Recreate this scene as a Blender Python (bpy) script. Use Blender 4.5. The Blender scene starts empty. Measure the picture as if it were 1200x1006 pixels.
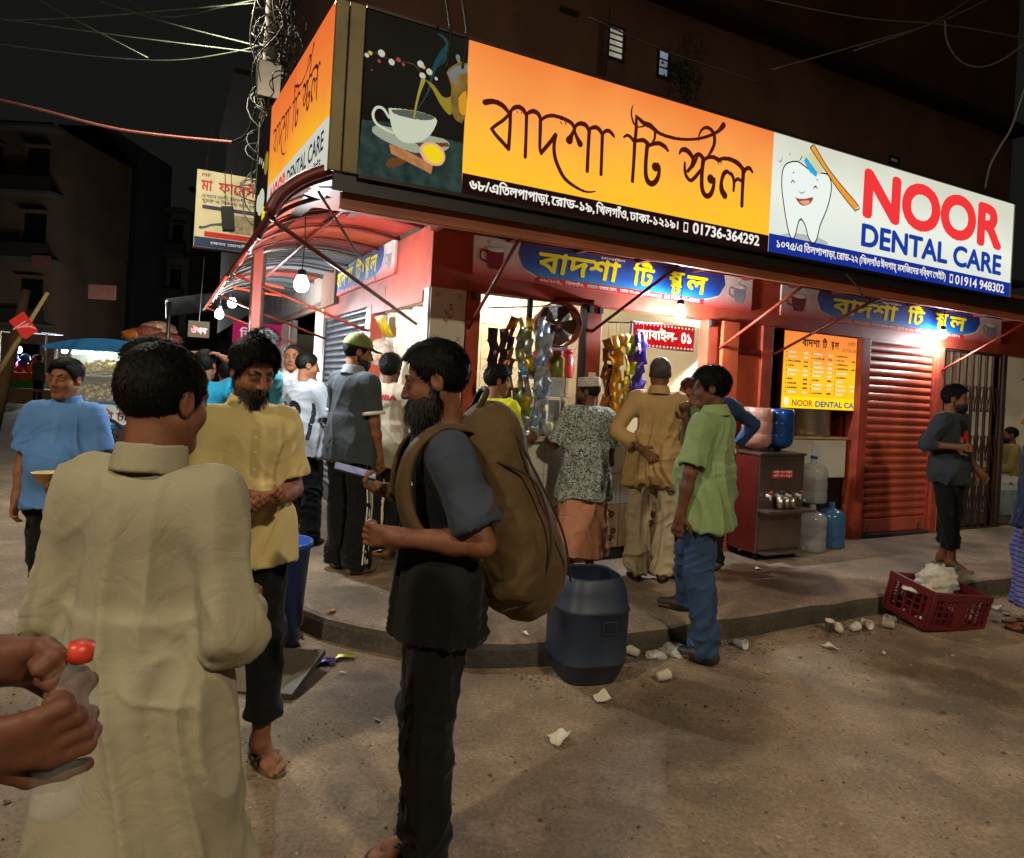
import bpy, bmesh, math, random
import numpy as np
from mathutils import Vector, Matrix
from mathutils.geometry import interpolate_bezier
R=math.radians; PI=math.pi
random.seed(7); RNG=np.random.default_rng(7)
sc=bpy.context.scene; COL=sc.collection
# ---------------------------------------------------------------- camera
FPX,CXP,CYP,ROLL,EYE=797.,600.,450.,R(3.1),1.6
cam=bpy.data.cameras.new('camera'); camo=bpy.data.objects.new('camera',cam); COL.objects.link(camo)
cam.sensor_fit='HORIZONTAL'; cam.sensor_width=36; cam.lens=FPX/1200*36; cam.shift_y=-53/1200
cam.clip_start=.05; cam.clip_end=500
camo.matrix_world=Matrix.Translation((0,0,EYE))@Matrix.Rotation(PI/2,4,'X')@Matrix.Rotation(ROLL,4,'Z')
sc.camera=camo
# ---------------------------------------------------------------- night sky
W=bpy.data.worlds.new('World'); sc.world=W; W.use_nodes=True
nt=W.node_tree; bg=nt.nodes['Background']
sky=nt.nodes.new('ShaderNodeTexSky'); sky.sky_type='NISHITA'; sky.sun_disc=False
sky.sun_elevation=R(-4); sky.sun_rotation=R(200)
mx=nt.nodes.new('ShaderNodeMixRGB'); mx.blend_type='MIX'; mx.inputs[0].default_value=.9
mx.inputs[2].default_value=(.115,.12,.10,1)
nt.links.new(sky.outputs[0],mx.inputs[1]); nt.links.new(mx.outputs[0],bg.inputs[0]); bg.inputs[1].default_value=.075
vs=sc.view_settings; vs.view_transform='Standard'; vs.look='None'; vs.exposure=0; vs.gamma=1; vs.use_curve_mapping=False
sc.cycles.use_denoising=True
try: sc.cycles.denoiser='OPENIMAGEDENOISE'
except Exception: pass
sc.cycles.max_bounces=6; sc.cycles.diffuse_bounces=3; sc.cycles.glossy_bounces=3; sc.cycles.transmission_bounces=6; sc.cycles.transparent_max_bounces=10
sc.cycles.sample_clamp_indirect=4; sc.cycles.sample_clamp_direct=0; sc.cycles.caustics_reflective=False; sc.cycles.caustics_refractive=False
sc.cycles.use_light_tree=True
# ---------------------------------------------------------------- pixels to places
CR,SR=math.cos(ROLL),math.sin(ROLL)
def ray(px,py):
    a=(px-CXP)/FPX; b=-(py-CYP)/FPX
    return Vector((a*CR-b*SR,1,a*SR+b*CR))
def PD(px,py,d): return Vector((0,0,EYE))+ray(px,py)*d
def GP(px,py,z=0):
    r=ray(px,py); return Vector((0,0,EYE))+r*((z-EYE)/r.z)
ANG=R(27); U=Vector((math.cos(ANG),math.sin(ANG),0)); V=Vector((-math.sin(ANG),math.cos(ANG),0))
CO=Vector((-.3265,5.1727,0))           # building frame: x along the front, y into the building
def LW(x,y,z=0): return CO+U*x+V*y+Vector((0,0,z))
def LOC(p): d=p-CO; return Vector((d.dot(U),d.dot(V),p.z))
def WALL(px,py,off=0):
    P0=LW(0,off); r=ray(px,py); o=Vector((0,0,EYE)); t=(P0-o).dot(V)/r.dot(V); return LOC(o+r*t)
def SIDE(px,py,off=-.35):
    P0=LW(off,0); r=ray(px,py); o=Vector((0,0,EYE)); t=(P0-o).dot(U)/r.dot(U); return LOC(o+r*t)
# ---------------------------------------------------------------- materials
def lin(h):
    h=h.lstrip('#'); c=[int(h[i:i+2],16)/255 for i in (0,2,4)]
    return tuple(((x+.055)/1.055)**2.4 if x>.04045 else x/12.92 for x in c)+(1,)
MATS={}
def nodes(name):
    m=bpy.data.materials.new(name); m.use_nodes=True; n=m.node_tree; return m,n,n.nodes['Principled BSDF']
def mat(name,col,rough=.6,metal=0,var=.25,scale=6,bump=.1,bscale=60,spec=.4,dirt=0,dirtcol=(.03,.022,.015,1),dscale=2.5,trans=0,alpha=1,sub=0,dist=.004):
    """a procedural surface: base colour with large and small variation, dirt blotches and fine relief"""
    if name in MATS: return MATS[name]
    if isinstance(col,str): col=lin(col)
    if len(col)==3: col=tuple(col)+(1,)
    m,n,b=nodes(name); L=n.links.new
    tc=n.nodes.new('ShaderNodeTexCoord')
    nz=n.nodes.new('ShaderNodeTexNoise'); nz.inputs['Scale'].default_value=scale; nz.inputs['Detail'].default_value=6; nz.inputs['Roughness'].default_value=.6
    L(tc.outputs['Object'],nz.inputs['Vector'])
    rp=n.nodes.new('ShaderNodeValToRGB'); rp.color_ramp.elements[0].position=.3; rp.color_ramp.elements[1].position=.72
    lo=tuple(max(0,c*(1-var)) for c in col[:3])+(1,); hi=tuple(min(1,c*(1+var*.7)) for c in col[:3])+(1,)
    rp.color_ramp.elements[0].color=lo; rp.color_ramp.elements[1].color=hi
    L(nz.outputs[0],rp.inputs[0]); out=rp.outputs[0]
    if dirt>0:
        n2=n.nodes.new('ShaderNodeTexNoise'); n2.inputs['Scale'].default_value=dscale; n2.inputs['Detail'].default_value=8; n2.inputs['Roughness'].default_value=.7
        L(tc.outputs['Object'],n2.inputs['Vector'])
        r2=n.nodes.new('ShaderNodeValToRGB'); r2.color_ramp.elements[0].position=.48; r2.color_ramp.elements[1].position=.75
        r2.color_ramp.elements[0].color=(0,0,0,1); r2.color_ramp.elements[1].color=(dirt,dirt,dirt,1)
        L(n2.outputs[0],r2.inputs[0])
        mxx=n.nodes.new('ShaderNodeMixRGB'); L(r2.outputs[0],mxx.inputs[0]); L(out,mxx.inputs[1]); mxx.inputs[2].default_value=dirtcol; out=mxx.outputs[0]
    L(out,b.inputs['Base Color'])
    b.inputs['Roughness'].default_value=rough; b.inputs['Metallic'].default_value=metal; b.inputs['Specular IOR Level'].default_value=spec
    if trans: b.inputs['Transmission Weight'].default_value=trans
    if alpha<1: b.inputs['Alpha'].default_value=alpha
    if sub: b.inputs['Subsurface Weight'].default_value=sub; b.inputs['Subsurface Radius'].default_value=(.01,.004,.002)
    if bump:
        n3=n.nodes.new('ShaderNodeTexNoise'); n3.inputs['Scale'].default_value=bscale; n3.inputs['Detail'].default_value=4
        L(tc.outputs['Object'],n3.inputs['Vector'])
        bp=n.nodes.new('ShaderNodeBump'); bp.inputs['Strength'].default_value=bump; bp.inputs['Distance'].default_value=dist
        L(n3.outputs[0],bp.inputs['Height']); L(bp.outputs[0],b.inputs['Normal'])
    MATS[name]=m; return m
def emis(name,col,s=1.0,var=0,scale=3):
    if name in MATS: return MATS[name]
    if isinstance(col,str): col=lin(col)
    m=bpy.data.materials.new(name); m.use_nodes=True; n=m.node_tree; n.nodes.clear()
    e=n.nodes.new('ShaderNodeEmission'); o=n.nodes.new('ShaderNodeOutputMaterial'); n.links.new(e.outputs[0],o.inputs[0])
    e.inputs[0].default_value=tuple(col[:3])+(1,); e.inputs[1].default_value=s
    if var:
        tc=n.nodes.new('ShaderNodeTexCoord'); nz=n.nodes.new('ShaderNodeTexNoise'); nz.inputs['Scale'].default_value=scale; nz.inputs['Detail'].default_value=4
        n.links.new(tc.outputs['Object'],nz.inputs['Vector'])
        rp=n.nodes.new('ShaderNodeValToRGB'); rp.color_ramp.elements[0].position=.3; rp.color_ramp.elements[1].position=.7
        rp.color_ramp.elements[0].color=tuple(c*(1-var) for c in col[:3])+(1,); rp.color_ramp.elements[1].color=tuple(c*(1+var) for c in col[:3])+(1,)
        n.links.new(nz.outputs[0],rp.inputs[0]); n.links.new(rp.outputs[0],e.inputs[0])
    MATS[name]=m; return m
# ---------------------------------------------------------------- mesh building
def link(name,me,parent=None,m=None,smooth=False,loc=None,rot=None):
    o=bpy.data.objects.new(name,me); COL.objects.link(o)
    if m is not None and not me.materials:
        for q in (m if isinstance(m,(list,tuple)) else [m]): me.materials.append(q)
    if smooth: me.shade_smooth()
    if parent: o.parent=parent
    if loc is not None: o.location=loc
    if rot is not None: o.rotation_euler=rot
    return o
def thing(name,label,cat,loc=(0,0,0),rz=0,group=None):
    o=bpy.data.objects.new(name,None); COL.objects.link(o); o.empty_display_size=.1
    o.location=loc; o.rotation_euler=(0,0,rz); o['label']=label; o['category']=cat
    if group: o['group']=group
    return o
def bthing(name,label,cat,x=0,y=0,z=0,group=None): return thing(name,label,cat,LW(x,y,z),ANG,group)
def tag(o,label,cat,group=None):
    o['label']=label; o['category']=cat
    if group: o['group']=group
    return o
def struct(o): o['kind']='structure'; return o
class MB:
    def __init__(s): s.v=[]; s.f=[]; s.mi=[]
    def add(s,v,f,mi=0):
        k=len(s.v); s.v+= [tuple(p) for p in v]; s.f+=[tuple(i+k for i in q) for q in f]; s.mi+=[mi]*len(f); return s
    def box(s,x0,x1,y0,y1,z0,z1,mi=0,c=0):
        if c:
            bm=bmesh.new(); bmesh.ops.create_cube(bm,size=1)
            for v in bm.verts: v.co=Vector(((x0+x1)/2+v.co.x*(x1-x0),(y0+y1)/2+v.co.y*(y1-y0),(z0+z1)/2+v.co.z*(z1-z0)))
            bmesh.ops.bevel(bm,geom=bm.edges[:],offset=c,segments=2,affect='EDGES',profile=.6)
            bm.verts.index_update(); s.add([v.co[:] for v in bm.verts],[[v.index for v in f.verts] for f in bm.faces],mi); bm.free(); return s
        v=[(x,y,z) for z in (z0,z1) for y in (y0,y1) for x in (x0,x1)]
        return s.add(v,[(0,2,3,1),(4,5,7,6),(0,1,5,4),(2,6,7,3),(0,4,6,2),(1,3,7,5)],mi)
    def tube(s,pts,r,n=8,mi=0,cap=True,flat=1):
        pts=[Vector(p) for p in pts]; m=len(pts); rr=r if isinstance(r,(list,tuple)) else [r]*m
        t0=(pts[1]-pts[0]).normalized(); ref=Vector((0,0,1)) if abs(t0.z)<.9 else Vector((1,0,0))
        nx=t0.cross(ref).normalized(); rings=[]
        for i,p in enumerate(pts):
            t=(pts[min(i+1,m-1)]-pts[max(i-1,0)])
            t=t.normalized() if t.length>1e-9 else t0
            nx=(nx-t*nx.dot(t)).normalized(); ny=t.cross(nx)
            rings.append([p+nx*(math.cos(a)*rr[i])+ny*(math.sin(a)*rr[i]*flat) for a in [2*PI*k/n for k in range(n)]])
        v=[q for g in rings for q in g]; f=[]
        for i in range(m-1):
            for k in range(n):
                a=i*n+k; b=i*n+(k+1)%n; f.append((a,b,b+n,a+n))
        if cap: f.append(tuple(range(n-1,-1,-1))); f.append(tuple(range((m-1)*n,m*n)))
        return s.add(v,f,mi)
    def lathe(s,prof,n=20,mi=0,sx=1,sy=1,o=(0,0,0),shape=None,cap=True):
        v=[];f=[];m=len(prof)
        for r,z in prof:
            for k in range(n):
                a=2*PI*k/n; q=shape(a) if shape else 1
                v.append((o[0]+r*q*math.cos(a)*sx,o[1]+r*q*math.sin(a)*sy,o[2]+z))
        for i in range(m-1):
            for k in range(n):
                a=i*n+k;b=i*n+(k+1)%n; f.append((a,b,b+n,a+n))
        if cap and prof[0][0]>1e-5: f.append(tuple(range(n-1,-1,-1)))
        if cap and prof[-1][0]>1e-5: f.append(tuple(range((m-1)*n,m*n)))
        return s.add(v,f,mi)
    def mesh(s,name):
        me=bpy.data.meshes.new(name); me.from_pydata(s.v,[],s.f)
        if any(s.mi): me.polygons.foreach_set('material_index',s.mi)
        me.update(); return me
    def build(s,name,m,parent=None,smooth=False,loc=None,rot=None):
        return link(name,s.mesh(name),parent,m,smooth,loc,rot)
def boxo(name,x0,x1,y0,y1,z0,z1,m,parent=None,c=0): return MB().box(x0,x1,y0,y1,z0,z1,0,c).build(name,m,parent)
def ico(r,sub=2,sx=1,sy=1,sz=1,o=(0,0,0)):
    bm=bmesh.new(); bmesh.ops.create_icosphere(bm,subdivisions=sub,radius=r); bm.verts.index_update()
    v=[(p.co.x*sx+o[0],p.co.y*sy+o[1],p.co.z*sz+o[2]) for p in bm.verts]; f=[[q.index for q in a.verts] for a in bm.faces]; bm.free(); return v,f
def catmull(pts,k=6):
    pts=[np.array(p,float) for p in pts]
    if len(pts)<3: return [pts[0]+(pts[1]-pts[0])*i/k for i in range(k+1)]
    P=[2*pts[0]-pts[1]]+pts+[2*pts[-1]-pts[-2]]; out=[]
    for i in range(1,len(P)-2):
        a,b,c,d=P[i-1:i+3]
        for j in range(k):
            t=j/k; out.append(.5*((2*b)+(-a+c)*t+(2*a-5*b+4*c-d)*t*t+(-a+3*b-3*c+d)*t**3))
    out.append(pts[-1]); return out
def copyobj(o,loc,parent=None,rot=None):
    c=o.copy(); COL.objects.link(c); c.location=loc
    if parent is not None: c.parent=parent
    if rot is not None: c.rotation_euler=rot
    return c
def copytree(o,parent=None):
    c=o.copy(); COL.objects.link(c); c.parent=parent
    for ch in o.children: copytree(ch,c)
    return c
# ---------------------------------------------------------------- flat print: outlines filled by scanlines (non-zero winding)
def scanfill(polys,dy):
    E=[]
    for p in polys:
        p=np.asarray(p,float); q=np.roll(p,-1,axis=0); E.append(np.concatenate([p,q],1))
    E=np.concatenate(E); E=E[np.abs(E[:,1]-E[:,3])>1e-9]
    y0,y1=min(E[:,1].min(),E[:,3].min()),max(E[:,1].max(),E[:,3].max())
    n=max(1,int(math.ceil((y1-y0)/dy))); dy=(y1-y0)/n; quads=[]
    lo=np.minimum(E[:,1],E[:,3]); hi=np.maximum(E[:,1],E[:,3]); sg=np.where(E[:,3]>E[:,1],1,-1)
    for i in range(n):
        yc=y0+(i+.5)*dy; k=(lo<=yc)&(hi>yc)
        if not k.any(): continue
        e=E[k]; x=e[:,0]+(yc-e[:,1])/(e[:,3]-e[:,1])*(e[:,2]-e[:,0]); s=sg[k]; o=np.argsort(x); wn=0; st=0
        for j in o:
            if wn==0: st=x[j]
            wn+=s[j]
            if wn==0 and x[j]-st>1e-6: quads.append((st,x[j],y0+i*dy,y0+(i+1)*dy))
    return quads
def printmesh(name,polys,dy,m,parent,y=0,loc=None):
    """flat print in the x-z plane of its parent, facing -y"""
    mb=MB()
    for a,b,c,d in scanfill(polys,dy): mb.add([(a,y,c),(b,y,c),(b,y,d),(a,y,d)],[(0,1,2,3)])
    return mb.build(name,m,parent,loc=loc)
_gc={}
def glyphs(body,size=1.,bold=0,slant=0,squash=1.):
    """outlines of a line of text; Bengali is given in visual order"""
    if body not in _gc:
        c=bpy.data.curves.new('t','FONT'); c.body=body; c.size=1; o=bpy.data.objects.new('t',c); COL.objects.link(o)
        dg=bpy.context.evaluated_depsgraph_get(); dg.update(); cu=o.evaluated_get(dg).to_curve(dg); P=[]
        for s in cu.splines:
            bp=s.bezier_points; k=len(bp); q=[]
            for i in range(k):
                a,b=bp[i],bp[(i+1)%k]; q+=[(w.x,w.y) for w in interpolate_bezier(a.co,a.handle_right,b.handle_left,b.co,6)[:-1]]
            if len(q)>2: P.append(np.array(q))
        _gc[body]=P; bpy.data.objects.remove(o); bpy.data.curves.remove(c)
    P=[p*size for p in _gc[body]]
    if not P: return []
    x0=min(p[:,0].min() for p in P)
    P=[np.stack([(p[:,0]-x0)*squash+slant*p[:,1],p[:,1]],1) for p in P]
    if bold:
        out=[]
        for k in range(8):
            a=k*PI/4; out+=[p+np.array([math.cos(a),math.sin(a)])*bold for p in P]
        P=out+P
    return P
def place(P,x,z): return [p+np.array([x,z]) for p in P]
def width(P): return max(p[:,0].max() for p in P)-min(p[:,0].min() for p in P)
def fit(body,x0,x1,z,size,bold=0,slant=0):
    """text stretched to run from x0 to x1 with its baseline at z"""
    P=glyphs(body,size,bold,slant); a=min(p[:,0].min() for p in P); w=width(P); s=(x1-x0)/w
    return [np.stack([x0+(p[:,0]-a)*s,z+p[:,1]],1) for p in P]
def stroke(pts,k=5):
    """a brush stroke (x,y,width) as overlapping outlines"""
    c=catmull(pts,k); out=[]
    for i in range(len(c)):
        x,y,w=c[i]; r=max(w/2,1e-4)
        out.append(np.array([(x+r*math.cos(a),y+r*math.sin(a)) for a in [2*PI*j/12 for j in range(12)]]))
        if i+1<len(c):
            X,Y,w2=c[i+1]; dx,dy=X-x,Y-y; l=math.hypot(dx,dy)
            if l>1e-9:
                nx,ny=-dy/l,dx/l; r2=max(w2/2,1e-4)
                q=np.array([(x-nx*r,y-ny*r),(X-nx*r2,Y-ny*r2),(X+nx*r2,Y+ny*r2),(x+nx*r,y+ny*r)])
                out.append(q)
    res=[]
    for p in out:
        q=np.roll(p,-1,axis=0); A=(p[:,0]*q[:,1]-q[:,0]*p[:,1]).sum(); res.append(p if A>0 else p[::-1])
    return res
def ccw(P):
    r=[]
    for p in P:
        p=np.asarray(p,float); q=np.roll(p,-1,axis=0); r.append(p if (p[:,0]*q[:,1]-q[:,0]*p[:,1]).sum()>0 else p[::-1])
    return r
def circ(x,y,r,n=20,sy=1,rot=0):
    a=np.linspace(0,2*PI,n,endpoint=False); X=r*np.cos(a); Y=r*sy*np.sin(a)
    return np.stack([x+X*math.cos(rot)-Y*math.sin(rot),y+X*math.sin(rot)+Y*math.cos(rot)],1)
# ================================================================ SETTING
def vnoise(x,y,s=0):
    return (np.sin(x*1.7+s)*np.cos(y*2.3+s*1.3)+.6*np.sin(x*4.1+y*3.3+s*2.1)+.4*np.cos(x*8.7-y*7.1+s)+.25*np.sin(x*17.3+y*15.1+s*3))/2.25
def ground_mat(name,base,dark,pale,rough=.85,wet=None):
    m,n,b=nodes(name); L=n.links.new; tc=n.nodes.new('ShaderNodeTexCoord')
    def nz(s,d=8,r=.65):
        q=n.nodes.new('ShaderNodeTexNoise'); q.inputs['Scale'].default_value=s; q.inputs['Detail'].default_value=d; q.inputs['Roughness'].default_value=r; L(tc.outputs['Object'],q.inputs['Vector']); return q
    def ramp(src,a,ca,c,cb):
        q=n.nodes.new('ShaderNodeValToRGB'); q.color_ramp.elements[0].position=a; q.color_ramp.elements[1].position=c; q.color_ramp.elements[0].color=ca; q.color_ramp.elements[1].color=cb; L(src,q.inputs[0]); return q
    n1=nz(.9); r1=ramp(n1.outputs[0],.33,dark,.68,base)
    n2=nz(3.2); r2=ramp(n2.outputs[0],.5,(0,0,0,1),.78,(.75,.75,.75,1))
    mx=n.nodes.new('ShaderNodeMixRGB'); L(r2.outputs[0],mx.inputs[0]); L(r1.outputs[0],mx.inputs[1]); mx.inputs[2].default_value=pale
    n3=nz(55,3); r3=ramp(n3.outputs[0],.35,(.55,.55,.55,1),.7,(1.15,1.15,1.15,1))
    mm=n.nodes.new('ShaderNodeMixRGB'); mm.blend_type='MULTIPLY'; mm.inputs[0].default_value=.8; L(mx.outputs[0],mm.inputs[1]); L(r3.outputs[0],mm.inputs[2])
    # dark specks of trodden dirt
    vo=n.nodes.new('ShaderNodeTexVoronoi'); vo.inputs['Scale'].default_value=9; L(tc.outputs['Object'],vo.inputs['Vector'])
    r5=ramp(vo.outputs[0],.03,(.35,.33,.3,1),.09,(1,1,1,1)); m3=n.nodes.new('ShaderNodeMixRGB'); m3.blend_type='MULTIPLY'; m3.inputs[0].default_value=.55; L(mm.outputs[0],m3.inputs[1]); L(r5.outputs[0],m3.inputs[2])
    out=m3.outputs[0]
    r4=ramp(n1.outputs[0],.3,(rough-.25,)*3+(1,),.6,(rough,)*3+(1,))
    if wet:
        # a wet patch spreading from where water was spilt
        g=n.nodes.new('ShaderNodeVectorMath'); g.operation='DISTANCE'; L(tc.outputs['Object'],g.inputs[0]); g.inputs[1].default_value=wet[0]
        ad=n.nodes.new('ShaderNodeMath'); ad.operation='MULTIPLY_ADD'; nn=nz(2.5); L(nn.outputs[0],ad.inputs[0]); ad.inputs[1].default_value=1.1; L(g.outputs['Value'],ad.inputs[2])
        rw=ramp(ad.outputs[0],min(.98,wet[1]/3),(1,1,1,1),min(1,wet[1]/3+.06),(0,0,0,1)); sc_=n.nodes.new('ShaderNodeMath'); sc_.operation='DIVIDE'; L(ad.outputs[0],sc_.inputs[0]); sc_.inputs[1].default_value=3; L(sc_.outputs[0],rw.inputs[0])
        m4=n.nodes.new('ShaderNodeMixRGB'); m4.blend_type='MULTIPLY'; L(rw.outputs[0],m4.inputs[0]); L(out,m4.inputs[1]); m4.inputs[2].default_value=(.42,.33,.3,1); out=m4.outputs[0]
        m5=n.nodes.new('ShaderNodeMixRGB'); L(rw.outputs[0],m5.inputs[0]); L(r4.outputs[0],m5.inputs[1]); m5.inputs[2].default_value=(.3,.3,.3,1); L(m5.outputs[0],b.inputs['Roughness'])
    else: L(r4.outputs[0],b.inputs['Roughness'])
    L(out,b.inputs['Base Color']); b.inputs['Specular IOR Level'].default_value=.35
    bp=n.nodes.new('ShaderNodeBump'); bp.inputs['Strength'].default_value=.55; bp.inputs['Distance'].default_value=.012
    ad2=n.nodes.new('ShaderNodeMath'); n4=nz(26,6,.7); ad2.operation='ADD'; L(n3.outputs[0],ad2.inputs[0]); L(n4.outputs[0],ad2.inputs[1]); L(ad2.outputs[0],bp.inputs['Height']); L(bp.outputs[0],b.inputs['Normal'])
    return m
M_road=ground_mat('road dust',(.33,.24,.155,1),(.115,.085,.058,1),(.46,.35,.235,1))
M_walk=ground_mat('trodden concrete',(.35,.27,.183,1),(.11,.083,.058,1),(.46,.37,.265,1),.8,wet=((2.45,-.95,.15),.95))
# road: one sheet, fine near the corner and coarse to the horizon
xs=np.concatenate([[-150,-70,-35,-18,-10],np.arange(-6,6.01,.07),[9,14,25,50,90,150]]); ys=np.concatenate([[-60,-25,-10,-4,-1],np.arange(.6,7,.07),[9,12,18,28,45,80,150]])
X,Y=np.meshgrid(xs,ys); Z=np.where((abs(X)<6)&(Y>.5)&(Y<7),vnoise(X*2.2,Y*2.2,1)*.006+vnoise(X*9,Y*9,4)*.0025,0)
nx_,ny_=len(xs),len(ys); me=bpy.data.meshes.new('road')
idx=np.arange(nx_*ny_).reshape(ny_,nx_); fq=np.stack([idx[:-1,:-1],idx[:-1,1:],idx[1:,1:],idx[1:,:-1]],-1).reshape(-1,4)
me.from_pydata(np.stack([X.ravel(),Y.ravel(),Z.ravel()],1).tolist(),[],fq.tolist()); me.update()
struct(link('road',me,None,M_road,True))
# pavement with its worn kerb, rounding the corner
edge=[(14,-1.5),(9,-1.48)]+[(x,-1.46) for x in np.arange(8.6,-.1,-.25)]+[(-.25,-1.40),(-.5,-1.27),(-.74,-1.08),(-.95,-.85),(-1.12,-.63),(-1.27,-.38),(-1.4,-.1),(-1.5,.2),(-1.57,.55)]+[(-1.6,y) for y in np.arange(.9,9,.4)]+[(-1.6,40)]
edge=[(x+.014*math.sin(x*9+y*7)+.01*math.sin(x*23-y*17),y+.014*math.cos(x*8-y*11)+.01*math.sin(x*19)) for x,y in edge]
mb=MB(); n=len(edge)
def inset(d): 
    r=[]
    for i,(x,y) in enumerate(edge):
        a=Vector(edge[max(i-1,0)]); b=Vector(edge[min(i+1,n-1)]); t=(b-a).normalized(); r.append((x+t.y*d,y-t.x*d))
    return r
lv=[(edge,-.2),(edge,.10),(inset(.010),.132),(inset(.028),.147),(inset(.12),.152),(inset(.6),.15)]
for pts,z in lv: mb.v+=[(x,y,z+(.004*math.sin(x*13+y*9) if z>.12 else 0)) for x,y in pts]
for k in range(len(lv)-1):
    for i in range(n-1): a=k*n+i; mb.f.append((a,a+n,a+n+1,a+1)); mb.mi.append(0 if k>1 else 1)
b0=len(mb.v); last=(len(lv)-1)*n; mb.v.append((14,40,.15)); mb.f.append(tuple(range(last,last+n))+(b0,)); mb.mi.append(0)
M_kerb=ground_mat('kerb stone',(.10,.08,.06,1),(.035,.03,.025,1),(.16,.13,.1,1))
pv=mb.build('pavement',[M_walk,M_kerb]); pv.location=LW(0,0,0); pv.rotation_euler.z=ANG; struct(pv)
# loose grit on the road
mb=MB()
for i in range(5200):
    x=random.uniform(-3,5); y=random.uniform(1.5,5.6)
    l=LOC(Vector((x,y,0)))
    on=l.y>-1.4 and l.x>-1.2
    if l.y>-1.5 and l.x>-1.65 and not(l.y>-1.3 and l.x>-.9): continue
    if on and (l.y>-.05 or random.random()<.6): continue
    r=random.uniform(.002,.007)*(2.0 if random.random()<.05 else 1); v,f=ico(r,0,1,random.uniform(.6,1),random.uniform(.4,.7),(x,y,(.153 if on else .003))); mb.add(v,f,random.randrange(3))
# more grit gathers along the kerb
for i in range(1400):
    lx=random.uniform(-.3,8); ly=-1.47-abs(random.gauss(0,.16)); p=LW(lx,ly); r=random.uniform(.003,.010); v,f=ico(r,0,1,.8,.5,(p.x,p.y,.003)); mb.add(v,f,random.randrange(3))
g=mb.build('gravel',[mat('grit grey','#6b6156',.9,bump=0),mat('grit brown','#5a4630',.9,bump=0),mat('grit pale','#9a8a72',.9,bump=0)]); g['kind']='stuff'; g['label']='loose grit and crumbs scattered along the kerb'

# ================================================================ TEA STALL
M_red=mat('red paint','#a4432e',.5,var=.3,scale=4,bump=.25,bscale=40,dirt=.55,dscale=3,dirtcol=(.05,.015,.01,1))
M_red2=mat('orange red wall','#b5502c',.6,var=.25,scale=3,bump=.25,bscale=30,dirt=.45,dscale=2,dirtcol=(.1,.03,.015,1))
M_maroon=mat('maroon steel','#5e1c16',.45,var=.3,bump=.2,dirt=.4)
M_beam=mat('brown fascia board','#8a4a30',.55,var=.3,scale=2.5,bump=.15,dirt=.4,dscale=1.5)
M_soff=mat('soffit sheet','#7a3a24',.6,var=.3,scale=2,bump=.2,dirt=.5)
M_dark=mat('dark plaster','#3a2a22',.85,var=.3,scale=1.5,bump=.4,bscale=25,dirt=.5)
M_cream=mat('cream wall tile','#d9cba8',.3,var=.08,scale=2,bump=.03,spec=.5)
M_grout=mat('grout','#8f8370',.9,var=.2,scale=20)
M_tilew=mat('white glazed tile','#c9c6ba',.2,var=.1,scale=1.2,bump=.04,bscale=8,spec=.55,dirt=.35,dscale=1.2,dirtcol=(.25,.19,.12,1))
M_tileb=mat('beige tile','#b59a72',.3,var=.25,scale=7,bump=.05,dirt=.4)
M_tilek=mat('black tile','#15130f',.25,var=.3,scale=8,bump=.03)
M_steel=mat('brushed steel','#8c8781',.35,metal=1,var=.15,scale=14,bump=.05,bscale=120)
M_alu=mat('aluminium pot','#b5b0a6',.33,metal=1,var=.12,scale=10,bump=.06,bscale=90)
M_blackm=mat('black rubber','#161616',.6,var=.2)
M_rust=mat('rusty brown iron','#4a3226',.55,metal=.4,var=.4,scale=18,bump=.3,dirt=.6,dirtcol=(.09,.035,.015,1),dscale=9)
M_white=mat('white paint','#c8c2b4',.5,var=.1,scale=3,dirt=.35)
S=bthing('tea_stall','corner tea stall with red posts, tiled counter and deep sign canopy','tea stall')
ZB=.15
boxo('roof',-.35,9.6,.0,3.0,2.76,2.95,M_dark,S)
boxo('canopy_soffit',-1.28,8.6,-.98,-.003,2.725,2.755,M_soff,S)
boxo('fascia_board',-1.24,8.6,-.95,-.91,2.515,2.72,M_beam,S,.006)
boxo('fascia_board',-1.30,8.6,-1.0,-.983,2.60,2.70,mat('sign base black','#16110e',.5,var=.2),S)
boxo('lintel',-.35,9.6,.0,.14,2.29,2.757,M_red,S)
boxo('lintel',-.349,-.21,.143,3.72,2.27,2.757,M_red,S)
# soffit ribs under the canopy
for x in np.arange(-1.0,8.4,.62): boxo('rafter',x,x+.05,-.9,-.006,2.69,2.723,M_maroon,S)
# corner pillar with printed tiles
boxo('corner_pillar',-.35,-.06,.0,.11,ZB,2.288,M_grout,S)
def tiles(parent,x0,x1,z0,z1,nx,nz,m,y,t=.008,gap=.004,axis='x',jit=.0015):
    w=(x1-x0)/nx; h=(z1-z0)/nz; mb=MB()
    if axis=='x': mb.box(-w/2+gap/2,w/2-gap/2,-t,0,-h/2+gap/2,h/2-gap/2,0,min(.003,t*.4))
    else: mb.box(-t,0,-w/2+gap/2,w/2-gap/2,-h/2+gap/2,h/2-gap/2,0,min(.003,t*.4))
    me=mb.mesh('tile'); me.materials.append(m); r=[]
    for i in range(nx):
        for j in range(nz):
            c=x0+(i+.5)*w; q=y-random.random()*jit
            r.append(link('tile',me,parent,loc=((c,q,z0+(j+.5)*h) if axis=='x' else (q,c,z0+(j+.5)*h))))
    return r
tl=tiles(S,-.348,-.062,ZB,2.286,1,5,M_tilew,-.001)
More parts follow.
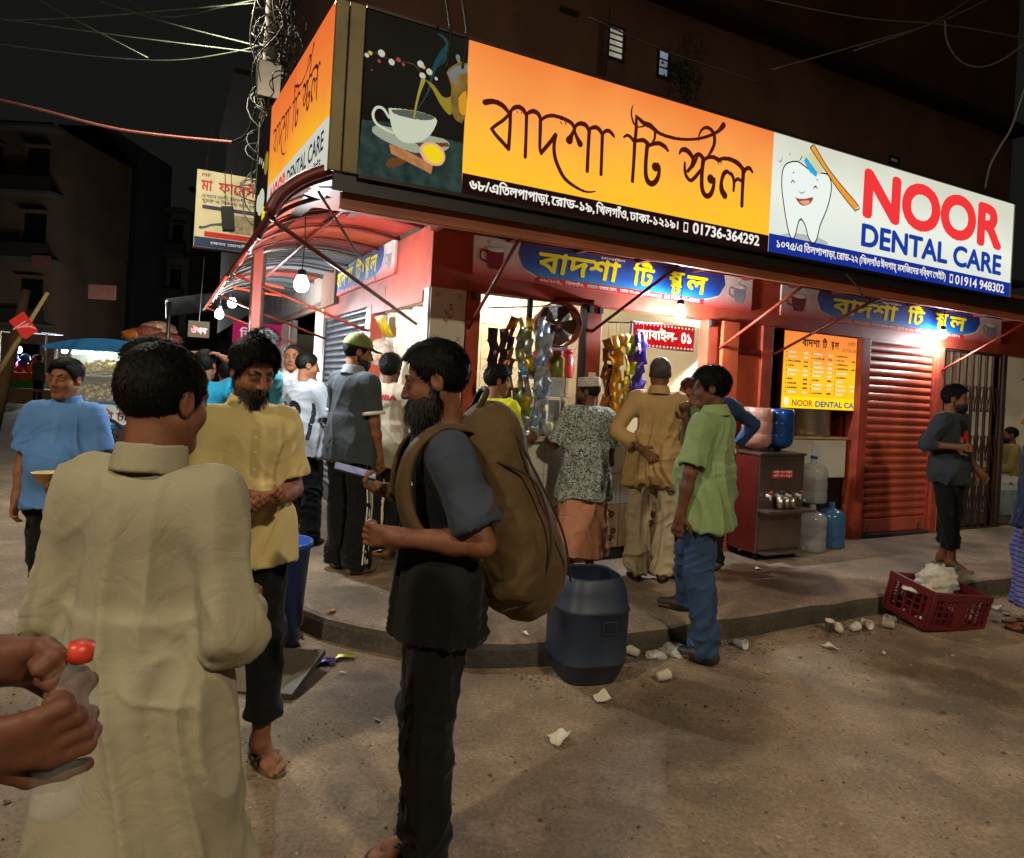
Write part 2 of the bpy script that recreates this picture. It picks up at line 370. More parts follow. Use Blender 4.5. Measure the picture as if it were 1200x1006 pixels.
for i,t in enumerate(tl):                                    # a small printed sprig on each tile
    P=stroke([(-.015,-.07,.005),(0,-.02,.005),(.005,.03,.005),(.02,.075,.004)])+[circ(.025,.06,.018,10,.45,.6),circ(-.015,.03,.02,10,.45,2.4),circ(.022,.0,.02,10,.45,.5),circ(-.02,-.03,.018,10,.45,2.5),circ(.02,.09,.014,10,.8,0)]
    printmesh('sprig',ccw(P),.004,mat('tile print','#a8665a',.4),t,-.0095)
    for sx,sz in ((-.09,.16),(.09,.16),(-.09,-.16),(.09,-.16)):
        printmesh('motif',ccw(stroke([(-.02,-.02,.006),(.02,.02,.006)])+stroke([(-.02,.02,.006),(.02,-.02,.006)])),.004,mat('tile print grey','#77706a',.4),t,-.0095,(sx,0,sz))
tiles(S,.003,.11,ZB,2.286,1,5,M_tilew,-.351,axis='y')
# red posts
for x0,x1,y0 in ((-.055,.055,-.02),(1.02,1.17,-.02),(2.34,2.46,-.02)): boxo('post',x0,x1,y0,.10,ZB,2.287,M_red,S,.006)
boxo('angle_iron',1.005,1.018,-.03,.06,1.0,2.287,M_blackm,S)
for x in (-.01,1.04,1.14,2.36): boxo('bracket',x-.02,x+.02,-.05,-.022,2.22,2.275,M_blackm,S,.004)
# tiled counter front
boxo('counter_front',.057,2.338,.012,.115,ZB,1.15,M_grout,S)
tiles(S,.06,1.017,.62,1.148,3,2,M_tilew,.011); tiles(S,1.173,2.337,.62,1.148,4,2,M_tilew,.011)
tt=tiles(S,.06,1.017,.25,.618,3,1,M_tileb,.011)+tiles(S,1.173,2.337,.25,.618,4,1,M_tileb,.011)
for k,t in enumerate(tt):
    if k%2==1:
        for q in range(5): printmesh('flower',ccw([circ(.018*math.cos(a),.018*math.sin(a),.011,8) for a in [2*PI*j/6 for j in range(6)]]),.004,mat('tile flower','#4f3222',.4),t,-.0095,(random.uniform(-.1,.1),0,random.uniform(-.14,.14)))
tk=tiles(S,.06,2.337,ZB,.248,14,1,M_tilek,.011)
boxo('counter_top',.057,2.338,-.05,.5,1.152,1.19,mat('counter slab','#b9ad95',.3,var=.2,dirt=.4),S,.005)
# painted wall between the counter and the recess
boxo('wall',2.462,3.10,.0,.12,ZB,2.287,M_red2,S); boxo('pilaster',2.50,2.70,-.045,-.003,ZB,2.286,M_red2,S,.006)
boxo('wall_rail',2.703,3.10,-.02,-.003,2.0,2.05,M_maroon,S); boxo('post',3.02,3.16,-.03,.13,ZB,2.2865,M_red,S,.006)
boxo('angle_iron',3.165,3.18,-.02,.05,.9,2.27,M_steel,S)
# recess with the small white counter
boxo('recess_back',3.16,4.46,.75,.80,ZB,2.287,M_maroon,S); boxo('recess_side',3.162,3.20,.135,.745,ZB,2.287,M_maroon,S); boxo('recess_side',4.40,4.455,.135,.745,ZB,2.287,M_maroon,S)
boxo('small_counter',3.34,4.398,.05,.6,.80,1.20,M_grout,S); tiles(S,3.35,4.39,.80,1.198,2,1,M_tilew,.048)
boxo('small_counter_top',3.32,4.399,.02,.62,1.203,1.225,M_tileb,S,.003)
boxo('small_counter_base',3.36,4.396,.09,.58,ZB,.797,M_blackm,S); tiles(S,3.37,4.39,.46,.79,3,1,M_tilek,.088); tiles(S,3.37,4.39,.16,.45,3,1,M_tilew,.088)
# jambs of the shutter and of the gate
boxo('jamb',4.462,4.60,-.04,.12,ZB,2.287,M_red,S,.006); boxo('jamb',5.79,5.90,-.04,.12,ZB,2.287,M_red,S,.006)
boxo('jamb',5.902,5.99,.01,.12,ZB,2.287,M_white,S); boxo('jamb',7.20,7.27,.0,.12,ZB,2.287,M_dark,S)
boxo('sill',4.6,5.79,-.03,.1,ZB-.02,.19,M_dark,S); boxo('sill',5.99,7.2,.0,.1,ZB-.02,.17,M_dark,S)
# inside of the stall: cream tiles
boxo('back_wall',-.2,2.6,1.90,1.96,ZB,2.75,M_grout,S); boxo('partition',2.462,2.52,.125,1.897,ZB,2.75,M_cream,S)
boxo('ceiling',-.208,2.46,.145,1.897,2.60,2.64,M_cream,S); boxo('inner_floor',-.3,2.46,.12,1.897,ZB-.03,.165,M_dark,S)
for t in tiles(S,-.2,2.45,1.1,2.6,7,4,M_cream,1.899,jit=.003): 
    P=[]
    for r in range(3): P+=stroke([(-.16,-.12+r*.1,.012),(-.08,-.05+r*.1,.012),(0,-.12+r*.1,.012),(.08,-.05+r*.1,.012),(.16,-.12+r*.1,.012)],2)
    if random.random()<.7: printmesh('chevron',ccw(P),.006,mat('chevron print','#c4ad8b',.4),t,-.0095)
boxo('inner_shelf',.3,1.9,1.55,1.895,1.45,1.48,M_white,S)
# dark upright sheet and the black curtain on the counter
boxo('door_panel',1.72,2.0,1.86,1.885,1.2,2.5,mat('blue grey panel','#4a5262',.5),S)
# ------------- side opening
boxo('post',-.375,-.24,1.52,1.68,ZB,2.268,M_red,S,.006); boxo('side_rail',-.37,-.345,.115,1.52,2.18,2.265,M_red,S)
boxo('side_counter',-.34,-.25,.115,1.515,ZB,.95,M_grout,S); tiles(S,.118,1.513,.55,.95,4,1,M_tilew,-.341,axis='y'); tiles(S,.118,1.513,ZB,.548,4,1,M_tileb,-.341,axis='y')
boxo('side_counter_top',-.39,-.1,.117,1.513,.953,.985,M_tilew,S,.004)
# ------------- canopy struts
for x0,x1,z0,z1,m in ((-.105,-.036,2.53,2.0,M_maroon),(1.204,1.08,2.53,2.07,M_maroon),(2.492,2.49,2.53,2.03,M_red),(3.43,3.19,2.53,2.02,M_maroon),(5.79,5.86,2.53,2.0,M_red),(7.6,7.6,2.53,2.0,M_red)):
    MB().tube([(x0,-.93,z0),(x1,-.01,z1)],.013,8).build('strut',m,S,True)
# ------------- rolling shutters
def shutter(name,label,p0,length,z0,z1,m,mb_,pitch,rz,handle=True):
    r=thing(name,label,'shutter',p0,rz)
    prof=[(0,0),(-.012,.012),(-.020,.3),(-.020,.55),(-.012,.85),(0,.97)]; mb=MB(); k=len(prof)
    for x in (0,length): mb.v+=[(x,y,(z if z<.02 else z*pitch)) for y,z in prof]
    mb.f=[(i,i+k,i+k+1,i+1) for i in range(k-1)]; mb.mi=[0]*(k-1); me=mb.mesh('slat'); me.materials.append(m); me.shade_smooth()
    zz=z0+.16; 
    while zz<z1: link('slat',me,r,loc=(0,0,zz)); zz+=pitch
    boxo('backing',0,length,.004,.012,z0,z1,m,r); boxo('bottom_bar',.003,length-.003,-.03,.0,z0+.01,z0+.155,m,r,.005)
    boxo('guide_rail',-.03,.0,-.035,.02,z0,z1,mb_,r); boxo('guide_rail',length,length+.03,-.035,.02,z0,z1,mb_,r)
    if handle:
        for x in (.12,length-.12):
            MB().box(x-.025,x+.025,-.05,-.032,z0+.02,z0+.075,0,.006).tube([(x-.015,-.042,z0+.075),(x-.015,-.042,z0+.1),(x+.015,-.042,z0+.1),(x+.015,-.042,z0+.075)],.004,6).build('padlock',M_steel,r)
    return r
shutter('rolling_shutter','closed orange-red rolling shutter beside the collapsible gate',LW(4.632,.03),1.125,.19,2.287,mat('shutter red','#b0503a',.42,var=.28,scale=3,bump=.15,dirt=.4,dscale=2),M_red,.086,ANG)
shutter('rolling_shutter','closed dark grey rolling shutter on the side street',LW(-.33,3.62),1.88,.16,2.25,mat('shutter grey','#4b4f55',.4,metal=.5,var=.3,scale=3,bump=.1,dirt=.5),M_steel,.07,ANG-PI/2)
# ------------- collapsible gate
g=bthing('collapsible_gate','brown collapsible iron gate with vertical bars right of the red shutter','gate',5.99,.05,.17)
barm=MB().box(-.012,.012,-.012,.012,0,2.09).mesh('gate_bar'); barm.materials.append(M_rust); lk=MB()
for i in range(17): link('gate_bar',barm,g,loc=(.03+i*.0715,(.018 if i%2 else -.018),.0))
for zc in (.35,.95,1.55):
    for i in range(16):
        x=.03+i*.0715
        for s in (-1,1): MB().box(-.006,.006,-.004,.004,-.16,.16).build('lattice_link',M_rust,g,loc=(x+.036,s*.028,zc),rot=(0,s*.22,0))
boxo('top_rail',0,1.2,-.03,.03,2.09,2.115,M_rust,g); boxo('bottom_rail',0,1.2,-.03,.03,-.012,.0,M_rust,g)
# ------------- lit passage to the right of the gate
pr=bthing('passage_room','bright cream room behind the gate','room',7.27,0,0)
M_pw=mat('pale plaster','#cfc6b2',.8,var=.1,scale=2,bump=.15,dirt=.25)
boxo('wall',-1.5,2.3,1.9,1.96,.15,2.75,M_pw,pr); boxo('wall',2.24,2.3,.0,1.897,.15,2.75,M_pw,pr); boxo('ceiling',-1.28,2.236,.05,1.897,2.6,2.64,M_pw,pr); boxo('floor',-1.28,2.236,.05,1.897,.12,.17,M_dark,pr)
boxo('wall',-1.5,-1.45,.2,1.897,.15,2.75,M_dark,pr)
boxo('platform',.9,2.2,.4,1.3,.173,.52,mat('pale blue bench','#8fa0a6',.5,dirt=.3),pr,.006)
# ------------- building behind and above
UB=bthing('apartment_building','dark apartment block rising behind the lit signboard','building',0,3.05,0)
boxo('wall',-.4,13,0,8,2.4,13,mat('upper plaster','#7a5a4a',.9,var=.3,scale=.8,bump=.3,bscale=20,dirt=.6,dscale=.7),UB); boxo('wall',-.33,9.5,-.03,-.003,.2,2.39,M_dark,UB)
for z in (4.05,7.1,10.2): boxo('floor_slab',-.6,13,-.35,-.003,z,z+.12,M_dark,UB)
M_wl=emis('window glow',(.85,.8,.62),.32,.35,5); M_wl2=emis('window glow blue',(.5,.62,.75),.3,.3,5); M_fr=mat('window iron','#2a2420',.6)
def window(parent,x0,x1,z0,z1,y,glow,bars=4):
    w=boxo('window',x0,x1,y-.02,y,z0,z1,glow,parent)
    fr=MB(); t=.03
    fr.box(x0-t,x1+t,y-.05,y-.022,z1,z1+t).box(x0-t,x1+t,y-.05,y-.022,z0-t,z0).box(x0-t,x0,y-.05,y-.022,z0,z1).box(x1,x1+t,y-.05,y-.022,z0,z1)
    fr.build('frame',M_fr,w)
    for i in range(1,bars): z=z0+(z1-z0)*i/bars; boxo('bar',x0,x1,y-.04,y-.024,z-.008,z+.008,M_fr,w)
    return w
def pxwin(a,b,c,d,glow,bars=4):
    p=WALL(a,b,3.05); q=WALL(c,d,3.05); window(UB,min(p.x,q.x),max(p.x,q.x),min(p.z,q.z),max(p.z,q.z),-.003,glow,bars)
pxwin(713,32,727,72,M_wl,5); pxwin(771,60,780,92,M_wl2,3)
pxwin(657,12,674,18,emis('faint glow',(.3,.28,.22),.12,.3),1); pxwin(1041,185,1050,192,emis('faint glow',(.3,.28,.22),.12,.3),1)
# an opened casement with glass panes beside the lit window
p0=WALL(712,28,3.05); p1=WALL(712,92,3.05)
cs=MB()
for i in range(5):
    z=p1.z+(p0.z-p1.z)*i/4; cs.box(0,.012,-.36,0,z-.012,z+.012)
cs.box(0,.012,-.372,-.36,p1.z,p0.z).box(0,.012,-.01,0,p1.z,p0.z)
cw=cs.build('casement',M_fr,UB,loc=(p0.x-.03,-.05,0),rot=(0,0,-.55))
boxo('pane',.003,.008,-.36,-.01,p1.z,p0.z,mat('window pane','#c8c6b4',.15,var=.3,scale=4,bump=0),cw)
# climbing leaves over the second window
mb=MB(); q=WALL(790,90,3.05)
for i in range(240):
    a=random.gauss(0,.2); b=random.gauss(0,.24); r=random.uniform(.02,.045); th=random.random()*6.28
    x=q.x+a+.12; z=q.z+b; y=-.06-random.random()*.12
    d=Vector((math.cos(th),random.uniform(-.5,.5),math.sin(th)))*r; e=Vector((-d.z,random.uniform(-.3,.3)*r,d.x))*.5; c=Vector((x,y,z))
    mb.add([c-d,c+e,c+d,c-e],[(0,1,2,3)])
cpl=bthing('creeper_plant','dark leafy creeper hanging over a lit upper window','plant',0,3.05,0); o=mb.build('foliage',mat('leaf dark','#3d4a2a',.6),cpl); o['kind']='stuff'
MB().tube([(q.x+.1,-.05,q.z+.6),(q.x+.15,-.1,q.z+.2),(q.x+.08,-.1,q.z-.3)],.008,5).build('stem',mat('stem','#4a3a2a',.8),cpl)
# ================================================================ SIGNS
def grad_emis(name,stops,z0,z1,s=1.0,spots=None):
    """back-lit printed vinyl: colours change up the sheet, brighter where the tubes sit"""
    m=bpy.data.materials.new(name); m.use_nodes=True; n=m.node_tree; n.nodes.clear(); L=n.links.new
    tc=n.nodes.new('ShaderNodeTexCoord'); sp=n.nodes.new('ShaderNodeSeparateXYZ'); L(tc.outputs['Object'],sp.inputs[0])
    nz=n.nodes.new('ShaderNodeTexNoise'); nz.inputs['Scale'].default_value=1.1; nz.inputs['Detail'].default_value=2; L(tc.outputs['Object'],nz.inputs['Vector'])
    mr=n.nodes.new('ShaderNodeMapRange'); mr.inputs[1].default_value=z0; mr.inputs[2].default_value=z1; L(sp.outputs[2],mr.inputs[0])
    ad=n.nodes.new('ShaderNodeMath'); ad.operation='MULTIPLY_ADD'; L(nz.outputs[0],ad.inputs[0]); ad.inputs[1].default_value=.9; L(mr.outputs[0],ad.inputs[2])
    sb=n.nodes.new('ShaderNodeMath'); sb.operation='SUBTRACT'; L(ad.outputs[0],sb.inputs[0]); sb.inputs[1].default_value=.45
    rp=n.nodes.new('ShaderNodeValToRGB'); L(sb.outputs[0],rp.inputs[0])
    while len(rp.color_ramp.elements)<len(stops): rp.color_ramp.elements.new(.5)
    for e,(p,c) in zip(rp.color_ramp.elements,stops): e.position=p; e.color=lin(c)
    e=n.nodes.new('ShaderNodeEmission'); L(rp.outputs[0],e.inputs[0]); e.inputs[1].default_value=s
    o=n.nodes.new('ShaderNodeOutputMaterial'); L(e.outputs[0],o.inputs[0]); return m
M_orange=grad_emis('orange lit vinyl',[(.0,'#ffc42e'),(.35,'#ffb93c'),(.7,'#fca04e'),(1,'#f2843f')],2.82,3.6,1.0)
M_wlit=grad_emis('white lit vinyl',[(.0,'#dfe6dc'),(.5,'#eef2e6'),(1,'#d6d8c4')],2.8,3.6,1.0)
M_brown=emis('brown lit print','#5e1f16',.6); M_kstrip=emis('black strip','#2a1512',.6); M_wtxt=emis('white lit print','#f4f0e4',1.0)
M_rtxt=emis('red lit print','#f2383a',1.0); M_btxt=emis('blue lit print','#1b3fa4',.9); M_bstrip=emis('blue strip','#1d35a0',.8)
M_frame=mat('sign frame','#2b2420',.45,metal=.6,var=.3)
def zpts(pts,zx,zy,s,off):
    """points read in an enlarged crop of the photograph -> (x,z) on the sign plane"""
    r=[]
    for p in pts:
        a=WALL(zx+p[0]/s,zy+p[1]/s,off); w=0
        if len(p)>2: b=WALL(zx+(p[0]+p[2])/s,zy+p[1]/s,off); w=(b.x-a.x)*.86
        r.append((a.x,a.z,w) if len(p)>2 else (a.x,a.z))
    return r
SO=-1.02
F=bthing('signboard','long backlit signboard with orange tea stall panel and white dental panel','signboard',0,SO,0)
boxo('box',-1.165,5.235,.012,.16,2.705,3.615,M_frame,F)
boxo('picture_panel',-1.165,-.56,0,.011,2.705,3.612,emis('picture ground','#2b2620',.45,.25,2),F)
boxo('orange_panel',-.557,1.957,0,.011,2.705,3.612,M_orange,F)
boxo('white_panel',1.96,5.235,0,.011,2.705,3.612,M_wlit,F)
boxo('trim',-1.17,5.24,-.012,.16,2.682,2.704,M_frame,F); boxo('trim',-1.17,5.24,-.006,.16,3.616,3.632,M_frame,F); boxo('trim',5.237,5.25,-.006,.16,2.704,3.615,mat('pale trim','#a9a38f',.4,metal=.5),F)
boxo('address_strip',-.556,1.956,-.0025,-.0005,2.706,2.826,M_kstrip,F); boxo('address_strip',1.961,5.234,-.0025,-.0005,2.706,2.845,M_bstrip,F)
# brush lettering, traced stroke by stroke
Z2=[[(170,122,45),(215,115,42),(260,125,40),(300,150,38),(332,188,30)],[(345,200,24),(300,245,26),(250,280,26),(215,308,26)],[(215,308,26),(250,355,30),(300,410,32),(330,445,30)],[(348,190,30),(345,300,28),(335,450,30)],
[(348,185,22),(375,160,32),(405,155,36),(435,170,36),(458,205,30)],[(462,205,28),(458,350,26),(452,505,28)],[(462,205,22),(485,190,30),(515,185,36),(545,205,34),(560,240,28)],[(560,235,30),(557,350,28),(555,440,26),(565,478,30)],
[(565,475,30),(600,435,30),(640,385,30),(665,345,24)],[(668,350,26),(655,420,28),(660,500,30),(685,575,30),(725,650,28),(780,700,24),(850,740,18),(900,752,14),(945,748,8)],
[(570,240,24),(600,222,26),(645,215,28),(690,225,30),(740,245,30),(780,270,30),(800,310,26)],[(800,310,24),(780,350,30),(762,388,58)],[(795,310,22),(812,360,28),(838,414,46)],[(800,305,22),(815,280,26),(850,270,34),(880,285,34),(900,320,28)],
[(903,310,30),(895,450,28),(888,605,28)],[(903,310,22),(925,300,28),(950,298,32),(975,315,32),(992,345,26)],[(995,340,28),(990,480,26),(985,628,26)],[(995,345,22),(1015,325,26),(1040,322,28),(1065,345,26),(1077,364,16)],[(700,260,10),(712,275,6)],[(735,265,10),(740,280,6)],[(395,185,8),(400,196,5)],[(425,190,8),(432,204,5)]]
Z3=[[(68,322,14),(90,308,22),(115,318,26),(142,350,28)],[(150,335,30),(143,480,28),(132,645,28)],[(160,180,22),(160,250,28),(153,335,28)],[(137,80,4),(126,120,12),(125,160,14),(138,210,16),(157,240,16)],
[(155,158,10),(185,190,28),(220,220,34),(260,235,40),(290,260,34),(330,292,26),(390,315,24),(460,332,22),(540,338,20),(620,332,20),(700,310,22),(760,280,24),(790,250,34),(803,232,40)],[(160,247,8),(200,244,12),(240,230,14)],[(298,285,22),(296,330,20),(278,362,16)],
[(150,352,22),(180,345,28),(215,345,32),(245,368,34)],[(243,370,34),(232,480,32),(230,590,34),(245,645,40),(275,665,40),(305,645,38),(325,600,32),(330,545,24),(318,518,20)],[(300,540,62),(303,542,62)],[(250,385,24),(290,370,28),(330,368,32),(370,390,32),(393,420,20)],
[(478,442,14),(495,415,28),(525,415,36),(555,440,36),(580,480,30)],[(580,480,30),(570,530,28),(540,572,24)],[(518,508,16),(518,560,24),(530,610,26),(560,640,26),(590,620,28),(615,590,26),(637,562,22)],[(610,462,20),(595,500,24),(575,540,20)],[(585,465,20),(615,447,28),(640,460,32),(655,490,30)],
[(655,480,36),(645,570,32),(643,680,34),(660,740,36),(690,755,36),(715,730,34),(730,680,28),(735,630,24)],[(708,628,60),(709,632,60)],[(660,490,22),(690,470,26),(730,470,28),(770,490,32)],[(690,458,14),(715,420,24),(735,370,26),(735,310,28),(715,270,28),(680,250,24),(645,265,18),(622,310,12),(620,352,5)],
[(765,488,24),(810,478,26),(860,488,30),(910,515,34),(945,555,32)],[(855,595,20),(830,575,28),(805,592,32),(788,650,28),(790,710,42),(812,752,46)],[(835,580,22),(866,600,26),(880,650,24),(877,715,20)],[(880,655,18),(905,630,24),(930,640,24)],[(950,560,34),(943,700,28),(938,826,28)],[(955,580,22),(970,555,26),(995,550,28),(1016,578,18)],[(760,500,10),(768,520,6)],[(785,500,10),(785,520,6)]]
LOGO=[zpts(s,540,100,6,SO) for s in Z2]+[zpts(s,720,110,6.289,SO) for s in Z3]
P=[]
for s in LOGO: P+=stroke(s)
printmesh('lettering',ccw(P),.0035,M_brown,F,-.0015)
adr=[('৬৮/এ',549,582),('িতলপাপাড়া,',584,643),('েরাড-১৯,',646,696),('িখলগাঁও,',699,736),('ঢাকা-১২১৯।',739,795)]
P=[]
for t,a,b in adr: P+=fit(t,WALL(a,225,SO).x,WALL(b,255,SO).x,2.742,.082,.0022)
P+=fit('01736-364292',WALL(811,275,SO).x,WALL(889,290,SO).x,2.735,.105,.003)
x=WALL(803,272,SO).x; P+=[np.array([(x-.02,2.73),(x+.02,2.73),(x+.02,2.80),(x-.02,2.80)]),np.array([(x-.013,2.742),(x-.013,2.79),(x+.013,2.79),(x+.013,2.742)])]
printmesh('lettering',P,.0025,M_wtxt,F,-.004)
P=fit('NOOR',WALL(1012,220,SO).x,WALL(1175,260,SO).x,3.16,.53,.024); printmesh('lettering',P,.004,M_rtxt,F,-.0015)
P=fit('DENTAL CARE',WALL(1009,280,SO).x,WALL(1173,315,SO).x,2.905,.255,.009); printmesh('lettering',P,.003,M_btxt,F,-.0015)
P=[]
for t,a,b in [('১০৭৫/এ',909,938),('িতলপাপাড়া,',941,978),('েরাড-২২',980,1004),('(িখলগাঁও',1007,1030),('ঈদগাহ্',1032,1050),('মসিজেদর',1052,1076),('দিক্ষণ',1078,1092),('েগইট)',1094,1108)]: P+=fit(t,WALL(a,300,SO).x,WALL(b,320,SO).x,2.752,.082,.0018)
P+=fit('01914 948302',WALL(1119,325,SO).x,WALL(1176,340,SO).x,2.735,.115,.002); x=WALL(1114,332,SO).x
P+=[np.array([(x-.025,2.735),(x+.025,2.735),(x+.025,2.815),(x-.025,2.815)]),np.array([(x-.016,2.75),(x-.016,2.80),(x+.016,2.80),(x+.016,2.75)])]
printmesh('lettering',P,.0028,M_wtxt,F,-.004)
# smiling tooth and toothbrush
def zp(pts,y,m,zx,zy,s,name='picture',dy=.004,k=0):
    q=zpts(pts,zx,zy,s,SO)
    if k: q=[tuple(a[:2]) for a in catmull(q+[q[0]],k)]
    return printmesh(name,ccw([np.array(q)]),dy,m,F,y)
def zs(strokes,y,m,zx,zy,s,name='picture',dy=.003):
    P=[]
    for t in strokes: P+=stroke(zpts(t,zx,zy,s,SO))
    return printmesh(name,ccw(P),dy,m,F,y)
tz=(890,150,3.871)
tooth=[(150,153),(120,165),(103,200),(100,270),(108,340),(120,420),(135,485),(150,503),(163,480),(172,440),(185,415),(205,440),(220,495),(240,525),(258,505),(275,440),(300,380),(318,320),(325,260),(310,215),(275,205),(240,200),(200,172),(175,155)]
zp([(70,490),(160,478),(270,500),(310,530),(200,522),(80,503)],-.0012,emis('tooth shade','#b9c4bd',.9),*tz,name='tooth_shadow',k=3)
zp(tooth,-.002,emis('tooth white','#eef4ee',1.0),*tz,name='tooth',k=3)
zs([[(a,b,5) for a,b in tooth+tooth[:1]]],-.003,emis('ink','#20262b',.5),*tz,name='tooth_outline')
zs([[(142,250,3),(150,240,5),(160,250,3)],[(243,275,3),(253,266,5),(262,277,3)],[(150,205,3),(156,203,4)],[(258,235,3),(264,238,4)],[(178,290,2),(190,297,3),(205,290,2)],[(190,410,3),(183,420,4)],[(85,145,2),(95,155,3),(103,135,2)],[(180,150,2),(187,140,4),(193,128,2)],[(135,125,2),(138,115,3)]],-.003,emis('ink','#20262b',.5),*tz,name='tooth_face')
zp([(160,315),(180,322),(210,322),(242,315),(232,340),(205,354),(180,345)],-.003,emis('mouth','#b5463f',.8),*tz,name='tooth_mouth',k=2)
zp([(178,334),(205,330),(228,332),(218,346),(200,350)],-.0036,emis('tongue','#f0b08a',.9),*tz,name='tooth_mouth',k=2)
zp([(228,92),(240,80),(252,88),(300,170),(360,250),(447,355),(437,373),(425,370),(350,275),(290,185),(240,110)],-.003,emis('brush handle','#f09a35',1.0),*tz,name='toothbrush')
zp([(218,125),(238,108),(292,180),(270,218),(240,175)],-.0036,emis('bristle','#d8d5a0',.95),*tz,name='toothbrush')
zp([(200,150),(210,132),(262,205),(255,224),(225,200)],-.004,emis('paste','#2fa8dc',1.0),*tz,name='toothbrush')
zs([[(a,b,4) for a,b in [(228,92),(240,80),(252,88),(300,170),(360,250),(447,355),(437,373),(425,370),(350,275),(290,185),(240,110),(228,92)]]],-.0045,emis('ink','#20262b',.5),*tz,name='toothbrush')
# tea picture
cz=(410,10,4.373)
zp([(62,570),(35,850),(572,950),(580,690),(330,630),(200,585)],-.0012,emis('wood','#3c5049',.5,.5,14),*cz,name='picture_table')
zs([[(345,520,4),(400,430,10),(420,350,16),(440,290,26),(470,240,34),(500,190,24),(480,150,18),(450,130,6)],[(450,300,4),(490,260,14),(480,215,10)]],-.0014,emis('smoke','#2f5a60',.5),*cz,name='picture_steam')
zp([(115,610),(160,600),(330,640),(480,670),(510,705),(470,735),(330,740),(200,690),(120,640)],-.002,emis('saucer','#aeb59e',.75),*cz,name='picture_saucer',k=3)
zs([[(200,560,14),(170,515,16),(135,510,16),(118,545,16),(135,590,16),(190,625,16),(225,640,10)]],-.0026,emis('cup white','#d3d8c0',.85),*cz,name='picture_cup')
zp([(197,512),(250,515),(350,530),(440,565),(435,610),(400,660),(340,690),(270,685),(225,640),(205,570)],-.003,emis('cup white','#d3d8c0',.85),*cz,name='picture_cup',k=3)
zp([(210,520),(300,522),(400,545),(432,566),(380,575),(290,560),(225,540)],-.0036,emis('tea in cup','#6e7464',.6),*cz,name='picture_tea',k=3)
zs([[(375,370,26),(355,430,16),(338,500,12),(328,560,10)]],-.0042,emis('tea stream','#b6a24a',.7),*cz,name='picture_tea')
zp([(385,365),(430,395),(470,450),(500,460),(525,455),(520,545),(490,530),(455,480),(425,420)],-.003,emis('spout','#a8922c',.7),*cz,name='picture_teapot',k=2)
zp([(495,330),(520,300),(602,285),(590,560),(550,580),(525,540),(515,470),(518,400)],-.0036,emis('teapot','#9b7a3a',.6,.4,10),*cz,name='picture_teapot',k=2)
zp([(495,332),(540,300),(602,288),(602,330),(545,340),(550,390),(530,385)],-.0042,emis('pot lid','#8e9390',.6),*cz,name='picture_teapot')
zp([(555,460),(595,425),(592,545),(560,530)],-.0046,emis('pot lemon','#d99a2a',.85),*cz,name='picture_teapot',k=2)
zs([[(552,250,26),(556,270,20)]],-.0046,emis('pot lid','#8e9390',.6),*cz,name='picture_teapot')
zs([[(80,225,4),(130,230,4),(200,260,4),(270,275,4),(330,290,5),(365,335,5)]],-.002,emis('twig','#6b5a48',.5),*cz,name='picture_branch')
for c,l in (('#d8d8c8',[(160,230,40),(85,240,24),(212,275,34),(360,285,36),(405,325,34),(370,345,34),(440,360,16)]),('#b24a3f',[(148,270,18),(247,263,24),(272,288,16),(110,315,8)]),('#d9c34a',[(103,228,22),(213,272,12),(375,300,20),(400,322,14)])):
    P=[]
    for x,y,w in l: P+=stroke(zpts([(x,y,w),(x+3,y+3,w)],cz[0],cz[1],cz[2],SO))
    printmesh('picture_blossom',ccw(P),.004,emis('blossom'+c,c,.75),F,-.0028)
zp([(335,690),(500,690),(512,710),(360,715)],-.0042,emis('cinnamon dark','#7a4a2a',.7),*cz,name='picture_cinnamon')
zp([(200,700),(225,700),(425,800),(415,850),(210,745)],-.005,emis('cinnamon','#b97c4e',.85,.2,20),*cz,name='picture_cinnamon')
zp([(185,790),(215,765),(280,775),(285,790),(220,815),(190,810)],-.0046,emis('cinnamon dark','#7a4a2a',.7),*cz,name='picture_cinnamon',k=2)
zp([(355,715),(380,692),(430,690),(475,725),(487,770),(465,805),(420,805),(380,780),(360,745)],-.0055,emis('lemon rim','#e9b48a',.9),*cz,name='picture_lemon',k=3)
zp([(368,720),(395,702),(435,705),(470,740),(475,780),(440,795),(395,775)],-.006,emis('lemon','#efd01c',1.0),*cz,name='picture_lemon',k=3)
# corner column between the two lit faces
cc=MB().box(-1.335,-1.262,.005,.2,2.70,3.63,0,.006).box(-1.258,-1.172,.0,.2,2.70,3.63,0,.006)
cc.build('corner_column',mat('bronze steel','#5f563c',.5,metal=.6,var=.35,scale=5,bump=.08,dirt=.4),F)
# ---------------- side signboard along the side street
q1=LW(-1.345,-1.0); d1=Vector((-.5,.866,0)); LS=2.25
G=thing('signboard','short backlit orange signboard facing the side street','signboard',q1+d1*LS,R(-60))
boxo('box',0,LS,.012,.15,2.70,3.60,M_frame,G)
xo=.52; boxo('picture_panel',0,xo-.003,0,.011,2.70,3.60,emis('picture ground','#2b2620',.45),G); boxo('orange_panel',xo,LS,0,.011,2.99,3.60,grad_emis('orange lit vinyl side',[(0,'#ffb62e'),(.4,'#f8903a'),(1,'#ee7038')],2.95,3.6,.95),G)
boxo('white_panel',xo,LS,0,.011,2.70,2.988,emis('white lit side','#e2e2d2',.8),G)
P=[]
X0,X1=-.47,1.82
for s in LOGO: P+=stroke([(xo+.12+(a-X0)/(X1-X0)*1.42,3.08+(b-2.86)/.62*.42,w*.62) for a,b,w in s],3)
printmesh('lettering',ccw(P),.004,M_brown,G,-.0015)
